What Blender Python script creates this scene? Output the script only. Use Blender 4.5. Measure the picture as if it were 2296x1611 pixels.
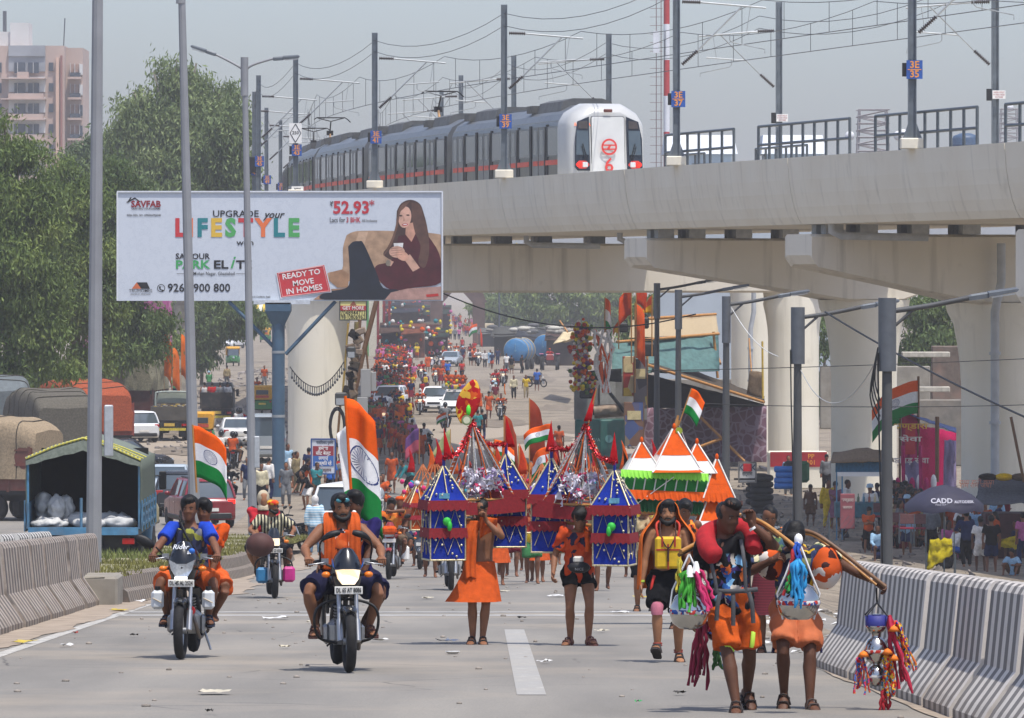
import bpy, math, random, numpy as np
from mathutils import Vector as V, Matrix as M, noise
R=math.radians; rnd=random.Random(7)
for o in list(bpy.data.objects): bpy.data.objects.remove(o)
SC=bpy.context.scene; COL=SC.collection
F=12755.; CZ=8.7; HX=1148.; HY=615.
# ---- camera: 200 mm lens on the flyover ramp, eye 1.7 m above it
cam=bpy.data.cameras.new('camera'); cam.lens=200; cam.sensor_width=36; cam.shift_y=-190.5/2296
cam.clip_start=1; cam.clip_end=6000
co=bpy.data.objects.new('camera',cam); COL.objects.link(co); co.location=(0,0,CZ); co.rotation_euler=(R(90),0,0); SC.camera=co
# ---- sky and sun
SUN_EL,SUN_AZ=R(71),R(146)      # azimuth from the view direction towards the right
W=bpy.data.worlds.new('World'); SC.world=W; W.use_nodes=True; nt=W.node_tree; nt.nodes.clear()
sk=nt.nodes.new('ShaderNodeTexSky'); sk.sky_type='NISHITA'; sk.sun_disc=False; sk.sun_elevation=SUN_EL; sk.sun_rotation=SUN_AZ
sk.altitude=0; sk.air_density=1.0; sk.dust_density=2.2; sk.ozone_density=1
hs=nt.nodes.new('ShaderNodeHueSaturation'); hs.inputs['Saturation'].default_value=.8
bg=nt.nodes.new('ShaderNodeBackground'); bg.inputs[1].default_value=.15
wo=nt.nodes.new('ShaderNodeOutputWorld')
nt.links.new(sk.outputs[0],hs.inputs['Color']); tn=nt.nodes.new('ShaderNodeMixRGB'); tn.blend_type='MULTIPLY'; tn.inputs[0].default_value=1; tn.inputs[2].default_value=(.9,.955,1.12,1); nt.links.new(hs.outputs[0],tn.inputs[1]); nt.links.new(tn.outputs[0],bg.inputs[0]); nt.links.new(bg.outputs[0],wo.inputs[0])
sl=bpy.data.lights.new('sun','SUN'); sl.energy=3.8; sl.angle=R(.5); sl.color=(1,.95,.88)
so=bpy.data.objects.new('sun',sl); COL.objects.link(so)
sd=V((math.sin(SUN_AZ)*math.cos(SUN_EL),math.cos(SUN_AZ)*math.cos(SUN_EL),math.sin(SUN_EL)))
so.rotation_euler=sd.to_track_quat('Z','Y').to_euler(); so.location=(20,0,60)
SC.view_settings.view_transform='Standard'; SC.view_settings.look='None'; SC.view_settings.exposure=.26; SC.view_settings.gamma=1
SC.cycles.use_denoising=True; SC.cycles.max_bounces=6; SC.cycles.diffuse_bounces=3; SC.cycles.glossy_bounces=3; SC.cycles.transparent_max_bounces=6
SC.cycles.volume_bounces=1; SC.cycles.caustics_reflective=False; SC.cycles.caustics_refractive=False
# ---- helpers
def P(px,py,Y): return V(((px-HX)/F*Y,Y,CZ-(py-HY)/F*Y))
def sstep(a,b,x):
    t=min(1,max(0,(x-a)/(b-a))); return t*t*(3-2*t)
def ramp(y):
    k=.35; u=(7-.03897*y)/k
    return k*math.log1p(math.exp(u)) if u<40 else u*k
def G(x,y):
    r=ramp(y); m=(1-sstep(4.3,10,x))*sstep(-34,-26,x)
    return r*m
def on(px,Y,dz=0):
    x=(px-HX)/F*Y; return V((x,Y,G(x,Y)+dz))
class MB:
    def __init__(s): s.v=[];s.f=[];s.m=[];s.s=[];s.T=None;s.mi=0
    def add(s,vs,fs,sm=False):
        n=len(s.v); T=s.T
        s.v+=[tuple(T@V(p)) for p in vs] if T else [tuple(p) for p in vs]
        s.f+=[tuple(i+n for i in f) for f in fs]; s.m+=[s.mi]*len(fs); s.s+=[sm]*len(fs); return s
    def box(s,c,d,rz=0,rot=None,ch=0):
        x,y,z=d[0]/2,d[1]/2,d[2]/2; c=V(c)
        Q=rot if rot is not None else (M.Rotation(rz,3,'Z') if rz else None)
        if ch:
            vs=[];ix={}
            for a in(-1,1):
                for b in(-1,1):
                    for e in(-1,1):
                        for k in range(3):
                            p=[a*x,b*y,e*z]
                            for q in range(3):
                                if q!=k: p[q]-=(a,b,e)[q]*ch
                            ix[a,b,e,k]=len(vs); vs.append(V(p))
            fs=[]
            for k in range(3):
                for g in(-1,1):
                    o=[(-1,-1),(1,-1),(1,1),(-1,1)]
                    f=[]
                    for (u,w) in o:
                        t=[0,0,0]; t[k]=g; t[(k+1)%3]=u; t[(k+2)%3]=w; f.append(ix[t[0],t[1],t[2],k])
                    fs.append(f if g>0 else f[::-1])
            for k in range(3):
                i,j=(k+1)%3,(k+2)%3
                for u in(-1,1):
                    for w in(-1,1):
                        t=[0,0,0]; t[i]=u;t[j]=w
                        A=t[:];A[k]=-1;B=t[:];B[k]=1
                        f=[ix[(*A,i)],ix[(*B,i)],ix[(*B,j)],ix[(*A,j)]]
                        fs.append(f if u*w<0 else f[::-1])
            for a in(-1,1):
                for b in(-1,1):
                    for e in(-1,1):
                        f=[ix[a,b,e,0],ix[a,b,e,1],ix[a,b,e,2]]; fs.append(f if a*b*e>0 else f[::-1])
        else:
            vs=[V((a*x,b*y,e*z)) for e in(-1,1) for b in(-1,1) for a in(-1,1)]
            fs=[(0,2,3,1),(4,5,7,6),(0,1,5,4),(2,6,7,3),(0,4,6,2),(1,3,7,5)]
        return s.add([(Q@p if Q else p)+c for p in vs],fs)
    def loft(s,rings,caps=True,sm=True,close=True):
        n=len(rings[0]); vs=[p for r in rings for p in r]; fs=[]
        for i in range(len(rings)-1):
            for j in range(n if close else n-1):
                k=(j+1)%n; fs.append((i*n+j,i*n+k,(i+1)*n+k,(i+1)*n+j))
        s.add(vs,fs,sm)
        if caps and close:
            s.add(rings[0],[tuple(range(n))[::-1]]); s.add(rings[-1],[tuple(range(n))])
        return s
    def tube(s,pts,r,n=8,caps=True,sm=True,fl=1,up=None):
        pts=[V(p) for p in pts]; L=len(pts); rs=r if isinstance(r,(list,tuple)) else [r]*L; rings=[]; u=None
        for i in range(L):
            t=(pts[min(i+1,L-1)]-pts[max(i-1,0)]); t=t.normalized() if t.length>1e-9 else V((0,0,1))
            if u is None:
                a=V(up) if up else (V((0,0,1)) if abs(t.z)<.9 else V((0,1,0)))
                u=(a-t*a.dot(t)).normalized()
            else:
                u=(u-t*u.dot(t)); u=u.normalized() if u.length>1e-6 else t.orthogonal().normalized()
            w=t.cross(u)
            rings.append([pts[i]+u*(math.cos(q)*rs[i]*fl)+w*(math.sin(q)*rs[i]) for q in [2*math.pi*k/n for k in range(n)]])
        return s.loft(rings,caps,sm)
    def ell(s,c,r,nu=10,nv=7,rot=None):
        c=V(c); r=(r,r,r) if not isinstance(r,(tuple,list)) else r; rings=[]
        for i in range(nv+1):
            a=-math.pi/2+math.pi*(i+.001)/(nv+.002); rr=max(math.cos(a),.02)
            ring=[V((r[0]*rr*math.cos(b),r[1]*rr*math.sin(b),r[2]*math.sin(a))) for b in [2*math.pi*k/nu for k in range(nu)]]
            rings.append([(rot@p if rot else p)+c for p in ring])
        return s.loft(rings)
    def lathe(s,prof,c=(0,0,0),n=14,rot=None,caps=True,sm=True):
        c=V(c); rings=[]
        for r,z in prof:
            ring=[V((max(r,1e-4)*math.cos(2*math.pi*k/n),max(r,1e-4)*math.sin(2*math.pi*k/n),z)) for k in range(n)]
            rings.append([(rot@p if rot else p)+c for p in ring])
        return s.loft(rings,caps,sm)
    def prism(s,poly,f0,f1,sm=False):
        a=[V(f0(*p)) for p in poly]; b=[V(f1(*p)) for p in poly]; n=len(poly)
        s.add(a+b,[tuple(range(n))[::-1],tuple(range(n,2*n))]+[(i,(i+1)%n,n+(i+1)%n,n+i) for i in range(n)],sm); return s
    def sheet(s,fn,nu,nv,sm=True,mf=None):
        vs=[fn(i/nu,j/nv) for j in range(nv+1) for i in range(nu+1)]; n=nu+1
        if mf:
            b=len(s.v); s.v+=[tuple(s.T@V(p)) if s.T else tuple(p) for p in vs]
            for j in range(nv):
                for i in range(nu):
                    s.f.append(tuple(b+q for q in (j*n+i,j*n+i+1,(j+1)*n+i+1,(j+1)*n+i))); s.m.append(mf((i+.5)/nu,(j+.5)/nv)); s.s.append(sm)
            return s
        return s.add(vs,[(j*n+i,j*n+i+1,(j+1)*n+i+1,(j+1)*n+i) for j in range(nv) for i in range(nu)],sm)
    def mesh(s,name,mats=None):
        me=bpy.data.meshes.new(name); me.from_pydata(s.v,[],s.f)
        me.polygons.foreach_set('material_index',s.m); me.polygons.foreach_set('use_smooth',s.s)
        for m in (mats if isinstance(mats,(list,tuple)) else [mats]): me.materials.append(m)
        me.update(); return me
    def build(s,name,mats,parent=None,loc=None,rz=0):
        return link(name,s.mesh(name,mats),parent,loc,rz)
def link(name,data,parent=None,loc=None,rz=0):
    o=bpy.data.objects.new(name,data); COL.objects.link(o)
    if parent: o.parent=parent
    if loc is not None: o.location=loc
    if rz: o.rotation_euler=(0,0,rz)
    return o
def tag(o,label,cat,group=None):
    o['label']=label; o['category']=cat
    if group: o['group']=group
    return o
def T(name,label,cat,loc=(0,0,0),rz=0,group=None):
    return tag(link(name,None,None,loc,rz),label,cat,group)
def struct(o,k='structure'): o['kind']=k; return o
def copyt(o,parent=None):
    c=o.copy(); COL.objects.link(c)
    if parent: c.parent=parent
    for ch in list(o.children): copyt(ch,c)
    return c
# ---- materials
_mc={}
def lin(c):
    if isinstance(c,str):
        c=c.lstrip('#'); c=[int(c[i:i+2],16)/255 for i in(0,2,4)]
        return tuple(x/12.92 if x<=.04045 else ((x+.055)/1.055)**2.4 for x in c)
    return tuple(c)
class NT:
    def __init__(s,name):
        s.m=bpy.data.materials.new(name); s.m.use_nodes=True; s.t=s.m.node_tree; s.b=s.t.nodes['Principled BSDF']
    def n(s,ty,**k):
        n=s.t.nodes.new('ShaderNode'+ty)
        for a,b in k.items():
            if a[0]=='_':
                q=a[1:]; n.inputs[int(q) if q.isdigit() else q].default_value=b
            else: setattr(n,a,b)
        return n
    def l(s,a,b): s.t.links.new(a,b)
    def co(s,k='Object'): return s.n('TexCoord').outputs[k]
    def noise(s,sc,det=4,v=None,rough=.55):
        n=s.n('TexNoise',_Scale=sc,_Detail=det,_Roughness=rough); s.l(v or s.co(),n.inputs['Vector']); return n.outputs['Fac']
    def ramp(s,f,*st):
        r=s.n('ValToRGB'); s.l(f,r.inputs[0]); e=r.color_ramp.elements
        while len(e)<len(st): e.new(.5)
        for q,(p,c) in zip(e,st): q.position=p; q.color=(*lin(c),1) if not isinstance(c,(int,float)) else (c,c,c,1)
        return r.outputs[0]
    def mix(s,f,a,b,mode='MIX'):
        m=s.n('MixRGB',blend_type=mode)
        for i,q in enumerate((f,a,b)):
            if hasattr(q,'links'): s.l(q,m.inputs[i])
            elif i==0: m.inputs[0].default_value=q
            else: m.inputs[i].default_value=(*lin(q),1)
        return m.outputs[0]
    def bump(s,h,st=.3,d=.02):
        b=s.n('Bump',_Strength=st,_Distance=d); s.l(h,b.inputs['Height']); s.l(b.outputs[0],s.b.inputs['Normal'])
    def set(s,col=None,rough=None,metal=None,spec=None):
        if col is not None:
            if hasattr(col,'links'): s.l(col,s.b.inputs['Base Color'])
            else: s.b.inputs['Base Color'].default_value=(*lin(col),1)
        if rough is not None: s.b.inputs['Roughness'].default_value=rough
        if metal is not None: s.b.inputs['Metallic'].default_value=metal
        if spec is not None: s.b.inputs['Specular IOR Level'].default_value=spec
        return s.m
def mat(c,rough=.7,metal=0,var=.18,sc=6,bump=0,bs=40,spec=.4,em=None,es=1,dirt=0,dc='#6b6152',name=None):
    k=(str(c),rough,metal,var,sc,bump,bs,spec,str(em),es,dirt,dc)
    if k in _mc: return _mc[k]
    t=NT(name or 'paint'); c=lin(c)
    col=None
    if var:
        f=t.noise(sc,5); d=tuple(x*(1-var) for x in c); e=tuple(min(1,x*(1+var)) for x in c)
        col=t.ramp(f,(.3,d),(.7,e))
    if dirt:
        col=t.mix(t.ramp(t.noise(sc*.6+.7,6),(.45,0.),(.75,dirt)),col if col else c,dc)
    t.set(col if col else c,rough,metal,spec)
    if bump: t.bump(t.noise(bs,4),bump,.01)
    if em: t.b.inputs['Emission Color'].default_value=(*lin(em),1); t.b.inputs['Emission Strength'].default_value=es
    _mc[k]=t.m; return t.m
def cloth(c,var=.22): return mat(c,.92,0,var,14,.4,70,.06,name='cloth')
def text(s,size,loc,m,parent=None,rx=90,rz=0,bold=0,ext=.002,al='CENTER',name='lettering',sx=1,ry=0,shear=0):
    cu=bpy.data.curves.new('t','FONT'); cu.body=s; cu.size=size; cu.align_x=al; cu.align_y='CENTER'; cu.offset=bold*size; cu.extrude=ext; cu.resolution_u=2; cu.shear=shear
    o=bpy.data.objects.new('t',cu); TS.collection.objects.link(o); TS.view_layers[0].update()
    me=bpy.data.meshes.new_from_object(o.evaluated_get(TS.view_layers[0].depsgraph)); bpy.data.objects.remove(o)
    me.materials.clear(); me.materials.append(m); me.name=name
    ob=link(name,me,parent,loc); ob.rotation_euler=(R(rx),R(ry),R(rz)); ob.scale=(sx,1,1); return ob
TS=bpy.data.scenes.new('workbench')
def evalmods(me,mods):
    o=bpy.data.objects.new('t',me); TS.collection.objects.link(o)
    for ty,kw in mods:
        m=o.modifiers.new('m',ty)
        for a,b in kw.items(): setattr(m,a,b)
    TS.view_layers[0].update()
    r=bpy.data.meshes.new_from_object(o.evaluated_get(TS.view_layers[0].depsgraph)); bpy.data.objects.remove(o); return r
def crom(pts,n=8):
    pts=[V(p) for p in pts]; o=[]
    for i in range(len(pts)-1):
        a,b,c,d=pts[max(i-1,0)],pts[i],pts[i+1],pts[min(i+2,len(pts)-1)]
        for k in range(n):
            t=k/n; o.append(.5*((2*b)+(c-a)*t+(2*a-5*b+4*c-d)*t*t+(3*b-a-3*c+d)*t**3))
    o.append(pts[-1]); return o
STEEL=mat('#5d6468',.45,.6,.15); GALV=mat('#a3a7a8',.5,.5,.1,3,dirt=.25); DARK=mat('#1b1c1e',.5,0,.2); BLACK=mat('#0b0b0c',.55,0,.1)
RUB=mat('#17171a',.85,0,.25,8); CHROME=mat('#c8c8c8',.2,1,.05); WHITE=mat('#e8e6e1',.6,0,.05); GLASS=mat('#1a2226',.08,0,0,spec=.8); RED=mat('#b5161b',.5); ALU=mat('#9b9d9f',.35,.8,.1)
# ================= ground, roads, kerbs, barriers
def strip(name,xf0,xf1,ys,m,dz,nx=1):
    b=MB()
    def fn(u,v):
        i=v*(len(ys)-1); y=ys[round(i)]; x=xf0(y)+(xf1(y)-xf0(y))*u; return (x,y,G(x,y)+dz)
    b.sheet(fn,nx,len(ys)-1,sm=True); return struct(b.build(name,m))
def dirtmat():
    t=NT('dirt'); co=t.co(); a=t.noise(.12,6,co); b=t.noise(1.1,8,co,.7); c=t.noise(9,6,co)
    col=t.ramp(a,(.3,'#6a6156'),(.5,'#8d8272'),(.72,'#5f584e'))
    col=t.mix(t.ramp(b,(.48,0.),(.62,.75)),col,'#5d554b'); col=t.mix(t.ramp(c,(.56,0.),(.66,.5)),col,'#aca393')
    t.bump(b,.3,.03); return t.set(col,.95,0,.15)
DIRT=dirtmat()
xs=[-400,-120,-60,-40,-34]+[-34+i*2 for i in range(1,28)]+[22,26,32,40,60,120,400]
ys=[-30,0]+list(range(10,240,5))+list(range(240,420,12))+[450,500,600,800,1000,1400,2200,4000]
b=MB(); b.sheet(lambda u,v:(xs[round(u*(len(xs)-1))],ys[round(v*(len(ys)-1))],G(xs[round(u*(len(xs)-1))],ys[round(v*(len(ys)-1))])),len(xs)-1,len(ys)-1)
struct(b.build('ground',DIRT))
def roadmat(dust):
    t=NT('asphalt'); co=t.co(); mp=t.n('Mapping'); t.l(co,mp.inputs[0]); mp.inputs['Scale'].default_value=(1,.12,1); st=mp.outputs[0]
    a=t.noise(.8,6,st); b=t.noise(60,4,co,.7); c=t.noise(.35,7,co)
    col=t.ramp(a,(.28,'#76726a'),(.5,'#868178'),(.75,'#969085'))
    col=t.mix(t.ramp(b,(.38,.55),(.62,0.)),col,'#5f5e5c')
    col=t.mix(t.ramp(c,(.5,0.),(.72,.55)),col,'#9b9080')
    # cracks: thin dark lines of a distorted voronoi
    vo=t.n('TexVoronoi',feature='DISTANCE_TO_EDGE',_Scale=.33)
    nz=t.n('TexNoise',_Scale=1.3,_Detail=5); t.l(co,nz.inputs['Vector']); mx=t.mix(.12,co,nz.outputs['Color'],'ADD'); t.l(mx,vo.inputs['Vector'])
    cr=t.ramp(vo.outputs['Distance'],(.0,.9),(.008,0.)); gate=t.ramp(t.noise(.22,3,co),(.5,0.),(.6,1.))
    col=t.mix(t.mix(1,cr,gate,'MULTIPLY'),col,'#4a4846')
    if dust:
        sp=t.n('SeparateXYZ'); t.l(co,sp.inputs[0]); mr=t.n('MapRange',_1=150,_2=300); t.l(sp.outputs[1],mr.inputs[0])
        k=t.mix(.5,mr.outputs[0],t.noise(.5,5,st)); k=t.ramp(k,(.45,0.),(.7,1.)); col=t.mix(k,col,'#978b7b')
    t.bump(b,.25,.01); return t.set(col,.85,0,.25)
ROAD=roadmat(1)
yr=list(range(8,330,4))
strip('road',lambda y:-5.75,lambda y:4.0 if y<60 else 4.0+(min(y,90)-60)*.05+(min(max(y,90),300)-90)*.02,yr,ROAD,.004,4)
strip('road',lambda y:-25,lambda y:-9.6,list(range(40,330,5)),ROAD,.004,6)
struct(bpy.data.objects['road']); 
strip('far_road',lambda y:-12-(y-330)*.03,lambda y:11+(y-330)*.02,list(range(330,1500,30)),DIRT,.012,4)
PAINT=None
def paintmat(wear,c='#c9c6bd'):
    t=NT('road_paint'); co=t.co(); n=t.noise(7,6,co,.7); m=t.noise(1.2,5,co)
    col=t.mix(t.ramp(n,(.5-wear*.25,.0),(.62-wear*.15,.9)),c,'#8d8b86'); col=t.mix(t.ramp(m,(.4,0.),(.8,.5)),col,'#a59c8c'); return t.set(col,.8)
E1=crom([(-5.35,50,0),(-5.5,65,0),(-5.45,80,0),(-5.5,95,0),(-5.3,110,0)],10)
def ribbon(name,pts,w,m,dz=.008):
    b=MB(); L=len(pts)
    b.sheet(lambda u,v:(pts[round(v*(L-1))][0]+(u-.5)*w,pts[round(v*(L-1))][1],G(pts[round(v*(L-1))][0],pts[round(v*(L-1))][1])+dz),2,L-1)
    return struct(b.build(name,m))
def gp(px,py):  # pixel on the ramp plane
    Y=1.7*F/(py-1112); return ((px-HX)/F*Y,Y,0)
line=lambda a,b,n=20:[(a[0]+(b[0]-a[0])*i/n,a[1]+(b[1]-a[1])*i/n,0) for i in range(n+1)]
a,b_=gp(345,1352),gp(-80,1497); ribbon('edge_line',line(a,b_,30),.16,paintmat(.5))
a,b_=gp(1815,1486),gp(2300,1680); ribbon('edge_line',line(a,b_,30),.16,paintmat(.4))
a,b_=gp(1153,1413),gp(1192,1560); ribbon('centre_line',line(a,b_,30),.25,paintmat(1.15))
# a concrete expansion joint crosses the ramp
y0=gp(0,1381)[1]; b=MB()
for dy,w in((0,.25),(2.2,.18)):
    b.sheet(lambda u,v:(-5.6+9.7*u,y0+dy+(v-.5)*w*3,G(0,y0+dy+(v-.5)*w*3)+.008),8,2)
struct(b.build('expansion_joint',mat('#a5a39e',.8,0,.2,4)))
# sandy drift along both road edges
SAND=mat('#96897a',.95,0,.25,3,.3,30,.1,name='sand')
def drift(x0f,x1f,y0,y1,rag=.35):
    b=MB(); n=int((y1-y0)/.6)
    def fn(u,v):
        y=y0+(y1-y0)*v; a,c=x0f(y),x1f(y); k=noise.noise(V((3,y*.35,0)))*.7+noise.noise(V((7,y*1.7,0)))*.3
        k2=noise.noise(V((13,y*.3,0)))*.7+noise.noise(V((27,y*1.9,0)))*.3; x=(a+k*rag)*(1-u)+(c+k2*rag)*u; return (x,y,G(x,y)+.013)
    b.sheet(fn,3,n); struct(b.build('sand_drift',SAND))
drift(lambda y:-6.4,lambda y:-5.65,58,96,.25); drift(lambda y:-6.2,lambda y:-5.0+.3*math.sin(y*.2),92,160,.5)
drift(lambda y:3.3-(y-40)*.02,lambda y:3.9,36,57.5,.08)
# jersey barriers: precast blocks
def stripemat(dirt,wht,gry,per,n0='barrier_paint'):
    t=NT(n0); co=t.co(); sp=t.n('SeparateXYZ'); t.l(co,sp.inputs[0])
    oi=t.n('ObjectInfo'); sc_=t.n('Math',operation='MULTIPLY'); t.l(oi.outputs['Random'],sc_.inputs[0]); sc_.inputs[1].default_value=53; va=t.n('VectorMath',operation='ADD'); t.l(co,va.inputs[0]); t.l(sc_.outputs[0],va.inputs[1]); co0=co; co=va.outputs[0]
    nz=t.noise(3,3,co); ad=t.n('MathNode' if 0 else 'Math',operation='MULTIPLY_ADD'); t.l(nz,ad.inputs[0]); ad.inputs[1].default_value=.03; t.l(sp.outputs[1],ad.inputs[2])
    dv=t.n('Math',operation='DIVIDE'); t.l(ad.outputs[0],dv.inputs[0]); dv.inputs[1].default_value=per
    fr=t.n('Math',operation='FRACT'); t.l(dv.outputs[0],fr.inputs[0])
    k=t.ramp(fr.outputs[0],(.0,0.),(.485,0.),(.5,1.),(.985,1.),(1,0.))
    col=t.mix(k,gry,wht); col=t.mix(t.ramp(t.noise(5,7,co,.7),(.62-dirt*.25,0.),(.85-dirt*.2,min(.7,dirt))),col,'#7c6c5d')
    mr=t.n('MapRange',_1=.0,_2=.45); t.l(sp.outputs[2],mr.inputs[0])
    lo=t.mix(.5,mr.outputs[0],t.noise(4,5,co)); col=t.mix(t.ramp(lo,(.2,.55),(.5,0.)),col,'#6d6152')
    t.bump(t.noise(30,4,co),.2,.01); return t.set(col,.8,0,.2)
PROF=[(0,0),(0,.08),(.05,.16),(.24,.42),(.30,.98),(.33,1.03),(.36,1.05)]
def block(L,m):
    b=MB(); full=PROF+[(.84-x,z) for x,z in PROF[::-1]]; ring=lambda y:[V((x,y,z)) for x,z in full]
    b.loft([ring(-L/2+.006),ring(-L/2+.012),ring(L/2-.012),ring(L/2-.006)],sm=False); return b.mesh('concrete_barrier',m)
def barrier_row(pts,L,m,side,label,grp,hs=1):
    me=block(L,m)
    for i in range(len(pts)-1):
        (x0,y0),(x1,y1)=pts[i],pts[i+1]; yc=(y0+y1)/2; xc=(x0+x1)/2
        o=link('concrete_barrier',me,None,(xc+rnd.uniform(-.018,.018),yc,0)); a=math.atan2(x0-x1,y1-y0)+rnd.uniform(-.006,.006); dz=(G(0,y1)-G(0,y0))/(y1-y0)
        o.rotation_euler=(math.atan(dz),0,a+(math.pi if side<0 else 0)); 
        if side<0: o.rotation_euler=(-math.atan(dz),0,a+math.pi)
        o.location.z=G(0,yc); o.scale=(1,1,hs); tag(o,label,'barrier',grp)
SR=stripemat(.35,'#c9c2b9','#75716d',.42); SL=stripemat(.8,'#a89d92','#55524f',.44)
def fit(pts,L):
    out=[pts[0]]; d=0
    P_=crom([(x,y,0) for x,y in pts],30); last=P_[0]
    for p in P_[1:]:
        if (p-last).length>=L: out.append((p.x,p.y)); last=p
    return out
barrier_row(fit([(3.62,32),(3.48,39),(3.25,47),(2.97,57)],2.1),2.08,SR,1,'grey and white striped concrete barrier block along the dropped side of the ramp','barrier blocks beside the walkers')
barrier_row(fit([(-6.15,56),(-6.18,66),(-6.3,80),(-6.45,93.2)],2.2),2.18,SL,-1,'weathered striped concrete barrier block along the median of the ramp','weathered barrier blocks on the median',1.04)
barrier_row(fit([(-8.9,70),(-8.95,80),(-8.9,104)],2.2),2.18,stripemat(.3,'#c9c6c0','#4d4b49',.5),1,'striped concrete barrier block behind the weathered row, only its top showing','rear row of median barrier blocks',1.0)
# median: kerb stones, grass
KM=stripemat(1,'#8f877c','#55524e',.36)
def kerb(pts,sgn,label):
    t=T('median_kerb',label,'kerb')
    for i in range(len(pts)-1):
        b=MB(); (x0,y0),(x1,y1)=pts[i],pts[i+1]
        for x,w,z0,z1 in((0,.22,0,.22),(.14,.25,.2,.46)):
            vs=[]
            for (xx,yy) in((x0,y0+.01),(x1,y1-.01)):
                for dx,z in((0,z0),(.05,z1-.04) if 1 else 0,(.1,z1),(w,z1),(w,z0)): vs.append((xx-sgn*(x+dx),yy,G(0,yy)+z))
            b.add(vs,[(0,1,2,3,4)[::-1],(5,6,7,8,9)]+[(k,(k+1)%5,5+(k+1)%5,5+k) for k in range(5)])
        b.build('kerb_stone',KM,t)
kx=lambda y:-5.62-.35*sstep(118,88,y)-.08*math.sin(y*.3)
kerb([(kx(y),y) for y in np.arange(90,150,1.5)],1,'two stepped striped kerb along the carriageway side of the grass median')
kerb([(-9.55,y) for y in range(100,172,3)],-1,'low kerb on the far side of the grass median beside the trucks')
b=MB(); yy=list(range(88,170,2)); b.sheet(lambda u,v:((-6.0-.3*sstep(118,88,yy[round(v*40)]))*(1-u)-9.4*u,yy[round(v*40)],G(0,yy[round(v*40)])+.44+.06*math.sin(u*3.1)*math.sin(yy[round(v*40)]*.7)),6,40)
struct(b.build('median',mat('#8a8368',.95,0,.3,2,.5,9,dirt=.6,dc='#6c7045')))
def grass(name,n,xf,yf,h,m,label=None):
    b=MB(); r=random.Random(3); vs=[];fs=[]
    for i in range(n):
        y=yf(r); x=xf(r,y); z=G(x if x>-25 else 0,y)+.42; 
        if noise.noise(V((x*.7,y*.4,0)))<-.12: continue
        hh=h*r.uniform(.4,1.2); a=r.uniform(0,6.28); w=.012+hh*.06; dx,dy=math.cos(a)*w,math.sin(a)*w; lx,ly=r.uniform(-.5,.5)*hh,r.uniform(-.5,.5)*hh
        k=len(vs); vs+=[(x-dx,y-dy,z),(x+dx,y+dy,z),(x+lx,y+ly,z+hh)]; fs.append((k,k+1,k+2))
    b.add(vs,fs); o=b.build(name,m); o['kind']='stuff'; return o
GR=mat('#74723f',.9,0,.4,1.3,spec=.2)
grass('median_grass',30000,lambda r,y:r.uniform(-9.3,-5.8-.35*sstep(118,88,y)),lambda r:r.uniform(90,168),.10,GR)
grass('median_grass',1000,lambda r,y:r.uniform(-8.6,-6.6),lambda r:r.uniform(108,124),.2,mat('#6a7340',.9,0,.35,1.3,spec=.2))
b=MB(); b.box((-7.75,88.6,G(0,88)+.2),(3.3,1.2,.5),ch=.04); struct(b.build('median_nose',mat('#8a8478',.9,0,.25,2,.4,9)))
MUD=mat('#756b5e',.9,0,.35,1.1,.5,5,.2,name='mud')
def mudpatch(px,py,w,d,sd,m=MUD):
    y0=8.7*F/(py-HY); x0=(px-HX)/F*y0; b=MB(); n=40
    pts=[V((x0+w*math.cos(a)*(1+.55*noise.noise(V((math.cos(a)*1.6+sd,math.sin(a)*1.6,0)))),y0+d*math.sin(a)*(1+.5*noise.noise(V((math.cos(a)*2.1,math.sin(a)*2.1+sd,4)))),0)) for a in [2*math.pi*k/n for k in range(n)]]
    b.add([V((p.x,p.y,G(p.x,p.y)+.016+sd*.0011)) for p in pts],[tuple(range(n))]); struct(b.build('mud_patch',m))
for k,q in enumerate(((1430,905,2.6,26),(1380,940,2.4,16),(1460,870,2.4,22),(1330,885,1.6,14),(1290,960,2.2,12),(1250,915,1.0,9),(1440,950,2.0,9),(1200,850,1.4,22),(1350,835,2.0,24),(1120,950,1.6,10),(1090,860,1.0,16),(1190,985,2.2,7),(420,1010,1.6,8),(470,930,1.4,14),(360,975,1.2,10),(520,870,1.5,20))): mudpatch(*q,k)
# ================= elevated metro line
CONC=None
def concmat(c0,c1,st=.35,streak=.5):
    t=NT('concrete'); co=t.co(); mp=t.n('Mapping'); t.l(co,mp.inputs[0]); mp.inputs['Scale'].default_value=(1.6,1.6,.12)
    col=t.ramp(t.noise(.5,6,co),(.3,c0),(.7,c1)); col=t.mix(t.ramp(t.noise(1.5,6,mp.outputs[0]),(.55,0.),(.8,streak)),col,'#8d8676')
    col=t.mix(t.ramp(t.noise(.9,7,co,.7),(.6,0.),(.75,st)),col,'#a79f8c'); t.bump(t.noise(25,5,co),.12,.01); return t.set(col,.8,0,.25)
CONC=concmat('#dcd3bf','#e3dcca',.4,.4); PIERM=concmat('#e2dac4','#e9e2d0',.3,.35); CAPM=concmat('#d8d0be','#e0d8c8',.4,.6)
NPT=[(32,96),(25.5,122.7),(18.97,149.7),(12.43,176.7),(5.89,203.7),(-.32,230.2),(-6.2,257),(-10.8,284),(-13.9,312),(-15.4,340),(-16.1,373),(-16.4,403),(-16,440),(-14.5,480)]
NE=crom([(x,y,0) for x,y in NPT],24)
def edge(y,o=0):
    i=min(range(len(NE)-1),key=lambda k:abs(NE[k].y-y)); a,b=NE[max(i-1,0)],NE[min(i+1,len(NE)-1)]; d=(b-a).normalized()
    p=NE[i]+ (d*((y-NE[i].y)/d.y) if abs(d.y)>.1 else V()); n=V((d.y,-d.x,0)); return p+n*o,d,n
RAIL=CZ+3.0; PT=CZ+3.88; GB=CZ+1.66; GW=10.7
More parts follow.
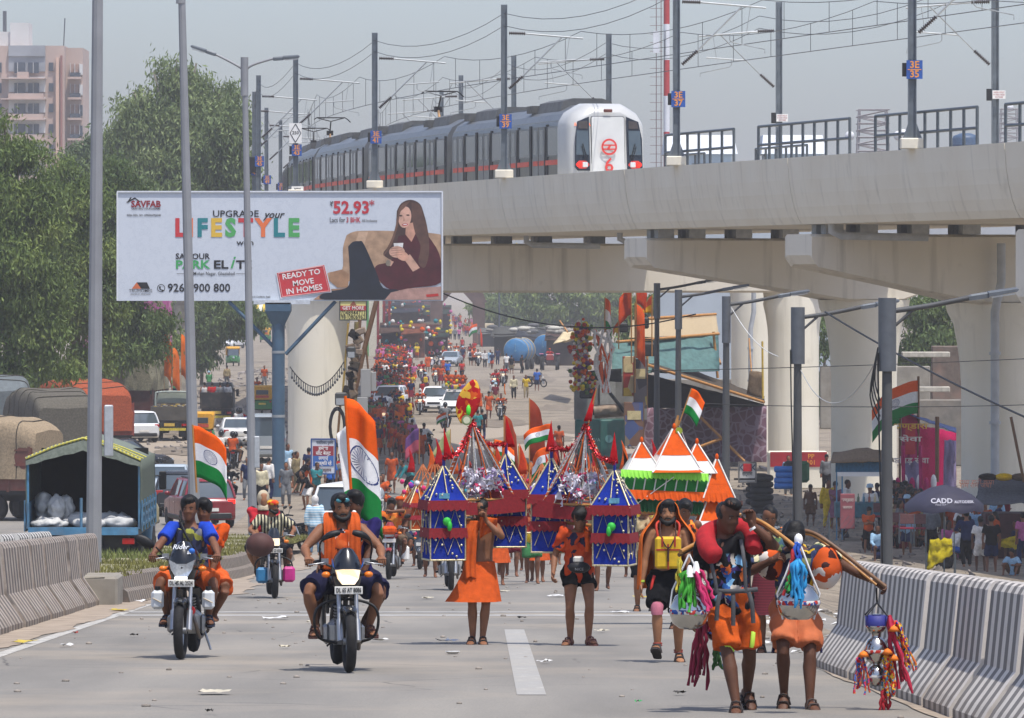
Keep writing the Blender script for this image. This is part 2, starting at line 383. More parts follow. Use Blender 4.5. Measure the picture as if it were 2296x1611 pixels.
via=T('metro_viaduct','cream concrete metro viaduct crossing above the road on round piers','viaduct',(0,0,0))
js=[96,118,143,168,190,211,231,250,275,300,325,350,376,403,440]
PR=[(0,0),(.03,-.35),(.06,-.75),(.13,-1.2),(.24,-1.65),(.36,-1.98),(.5,-2.22)]
for a,b2 in zip(js,js[1:]):
    b=MB(); rings=[]; n=8
    for i in range(n+1):
        y=a+.03+(b2-a-.06)*i/n; p,d,nn=edge(y); sec=[]
        out=[(o,PT+z) for o,z in PR]; inn=[(.32,PT),(.45,RAIL-.3)]
        full=[(o,z) for o,z in out[::-1]]+inn; full+=[(GW-o,z) for o,z in full[::-1]]
        rings.append([p+nn*o+V((0,0,z)) for o,z in full])
    b.loft(rings,sm=False); o=b.build('girder',CONC,via)
def pier(x,y,r,zt,fl=1.35,zf=2.6,plinth=0):
    b=MB(); rings=[]
    for z,k in((-.3,1),(zt-zf,1),(zt-zf*.75,1.03),(zt-zf*.5,1.1),(zt-zf*.25,1.2),(zt-.3,fl*.97),(zt,fl)):
        rings.append([V((x+math.cos(q)*r*k*(1 if abs(math.cos(q))<.99 else 1),y+math.sin(q)*r*.95,z)) for q in [2*math.pi*j/32 for j in range(32)]])
    b.loft(rings); return b.build('pier',PIERM,via)
def cap(c,ang,prof,th):  # prof in (along, z) ; along the rotated beam axis
    ax=V((math.cos(ang),math.sin(ang),0)); nn=V((-ax.y,ax.x,0)); b=MB(); ch=.18
    pts=[V(c)+ax*u+V((0,0,z)) for u,z in prof]
    n=len(pts); rings=[]
    cen=sum(pts,V())/n
    for o,s_ in((-th/2,ch),(-th/2+ch,0),(th/2-ch,0),(th/2,ch)):
        ring=[]
        for p in pts:
            q=p.copy(); 
            if s_: dv=(cen-p); q=p+V((dv.x,dv.y,0)).normalized()*0+V((0,0,math.copysign(s_*.5,dv.z)))
            ring.append(q+nn*o)
        rings.append(ring)
    b.loft(rings,sm=False); return b.build('cap_beam',CAPM,via)
ZT=CZ+1.33
# portal beam over the street, carried by a pier behind the billboard
cap((0,250,0),R(3),[(-9.6,ZT),(-9.6,ZT-2.15),(13.8,ZT-2.15),(13.8,ZT)],2.2)
pier(-8.55,250,1.3,ZT-2.15,1.06,2.5); pier(12.4,250.6,1.12,ZT-2.15,1.2,2.0); pier(11.9,279,1.15,ZT-1,1.3,2)
def hammer(px,Y,xc,r,ang,yb=None):
    x0=(px-HX)/F*Y; L=(xc-x0)/math.cos(ang); yc=Y+L*math.sin(ang)
    pr=[(-L,ZT),(-L,ZT-.7),(-L*.97,ZT-1.0),(-r*.9,ZT-2.35),(r*.9,ZT-2.35),(L*.5,ZT-1.05),(L*.55,ZT)]
    cap((xc,yc,0),ang,pr,2.3); pier(xc,yc,r,ZT-2.3,1.4,2.8); return yc
yB=hammer(1425,211,13.25,1.24,R(20)); yC=hammer(1790,190,16.55,1.35,R(20))
x0=(2285-HX)/F*168; cap((x0+6,170,0),R(20),[(-6,ZT),(-6,ZT-2.0),(-5.4,ZT-2.9),(5,ZT-2.4),(5,ZT)],2.2)
# bearings and drain pipes under the girders
for Y in(250,211,190,168):
    for o in(1.4,2.6,4.4,6.2,8.6):
        p,d,nn=edge(Y,o); 
        for q in(-.55,.55): b=MB(); b.box((p.x+d.x*q,p.y+d.y*q,(ZT+GB)/2),(.62,.55,GB-ZT-.004),math.atan2(nn.y,nn.x)); b.build('bearing_pedestal',mat('#aeb0ae',.8,0,.15,5),via)
PIPE=mat('#aeb1b2',.5,0,.12,3,dirt=.2)
def pipe(pts,r): 
    b=MB(); b.tube(pts,r,10); 
    for p,q in zip(pts,pts[1:]):
        if abs(p[2]-q[2])>3:
            for k in range(3): z=p[2]+(q[2]-p[2])*(k+.6)/3.2; b.tube([(p[0],p[1],z-.05),(p[0],p[1],z+.05)],r*1.35,10)
    b.build('drain_pipe',PIPE,via)
x1=14.4; yD=168+(14.4-x1)+2.0
yy=yC-1.5; p=P(2243,560,yy); pipe([(p.x,yy-.3,ZT-.3),(p.x,yy-.3,ZT-1.6),(p.x-.2,yy-.2,ZT-2.6),(p.x-.2,yy-.2,0)],.15)
p=P(1690,700,277); pipe([(p.x,246+31,ZT-2.2),(p.x,277,ZT-3.2),(p.x-.15,277,ZT-4),(p.x-.15,277,1)],.12)
for px,Y in((1180,247),(1390,229),(1865,188)):
    q=P(px,530,Y); pipe([(q.x,Y,GB+.2),(q.x,Y,GB-.25),(q.x+.3,Y,GB-.4),(q.x+3.2,Y+.3,GB-.45)],.13)
# masts
SIGNB=mat('#28529a',.5); ORG=mat('#e0913a',.5); POSTM=mat('#6d757b',.5,.35,.2,2.2,dirt=.3,dc='#3f4347'); INS=mat('#3b3432',.35)
def mast(x,y,zt,zb,side,name_lab,signs,zs,arm=True,wid=.27):
    t=T('catenary_mast',name_lab,'mast',(x,y,zb)); h=zt-zb; b=MB(); w=wid
    for q in(-1,1): b.box((q*(w/2-.02),0,h/2),(.03,.24,h))
    b.box((0,.0,h/2),(w-.07,.03,h)); 
    for k in range(5):
        for q in(-1,1):
            for e in(0,.16): b.box((q*.05,-.02,h-.3-k*1.25-e),(.035,.03,.035))
    b.build('post',POSTM,t); b=MB(); b.box((0,0,-.13),(.75,.6,.34),ch=.03); b.build('plinth',CONC,t)
    b=MB()
    for q in(-1,1): b.prism([(w/2*q,0),(w/2*q,.45),(w/2*q+.16*q,0)],lambda u,v:(u,-.1,v+.04),lambda u,v:(u,-.07,v+.04))
    b.build('base_gusset',POSTM,t)
    if arm:
        s=side; zu=h-1.15; zl=h-3.4
        def ins(p,q,nm='insulator'):
            p,q=V(p),V(q); d=(q-p).normalized(); rot=d.to_track_quat('Z','Y').to_matrix(); L=(q-p).length; pr=[(.02,0)]
            k=0
            while k<L-.04: pr+=[(.035,k),(.085,k+.03),(.035,k+.06)]; k+=.075
            b=MB(); b.lathe(pr+[(.02,L)],p,8,rot); b.build(nm,INS,t)
        A=V((s*.2,0,zu)); B_=V((s*.85,0,zu-.02)); C_=V((s*3.2,0,zu-.22)); ins(A,B_)
        D=V((s*.2,0,zl)); E_=V((s*.75,0,zl+.5)); F_=V((s*2.35,0,zu-.16)); ins(D,E_)
        b=MB(); b.tube([B_,C_],.035,8); b.tube([E_,F_],.032,8)
        m=E_.lerp(F_,.35); b.tube([m,m+V((s*1.6,0,.12))],.028,8); n_=m+V((s*.6,0,.04)); b.tube([n_,n_+V((0,0,-.22)),n_+V((s*.08,0,-.3)),n_+V((s*1.25,0,-.55)),n_+V((s*1.25,0,-.7))],.02,6)
        b.tube([m+V((s*1.2,0,.1)),F_+V((s*.3,0,0))],.012,5); b.build('bracket_arm',GALV,t)
    if signs:
        for q in signs:
            if q=='w':
                b=MB(); b.box((.12,-.19,zs),(.46,.02,.3)); b.build('notice_plate',WHITE,t)
                for k in range(3): text('HIGH VOLTAGE'[k*3:k*3+9],.075,(.12,-.205,zs+.08-k*.085),mat('#a23a38',.6,0,0),t)
            else:
                b=MB(); b.box((.06,-.17,zs),(.5,.03,.58)); pl=b.build('number_plate',SIGNB,t)
                u,l=q.split('/'); text(u,.3,(.06,-.19,zs+.145),ORG,t,bold=.02,name='plate_number'); text(l,.3,(.06,-.19,zs-.145),ORG,t,bold=.02,name='plate_number')
                b=MB(); b.box((.06,-.19,zs),(.42,.004,.025)); b.build('plate_rule',ORG,t)
        b=MB(); b.box((-.22,0,zs),(.18,.2,.42)); b.build('clamp',DARK,t)
MT=CZ+10.9
for (x,y),sg,lab in zip(NPT[3:12],['3E/35','3E/37','3E/39','3E/41','3E/43','3E/45','3E/47','3E/49','3E/51'],
   ['nearest tall mast on the parapet with blue plate 3E 35','tall mast by the red and white tower with blue plate 3E 37','mast before the train cab with blue plate 3E 39','mast before the train coaches with blue plate 3E 41','mast with white 250 diamond and blue plate 3E 43','slim mast with a blue plate at the bend beside the tall tree','mast with black box at the bend','thin mast beyond the bend behind the last coach','farthest thin mast on the bend']):
    zs={'3E/35':(615-157)/F*y,'3E/37':(615-223)/F*y,'3E/39':(615-273)/F*y}.get(sg,5.05)
    mast(x,y,MT,PT+.3,1,lab,[sg],zs+CZ-PT-.3 if zs!=5.05 else 2.0)
o=bpy.data.objects['catenary_mast.004']; b=MB(); b.box((0,-.21,2.85),(.62,.02,1.0)); b.build('diamond_board',WHITE,o)
b=MB(); q=[(0,.46),(.27,0),(0,-.46),(-.27,0)]; 
for i in range(4):
    a=V((q[i][0],-.225,2.85+q[i][1])); c=V((q[(i+1)%4][0],-.225,2.85+q[(i+1)%4][1])); b.tube([a,c],.018,4)
b.build('diamond_outline',BLACK,o); text('250',.22,(0,-.225,2.86),BLACK,o,bold=.02)
b=MB(); b.box((.1,-.2,.4-.35),(.6,.02,.3)); b.build('notice_plate',WHITE,o); text('MTIS',.16,(.1,-.215,.05),BLACK,o,bold=.02)
o=bpy.data.objects['catenary_mast.006']; b=MB(); b.box((.0,-.3,2.35),(.55,.25,.95),ch=.03); b.build('signal_box',BLACK,o)
for (x,y),sg,lab in zip([(24,150),(17.3,203.7),(10.7,228),(4.39,258),(.09,284),(-2.8,312),(-4.2,339)],[0,'w','w',0,0,0,0],
   ['mast on the far parapet at the edge of the photo','mast on the far parapet with white notice, right of plate 3E 35','mast on the far parapet between plates 3E 37 and 3E 35','mast rising right behind the train cab','mast behind the pantograph of the second coach','small mast behind the train roof near the leading pantograph','smallest mast behind the train roof']):
    if y==150: continue
    mast(x,y,MT,PT-.6,-1,lab,[sg] if sg else None,({'w':(615-(265 if y>210 else 213))/F*y+CZ-PT+.6}).get(sg,0))
# wires
WIRE=mat('#4a4d50',.5,.5,0)
def trackpt(y,o=3.2): p,d,n=edge(y,o); return p
def wire(name,lab,fn,ys,r=.014,drop=None,group='overhead wires of the metro line'):
    b=MB(); b.tube([fn(y) for y in ys],r,4,False)
    o=b.build(name,WIRE); tag(o,lab,'wire',group); return o
sup=[p[1] for p in NPT[1:13]]
def sag(y,z0,s):
    for a,c in zip(sup,sup[1:]):
        if a<=y<=c: u=(y-a)/(c-a); return z0-4*s*u*(1-u)
    return z0
YS=[y for a,c in zip(sup,sup[1:]) for y in [a+(c-a)*k/8 for k in range(8)]]
CH=RAIL+5.35
for o_,nm in((3.2,'train track'),(7.4,'far track')):
    wire('contact_wire','thin level contact wire above the %s'%nm,lambda y:trackpt(y,o_)+V((0,0,CH)),YS,.016)
    mw=wire('messenger_wire','sagging messenger wire above the %s with droppers'%nm,lambda y:trackpt(y,o_)+V((0,0,sag(y,CH+1.5,.55))),YS,.014)
    for a,c in zip(sup,sup[1:]):
        for k in range(5):
            y=a+(c-a)*(k+.5)/5; p=trackpt(y,o_); b=MB(); b.tube([p+V((0,0,CH)),p+V((0,0,sag(y,CH+1.5,.55)))],.011,4,False); b.build('dropper',WIRE,mw)
for z,o_,l in((MT-.35,0,'upper'),(MT-.85,0,'lower'),(MT-.35,GW,'upper far side'),(MT-.85,GW,'lower far side')):
    wire('return_wire','%s sagging wire strung between the mast heads'%l,lambda y:trackpt(y,o_)+V((0,0,sag(y,z,.7))),YS,.014)
# railings on the parapets
def railing(pts,lab,h=1.15):
    t=T('parapet_railing',lab,'railing'); L=len(pts)
    b=MB(); 
    for z in(h,h*.45): b.tube([p+V((0,0,z)) for p in pts],.05,8)
    b.build('rail',STEEL,t)
    for p in pts:
        b=MB(); b.tube([p+V((0,0,-.1)),p+V((0,0,h))],.05,8); b.build('baluster',STEEL,t)
def rail_run(px0,px1,o,n,lab):
    y0,y1=[min(range(1400,2600),key=lambda k:abs((lambda p:(p.x/p.y*F+HX))(edge(k/10,o)[0])-px))/10 for px in(px0,px1)]
    railing([edge(y0+(y1-y0)*i/n,o)[0]+V((0,0,PT)) for i in range(n+1)],lab)
rail_run(1492,1645,.25,6,'grey steel railing on the near parapet beside plate 3E 37'); rail_run(1700,1905,.25,8,'grey steel railing on the near parapet left of plate 3E 35')
rail_run(1962,2190,.25,8,'grey steel railing on the near parapet behind plate 3E 35'); rail_run(2255,2420,.25,5,'grey steel railing on the near parapet at the edge of the photo')
rail_run(1500,1580,9.6,4,'small grey railing on the far parapet behind plate 3E 37'); rail_run(1695,1810,9.6,5,'small grey railing on the far parapet by the grey shed')
rail_run(1405,1438,9.6,2,'short grey railing just right of the train cab')
# ================= train
TRS=mat('#76797b',.42,.55,.12,1.2,dirt=.3,dc='#6d6c68'); TRD=mat('#6a6a64',.4,.5,.15,1.5,dirt=.4,dc='#6b675c'); TRW=mat('#b4b5b3',.35,0,.06,2,dirt=.25,dc='#b5b4ae'); TRR=mat('#c8452f',.5,0,.2,3); TGL=mat('#4d565b',.08,.0,.1,.5,spec=1); NAVY=mat('#1b2330',.25,0,.1); TRBLACK=mat('#15181b',.6,0,.1); ROOFM=mat('#5c5d5c',.7,.2,.25,2); LOGO=mat('#cc3b36',.5,0,.05)
tr=T('metro_train','silver metro train with white cab, red stripe and number 6','train')
def tpath(s):  # arc distance back from the nose
    y=226.2; p=edge(y,3.35)[0]; d=0
    while d<s:
        q=edge(y+.5,3.35)[0]; d+=(q-p).length; p=q; y+=.5
    return p
HW=1.6
SEC=[(-HW,.2),(-HW,1.0),(-HW,2.95),(-HW+.05,3.12),(-HW+.25,3.45),(-HW+.7,3.72),(-.7,3.82)]
def section(): return SEC+[(-x,z) for x,z in SEC[::-1]]
CL=21.6
def coach_parts(t,pant):
    b=MB(); b.loft([[V((x,y,z)) for x,z in section()] for y in(.35,CL-.35)],sm=False); b.build('coach_shell',TRS,t)
    b=MB(); b.loft([[V((x*.8,y,z*.96)) for x,z in section()] for y in(-.4,.36)],sm=False); b.build('gangway',TRBLACK,t)
    for s in(-1,1):
        b=MB(); b.box((s*(HW+.008),CL/2,.95),(.016,CL-.8,1.5)); b.build('lower_side_panel',TRD,t)
        x=s*(HW+.02); bay=(CL-.9)/4
        for k in range(4):
            y0=.45+k*bay
            for yy,w in((y0+.18,.34),(y0+bay*.46,.3)):
                b=MB(); b.box((x,yy,1.75),(.05,w,2.6)); b.build('door_edge_shade',TRBLACK,t)  # dark strips paint in the shading along the door edges
            b=MB(); b.box((x+s*.015,y0+bay*.25,2.35),(.02,bay*.34,1.1),ch=.005); b.build('window',TGL,t)
            b=MB(); b.box((x+s*.01,y0+bay*.25,2.35),(.02,bay*.36,1.22)); b.build('window_frame',TRS,t)
            for q in(.62,.83):
                b=MB(); b.box((x+s*.03,y0+bay*q,1.75),(.04,bay*.19,2.45)); b.build('door_leaf',TRS,t)
                b=MB(); b.box((x+s*.052,y0+bay*q,2.35),(.012,bay*.11,1.0)); b.build('door_window',TGL,t)
            for q in(.62,.83): b=MB(); b.box((x+s*.055,y0+bay*q,1.5),(.012,bay*.17,.2)); b.build('red_stripe',TRR,t)
            b=MB(); b.box((x+s*.03,y0+bay*.29,1.5),(.012,bay*.42,.2)); b.build('red_stripe',TRR,t)
        b=MB(); b.box((s*(HW-.12),CL/2,3.16),(.12,CL-.9,.06)); b.build('roof_gutter',GALV,t)
    for y0,L in((2.6,4.2),(CL-6.8,4.2)):
        b=MB(); pr=[(-1.15,3.5),(-1.0,4.0),(-.6,4.12),(.6,4.12),(1.0,4.0),(1.15,3.5)]
        b.loft([[V((x,y0,z)) for x,z in pr],[V((x,y0+.5,z)) for x,z in pr],[V((x,y0+L,z)) for x,z in pr]],sm=False); b.build('air_conditioner',ROOFM,t)
        for x in(-1.12,1.12):
            for k in range(4): b=MB(); b.box((x,y0+L+.2+k*.3,3.78),(.35,.14,.3)); b.build('roof_vent',ROOFM,t)
    for k in range(7): b=MB(); b.box((-.66+k*.22,CL/2,3.86),(.05,8,.05)); b.build('roof_rib',TRS,t)
    if pant:
        b=MB(); y=CL*.5; b.tube([(0,y,3.8),(0,y+.7,4.55)],.06,6); b.mi=1; b.tube([(0,y+.7,4.55),(0,y-.1,5.15)],.04,6); b.tube([(-.9,y-.1,5.25),(-.75,y-.1,5.35),(.75,y-.1,5.35),(.9,y-.1,5.25),(1.05,y-.1,5.1)],.03,6); b.tube([(-.75,y+.2,5.35),(.75,y+.2,5.35)],.03,6); b.tube([(-.7,y,5.33),(0,y-.05,5.15),(.7,y,5.33)],.025,6); b.box((0,y+.7,4.55),(.35,.2,.25))
        b.build('pantograph',[mat('#b98f63',.7),BLACK],t)
first=None
for i in range(9):
    a,c=tpath(.9+i*(CL+.45)),tpath(.9+i*(CL+.45)+CL); d=c-a
    t=link('coach',None,tr,(a.x,a.y,RAIL),math.atan2(-d.x,d.y)); coach_parts(t,i in(1,3,4)) if i<2 or i in(3,4) else [copyt(ch,t) for ch in second]
    if i==0: second=[ch for ch in t.children]
# cab
a,c=tpath(0),tpath(5); d=c-a
cb=link('driver_cab',None,tr,(a.x,a.y,RAIL),math.atan2(-d.x,d.y)+R(4))
b=MB(); rings=[]
for y,k,zk in((0,.82,.90),(.12,.93,.955),(.35,.985,.985),(.75,1.0,1.0),(1.7,1.005,1.005)):
    rings.append([V((x*k,y+ (0.28*max(0,z-2.2)/1.8 if y<.6 else 0),.2+(z-.2)*zk)) for x,z in section()])
b.loft(rings,sm=True); b.build('cab_shell',TRW,cb)
def fr(poly,name,m,y,par=cb,th=.03):  # plate on the raked cab front
    b=MB(); rk=lambda z:.28*max(0,z-2.2)/1.8
    b.prism(poly,lambda u,v:(u,y+rk(v),v),lambda u,v:(u,y+th+rk(v),v)); return b.build(name,m,par)
def dbox(x0,x1,z0,z1,r=.12): return [(x0+r,z0),(x1-r,z0),(x1,z0+r),(x1,z1-r),(x1-r,z1),(x0+r,z1),(x0,z1-r),(x0,z0+r)]
fr(dbox(-.68,.68,.3,3.28,.05),'emergency_door',mat('#c5c7c6',.4,0,.06,1.5),-.03); fr(dbox(-.70,.70,.28,3.30,.05),'door_gap',TRBLACK,-.018)
for s in(-1,1):
    q=lambda P_:[(s*u,v) for u,v in (P_ if s>0 else P_[::-1])][::(1)]
    W_=[(.78,1.12),(1.3,1.12),(1.42,1.26),(1.40,2.4),(1.28,3.08),(.78,3.28)]
    fr(q(W_),'cab_mask',NAVY,-.02); gl=[(.84,1.75),(1.37,1.75),(1.33,2.72),(.84,2.72)]
    fr(q(gl),'windscreen',mat('#3a464c',.06,0,.1,1,spec=1),-.035)
    fr(q([(.86,2.8),(1.26,2.8),(1.22,3.08),(.86,3.12)]),'destination_display',mat('#3a3330',.4),-.035)
    text('RITHALA' if s<0 else '7408',.17 if s<0 else .2,(s*1.05,-.04+.2,2.96),mat('#e8754a',.5,0,0,em='#ff7a4a',es=.7),cb,bold=.02)
    fr(dbox(min(s*.82,s*1.38),max(s*.82,s*1.38),1.2,1.52,.14),'lamp_surround',LOGO,-.035)
    b=MB(); b.lathe([(.0,-.02),(.1,-.01),(.1,.03)],(s*1.25,-.06,1.36),16,M.Rotation(R(90),3,'X')); b.build('tail_lamp',mat('#e02018',.3,em='#ff2a1a',es=1.2),cb)
    b=MB(); b.box((s*1.0,-.05,1.36),(.22,.05,.2),ch=.02); b.build('headlamp',mat('#d8dcdd',.15,.2,0),cb)
    b=MB(); b.tube([(s*.9,-.07,1.55),(s*1.1,-.06,2.2)],.018,5); b.tube([(s*.98,-.07,1.5),(s*1.14,-.06,2.1)],.014,5); b.build('wiper',BLACK,cb)
rot=M.Rotation(R(90),3,'X'); b=MB(); n=32
ring=lambda r,y:[V((r*math.cos(2*math.pi*k/n),y,2.42+r*math.sin(2*math.pi*k/n))) for k in range(n)]
b.T=M.Translation((0,0,-.35))
for k in range(n):
    A,B_=ring(.33,-.07),ring(.25,-.07); b.add([A[k],A[(k+1)%n],B_[(k+1)%n],B_[k]],[(0,1,2,3)])
for z,x0,x1 in((2.49,-.28,.28),(2.33,-.28,.28)): b.box((0,-.06,z),(x1-x0,.02,.06))
b.prism([(.1,.1),(.0,.1),(-.1,-.1),(.0,-.1)],lambda u,v:(u,-.07,2.41+v),lambda u,v:(u,-.05,2.41+v))
b.build('metro_logo',LOGO,cb); text('6',.8,(0,-.05,1.32),LOGO,cb,bold=.012)
b=MB(); b.box((0,.1,3.52),(.36,.1,.13),ch=.03); b.build('marker_lamp',mat('#5a2a22',.4),cb)
# ================= things beyond the viaduct
MAST1=mat('#b03a3a',.6,0,.15,1); MAST2=mat('#d8dadd',.6,0,.1,1)
t=T('radio_tower','tall red and white banded radio tower beyond the viaduct','tower',(11.2,412,0))
for k in range(14):
    b=MB(); b.tube([(0,0,k*2.6+6),(0,0,k*2.6+8.6)],.22,8); b.build('mast_band',MAST1 if k%2==0 else MAST2,t)
b=MB(); b.tube([(-.75,0,4),(-.75,0,42)],.03,4)
for k in range(60): b.tube([(-1.2,0,5+k*.62),(-.3,0,5+k*.62)],.02,4)
b.tube([(-.4,0,4),(-.4,0,42)],.03,4); b.build('ladder',mat('#7d6a6a',.6),t); b=MB(); b.box((-.75,0,25.5),(.45,.3,1.6)); b.build('antenna_panel',MAST2,t)
def lattice(name,lab,px,py0,py1,Y,w,disc):
    p=P(px,py1,Y); q=P(px,py0,Y); t=T(name,lab,'tower',(p.x,Y,0)); h=q.z; b=MB(); n=14; z0=h-(q.z-p.z)*2
    for sx in(-1,1):
        for sy in(-1,1): b.tube([(sx*w/2,sy*w/2,z0),(sx*w/2*.75,sy*w/2*.75,h)],.07,5)
    for k in range(n):
        za=z0+(h-z0)*k/n; zb=z0+(h-z0)*(k+1)/n
        for sy in(-1,1): b.tube([(-w/2*.9*(1 if k%2 else -1),sy*w/2*.9,za),(w/2*.9*(1 if k%2 else -1),sy*w/2*.9,zb)],.05,4); b.tube([(-w/2*.9,sy*w/2*.9,zb),(w/2*.9,sy*w/2*.9,zb)],.05,4)
    b.build('lattice',mat('#8a8688',.6,0,.2),t)
    for dx,z,r in disc:
        b=MB(); b.lathe([(0,0),(r,.1),(r,.4),(0,.45)],(dx,-.6,z+h),12,M.Rotation(R(90),3,'X')); b.build('dish',MAST2,t)
    return t
lattice('telecom_tower','grey lattice telecom tower with white dishes beyond the railing',1957,247,355,480,3.0,[(-2.0,-2.2,.4),(2.1,-2.2,.42),(2.5,-2.0,.36)])
lattice('telecom_tower','thin lattice tower at the edge of the photo beyond the viaduct',2262,245,320,700,2.5,[(0,.2,.5)])
def shed(px0,px1,pyt,Y,lab,roof):
    a=P(px0,pyt,Y); c=P(px1,pyt,Y); w=c.x-a.x; t=T('shed',lab,'shed',((a.x+c.x)/2,Y,0)); zt=a.z
    b=MB(); b.box((0,0,(zt-.9)/2),(w*.92,7,zt-.9)); b.build('wall',mat('#a9b2b8',.7,0,.1,.4),t)
    if roof:
        b=MB(); b.prism([(-w/2-.2,zt-1.3),(w/2+.2,zt-1.3),(w/2,zt),(-w/2,zt)],lambda u,v:(u,-4.1+ (v-zt+1.3)*1.5,v),lambda u,v:(u,4,v+.05)); b.build('roof',mat('#c4c8cb',.6,0,.05,.6),t)
        b=MB(); b.box((w*.12,-3.52,zt-3.2),(w*.5,.05,2.6)); b.build('louvre_screen',mat('#8e8f8c',.8,0,.4,6),t)
        for k in range(7): b=MB(); b.box((w*.12,-3.57,zt-4.3+k*.37),(w*.5,.06,.2)); b.build('louvre',mat('#b8b6ae',.7),t)
shed(1492,1642,305,380,'grey shed with bright white roof left of the railing',1); shed(1708,1840,305,382,'grey shed with bright white roof behind the mast',1)
shed(1450,1940,368,376,'long low grey block below the white roofed sheds',0)
t=T('water_tank','dark blue plastic water tank behind the railing','tank',P(2165,345,420)); b=MB(); b.lathe([(0,-2),(.95,-2),(1,-1.8),(1,1.1),(.9,1.3),(.4,1.5),(0,1.5)],n=18); b.build('tank_body',mat('#39506a',.5),t)
for k in range(4): b=MB(); b.lathe([(1.0,-1.5+k*.7),(1.05,-1.45+k*.7),(1.0,-1.4+k*.7)],n=18,caps=False); b.build('tank_rib',mat('#39506a',.5),t)
# ================= haze
hb=MB(); hb.box((0,900,20),(900,1900,42)); ho=hb.build('haze',None); ho['kind']='stuff'
hm=bpy.data.materials.new('haze_air'); hm.use_nodes=True; t_=hm.node_tree; t_.nodes.clear(); pv=t_.nodes.new('ShaderNodeVolumePrincipled'); pv.inputs['Density'].default_value=.00024; pv.inputs['Color'].default_value=(.93,.95,1,1); pv.inputs['Anisotropy'].default_value=.1
om=t_.nodes.new('ShaderNodeOutputMaterial'); t_.links.new(pv.outputs[0],om.inputs['Volume']); ho.data.materials.clear(); ho.data.materials.append(hm)
# ================= billboard
BY=222.; bb=T('billboard','wide white property billboard on a blue steel post','billboard',on(624,BY)); bb0=bb.location.copy()
rel=lambda p:V(p)-bb0
def bz(zx,zy,d=0): px=(280+zx/2.551)/1.147; py=(470+zy/2.551)/1.147; return rel(P(px,py,BY)-V((0,d,0)))
tl,br=rel(P(265,432,BY)),rel(P(990,675,BY))
t=NT('print'); co=t.co(); k=t.ramp(t.noise(1.1,5,co,.75),(.47,0.),(.5,.5),(.53,0.)); t.set(t.mix(k,'#c6ccd3','#b6bdc6'),.55); BPR=t.m
b=MB(); b.box(((tl.x+br.x)/2,.22,(tl.z+br.z)/2),(br.x-tl.x,.42,tl.z-br.z)); b.build('display_panel',BPR,bb)
b=MB()
for z in(tl.z+.03,): b.box(((tl.x+br.x)/2,.2,z),(br.x-tl.x+.1,.5,.06))
for x in(tl.x-.03,br.x+.03): b.box((x,.2,(tl.z+br.z)/2),(.06,.5,tl.z-br.z))
b.build('panel_frame',mat('#d9dcdf',.5,.2,.05),bb)
BLU=mat('#4a6478',.5,.3,.15,2,dirt=.25,dc='#39474f')
zp=br.z-.05; b=MB(); b.tube([(0,.1,-.3),(0,.1,zp-.3)],.25,20); b.mi=1; b.tube([(0,.1,3.1),(0,.1,3.2)],.265,20); b.tube([(0,.1,5.6),(0,.1,5.7)],.265,20); b.mi=0
b.loft([[V((sx*w,.1+sy*w*.9,z)) for sx,sy in((-1,-1),(1,-1),(1,1),(-1,1))] for z,w in((zp-.9,.24),(zp-.35,.5),(zp-.02,.5))],sm=False); b.build('post',[BLU,GALV],bb)
b=MB(); b.box((.15,-.05,zp+.0),(2.2,.6,.16)); b.build('head_plate',mat('#c9ced2',.5,.3),bb)
for a,c in((P(512,676,BY),P(625,790,BY)),(P(752,676,BY),P(640,795,BY))):
    b=MB(); a,c=rel(a)+V((0,.2,0)),rel(c)+V((0,.1,0)); b.tube([a,c],.075,8); b.build('diagonal_strut',BLU,bb)
def bt(s,zx,zy,hz,c,bold=.012,al='CENTER',sx=1,d=.006,shear=0,ry=0,nm='lettering',w=0):
    o=text(s,hz/2.551/1.147/F*BY/.72,bz(zx,zy,d),mat(c,.6,0,0),bb,bold=bold,al=al,sx=sx,shear=shear,ry=ry,ext=.001,name=nm)
    if w: xs=[v.co.x for v in o.data.vertices]; o.scale.x=w/2.551/1.147/F*BY/max(.01,max(xs)-min(xs))
    return o
def bp(poly,c,d,nm='printed_shape'):
    b=MB(); n=len(poly); poly=[tuple(q) for q in crom([(*poly[k%n],0) for k in range(n+1)],4)[:-1]] if n>7 and 'emblem' not in nm else poly; a=[bz(min(q[0],2180),min(q[1],769),d) for q in poly]
    b.add(a,[tuple(range(len(a)))]); m=mat(c,.6,0,.34 if nm.startswith('printed') else .1,2.2); o=b.build(nm,m,bb); return o
def el(cx,cy,rx,ry,n=18,rot=0): return [(cx+rx*math.cos(q)*math.cos(rot)-ry*math.sin(q)*math.sin(rot),cy+rx*math.cos(q)*math.sin(rot)+ry*math.sin(q)*math.cos(rot)) for q in [2*math.pi*k/n for k in range(n)]]
bt('SAVFAB',243,143,42,'#8a1a20',.03,sx=.92,w=195); bp([(112,130),(170,97),(212,128),(200,128),(170,107),(125,132)],'#1c1a1a',.006,'roof_emblem'); bp([(125,122),(140,98),(150,98),(138,118)],'#1c1a1a',.006,'roof_emblem')
bt('CRAFTING YOUR DREAMS',243,172,13,'#4a4a4c',.01,sx=1.05,w=190); bt('RERA REG. NO. UPRERAPRJ6940',230,215,13,'#3b3b3d',.01,sx=.95,w=222)
bt('UPGRADE',680,207,44,'#1d1c1e',.012,al='LEFT',sx=.98,w=300); bt('your',1080,212,50,'#1d1c1e',.016,shear=.35,sx=1.0,w=145)
for ch,x,c in zip('LIFESTYLE',(468,538,612,704,798,898,1012,1114,1212),('#c23438','#e0713c','#1c7a80','#d8b03a','#4da158','#c23438','#e0713c','#1c7a80','#4da158')): bt(ch,x,302,116,c,.045,sx=.92)
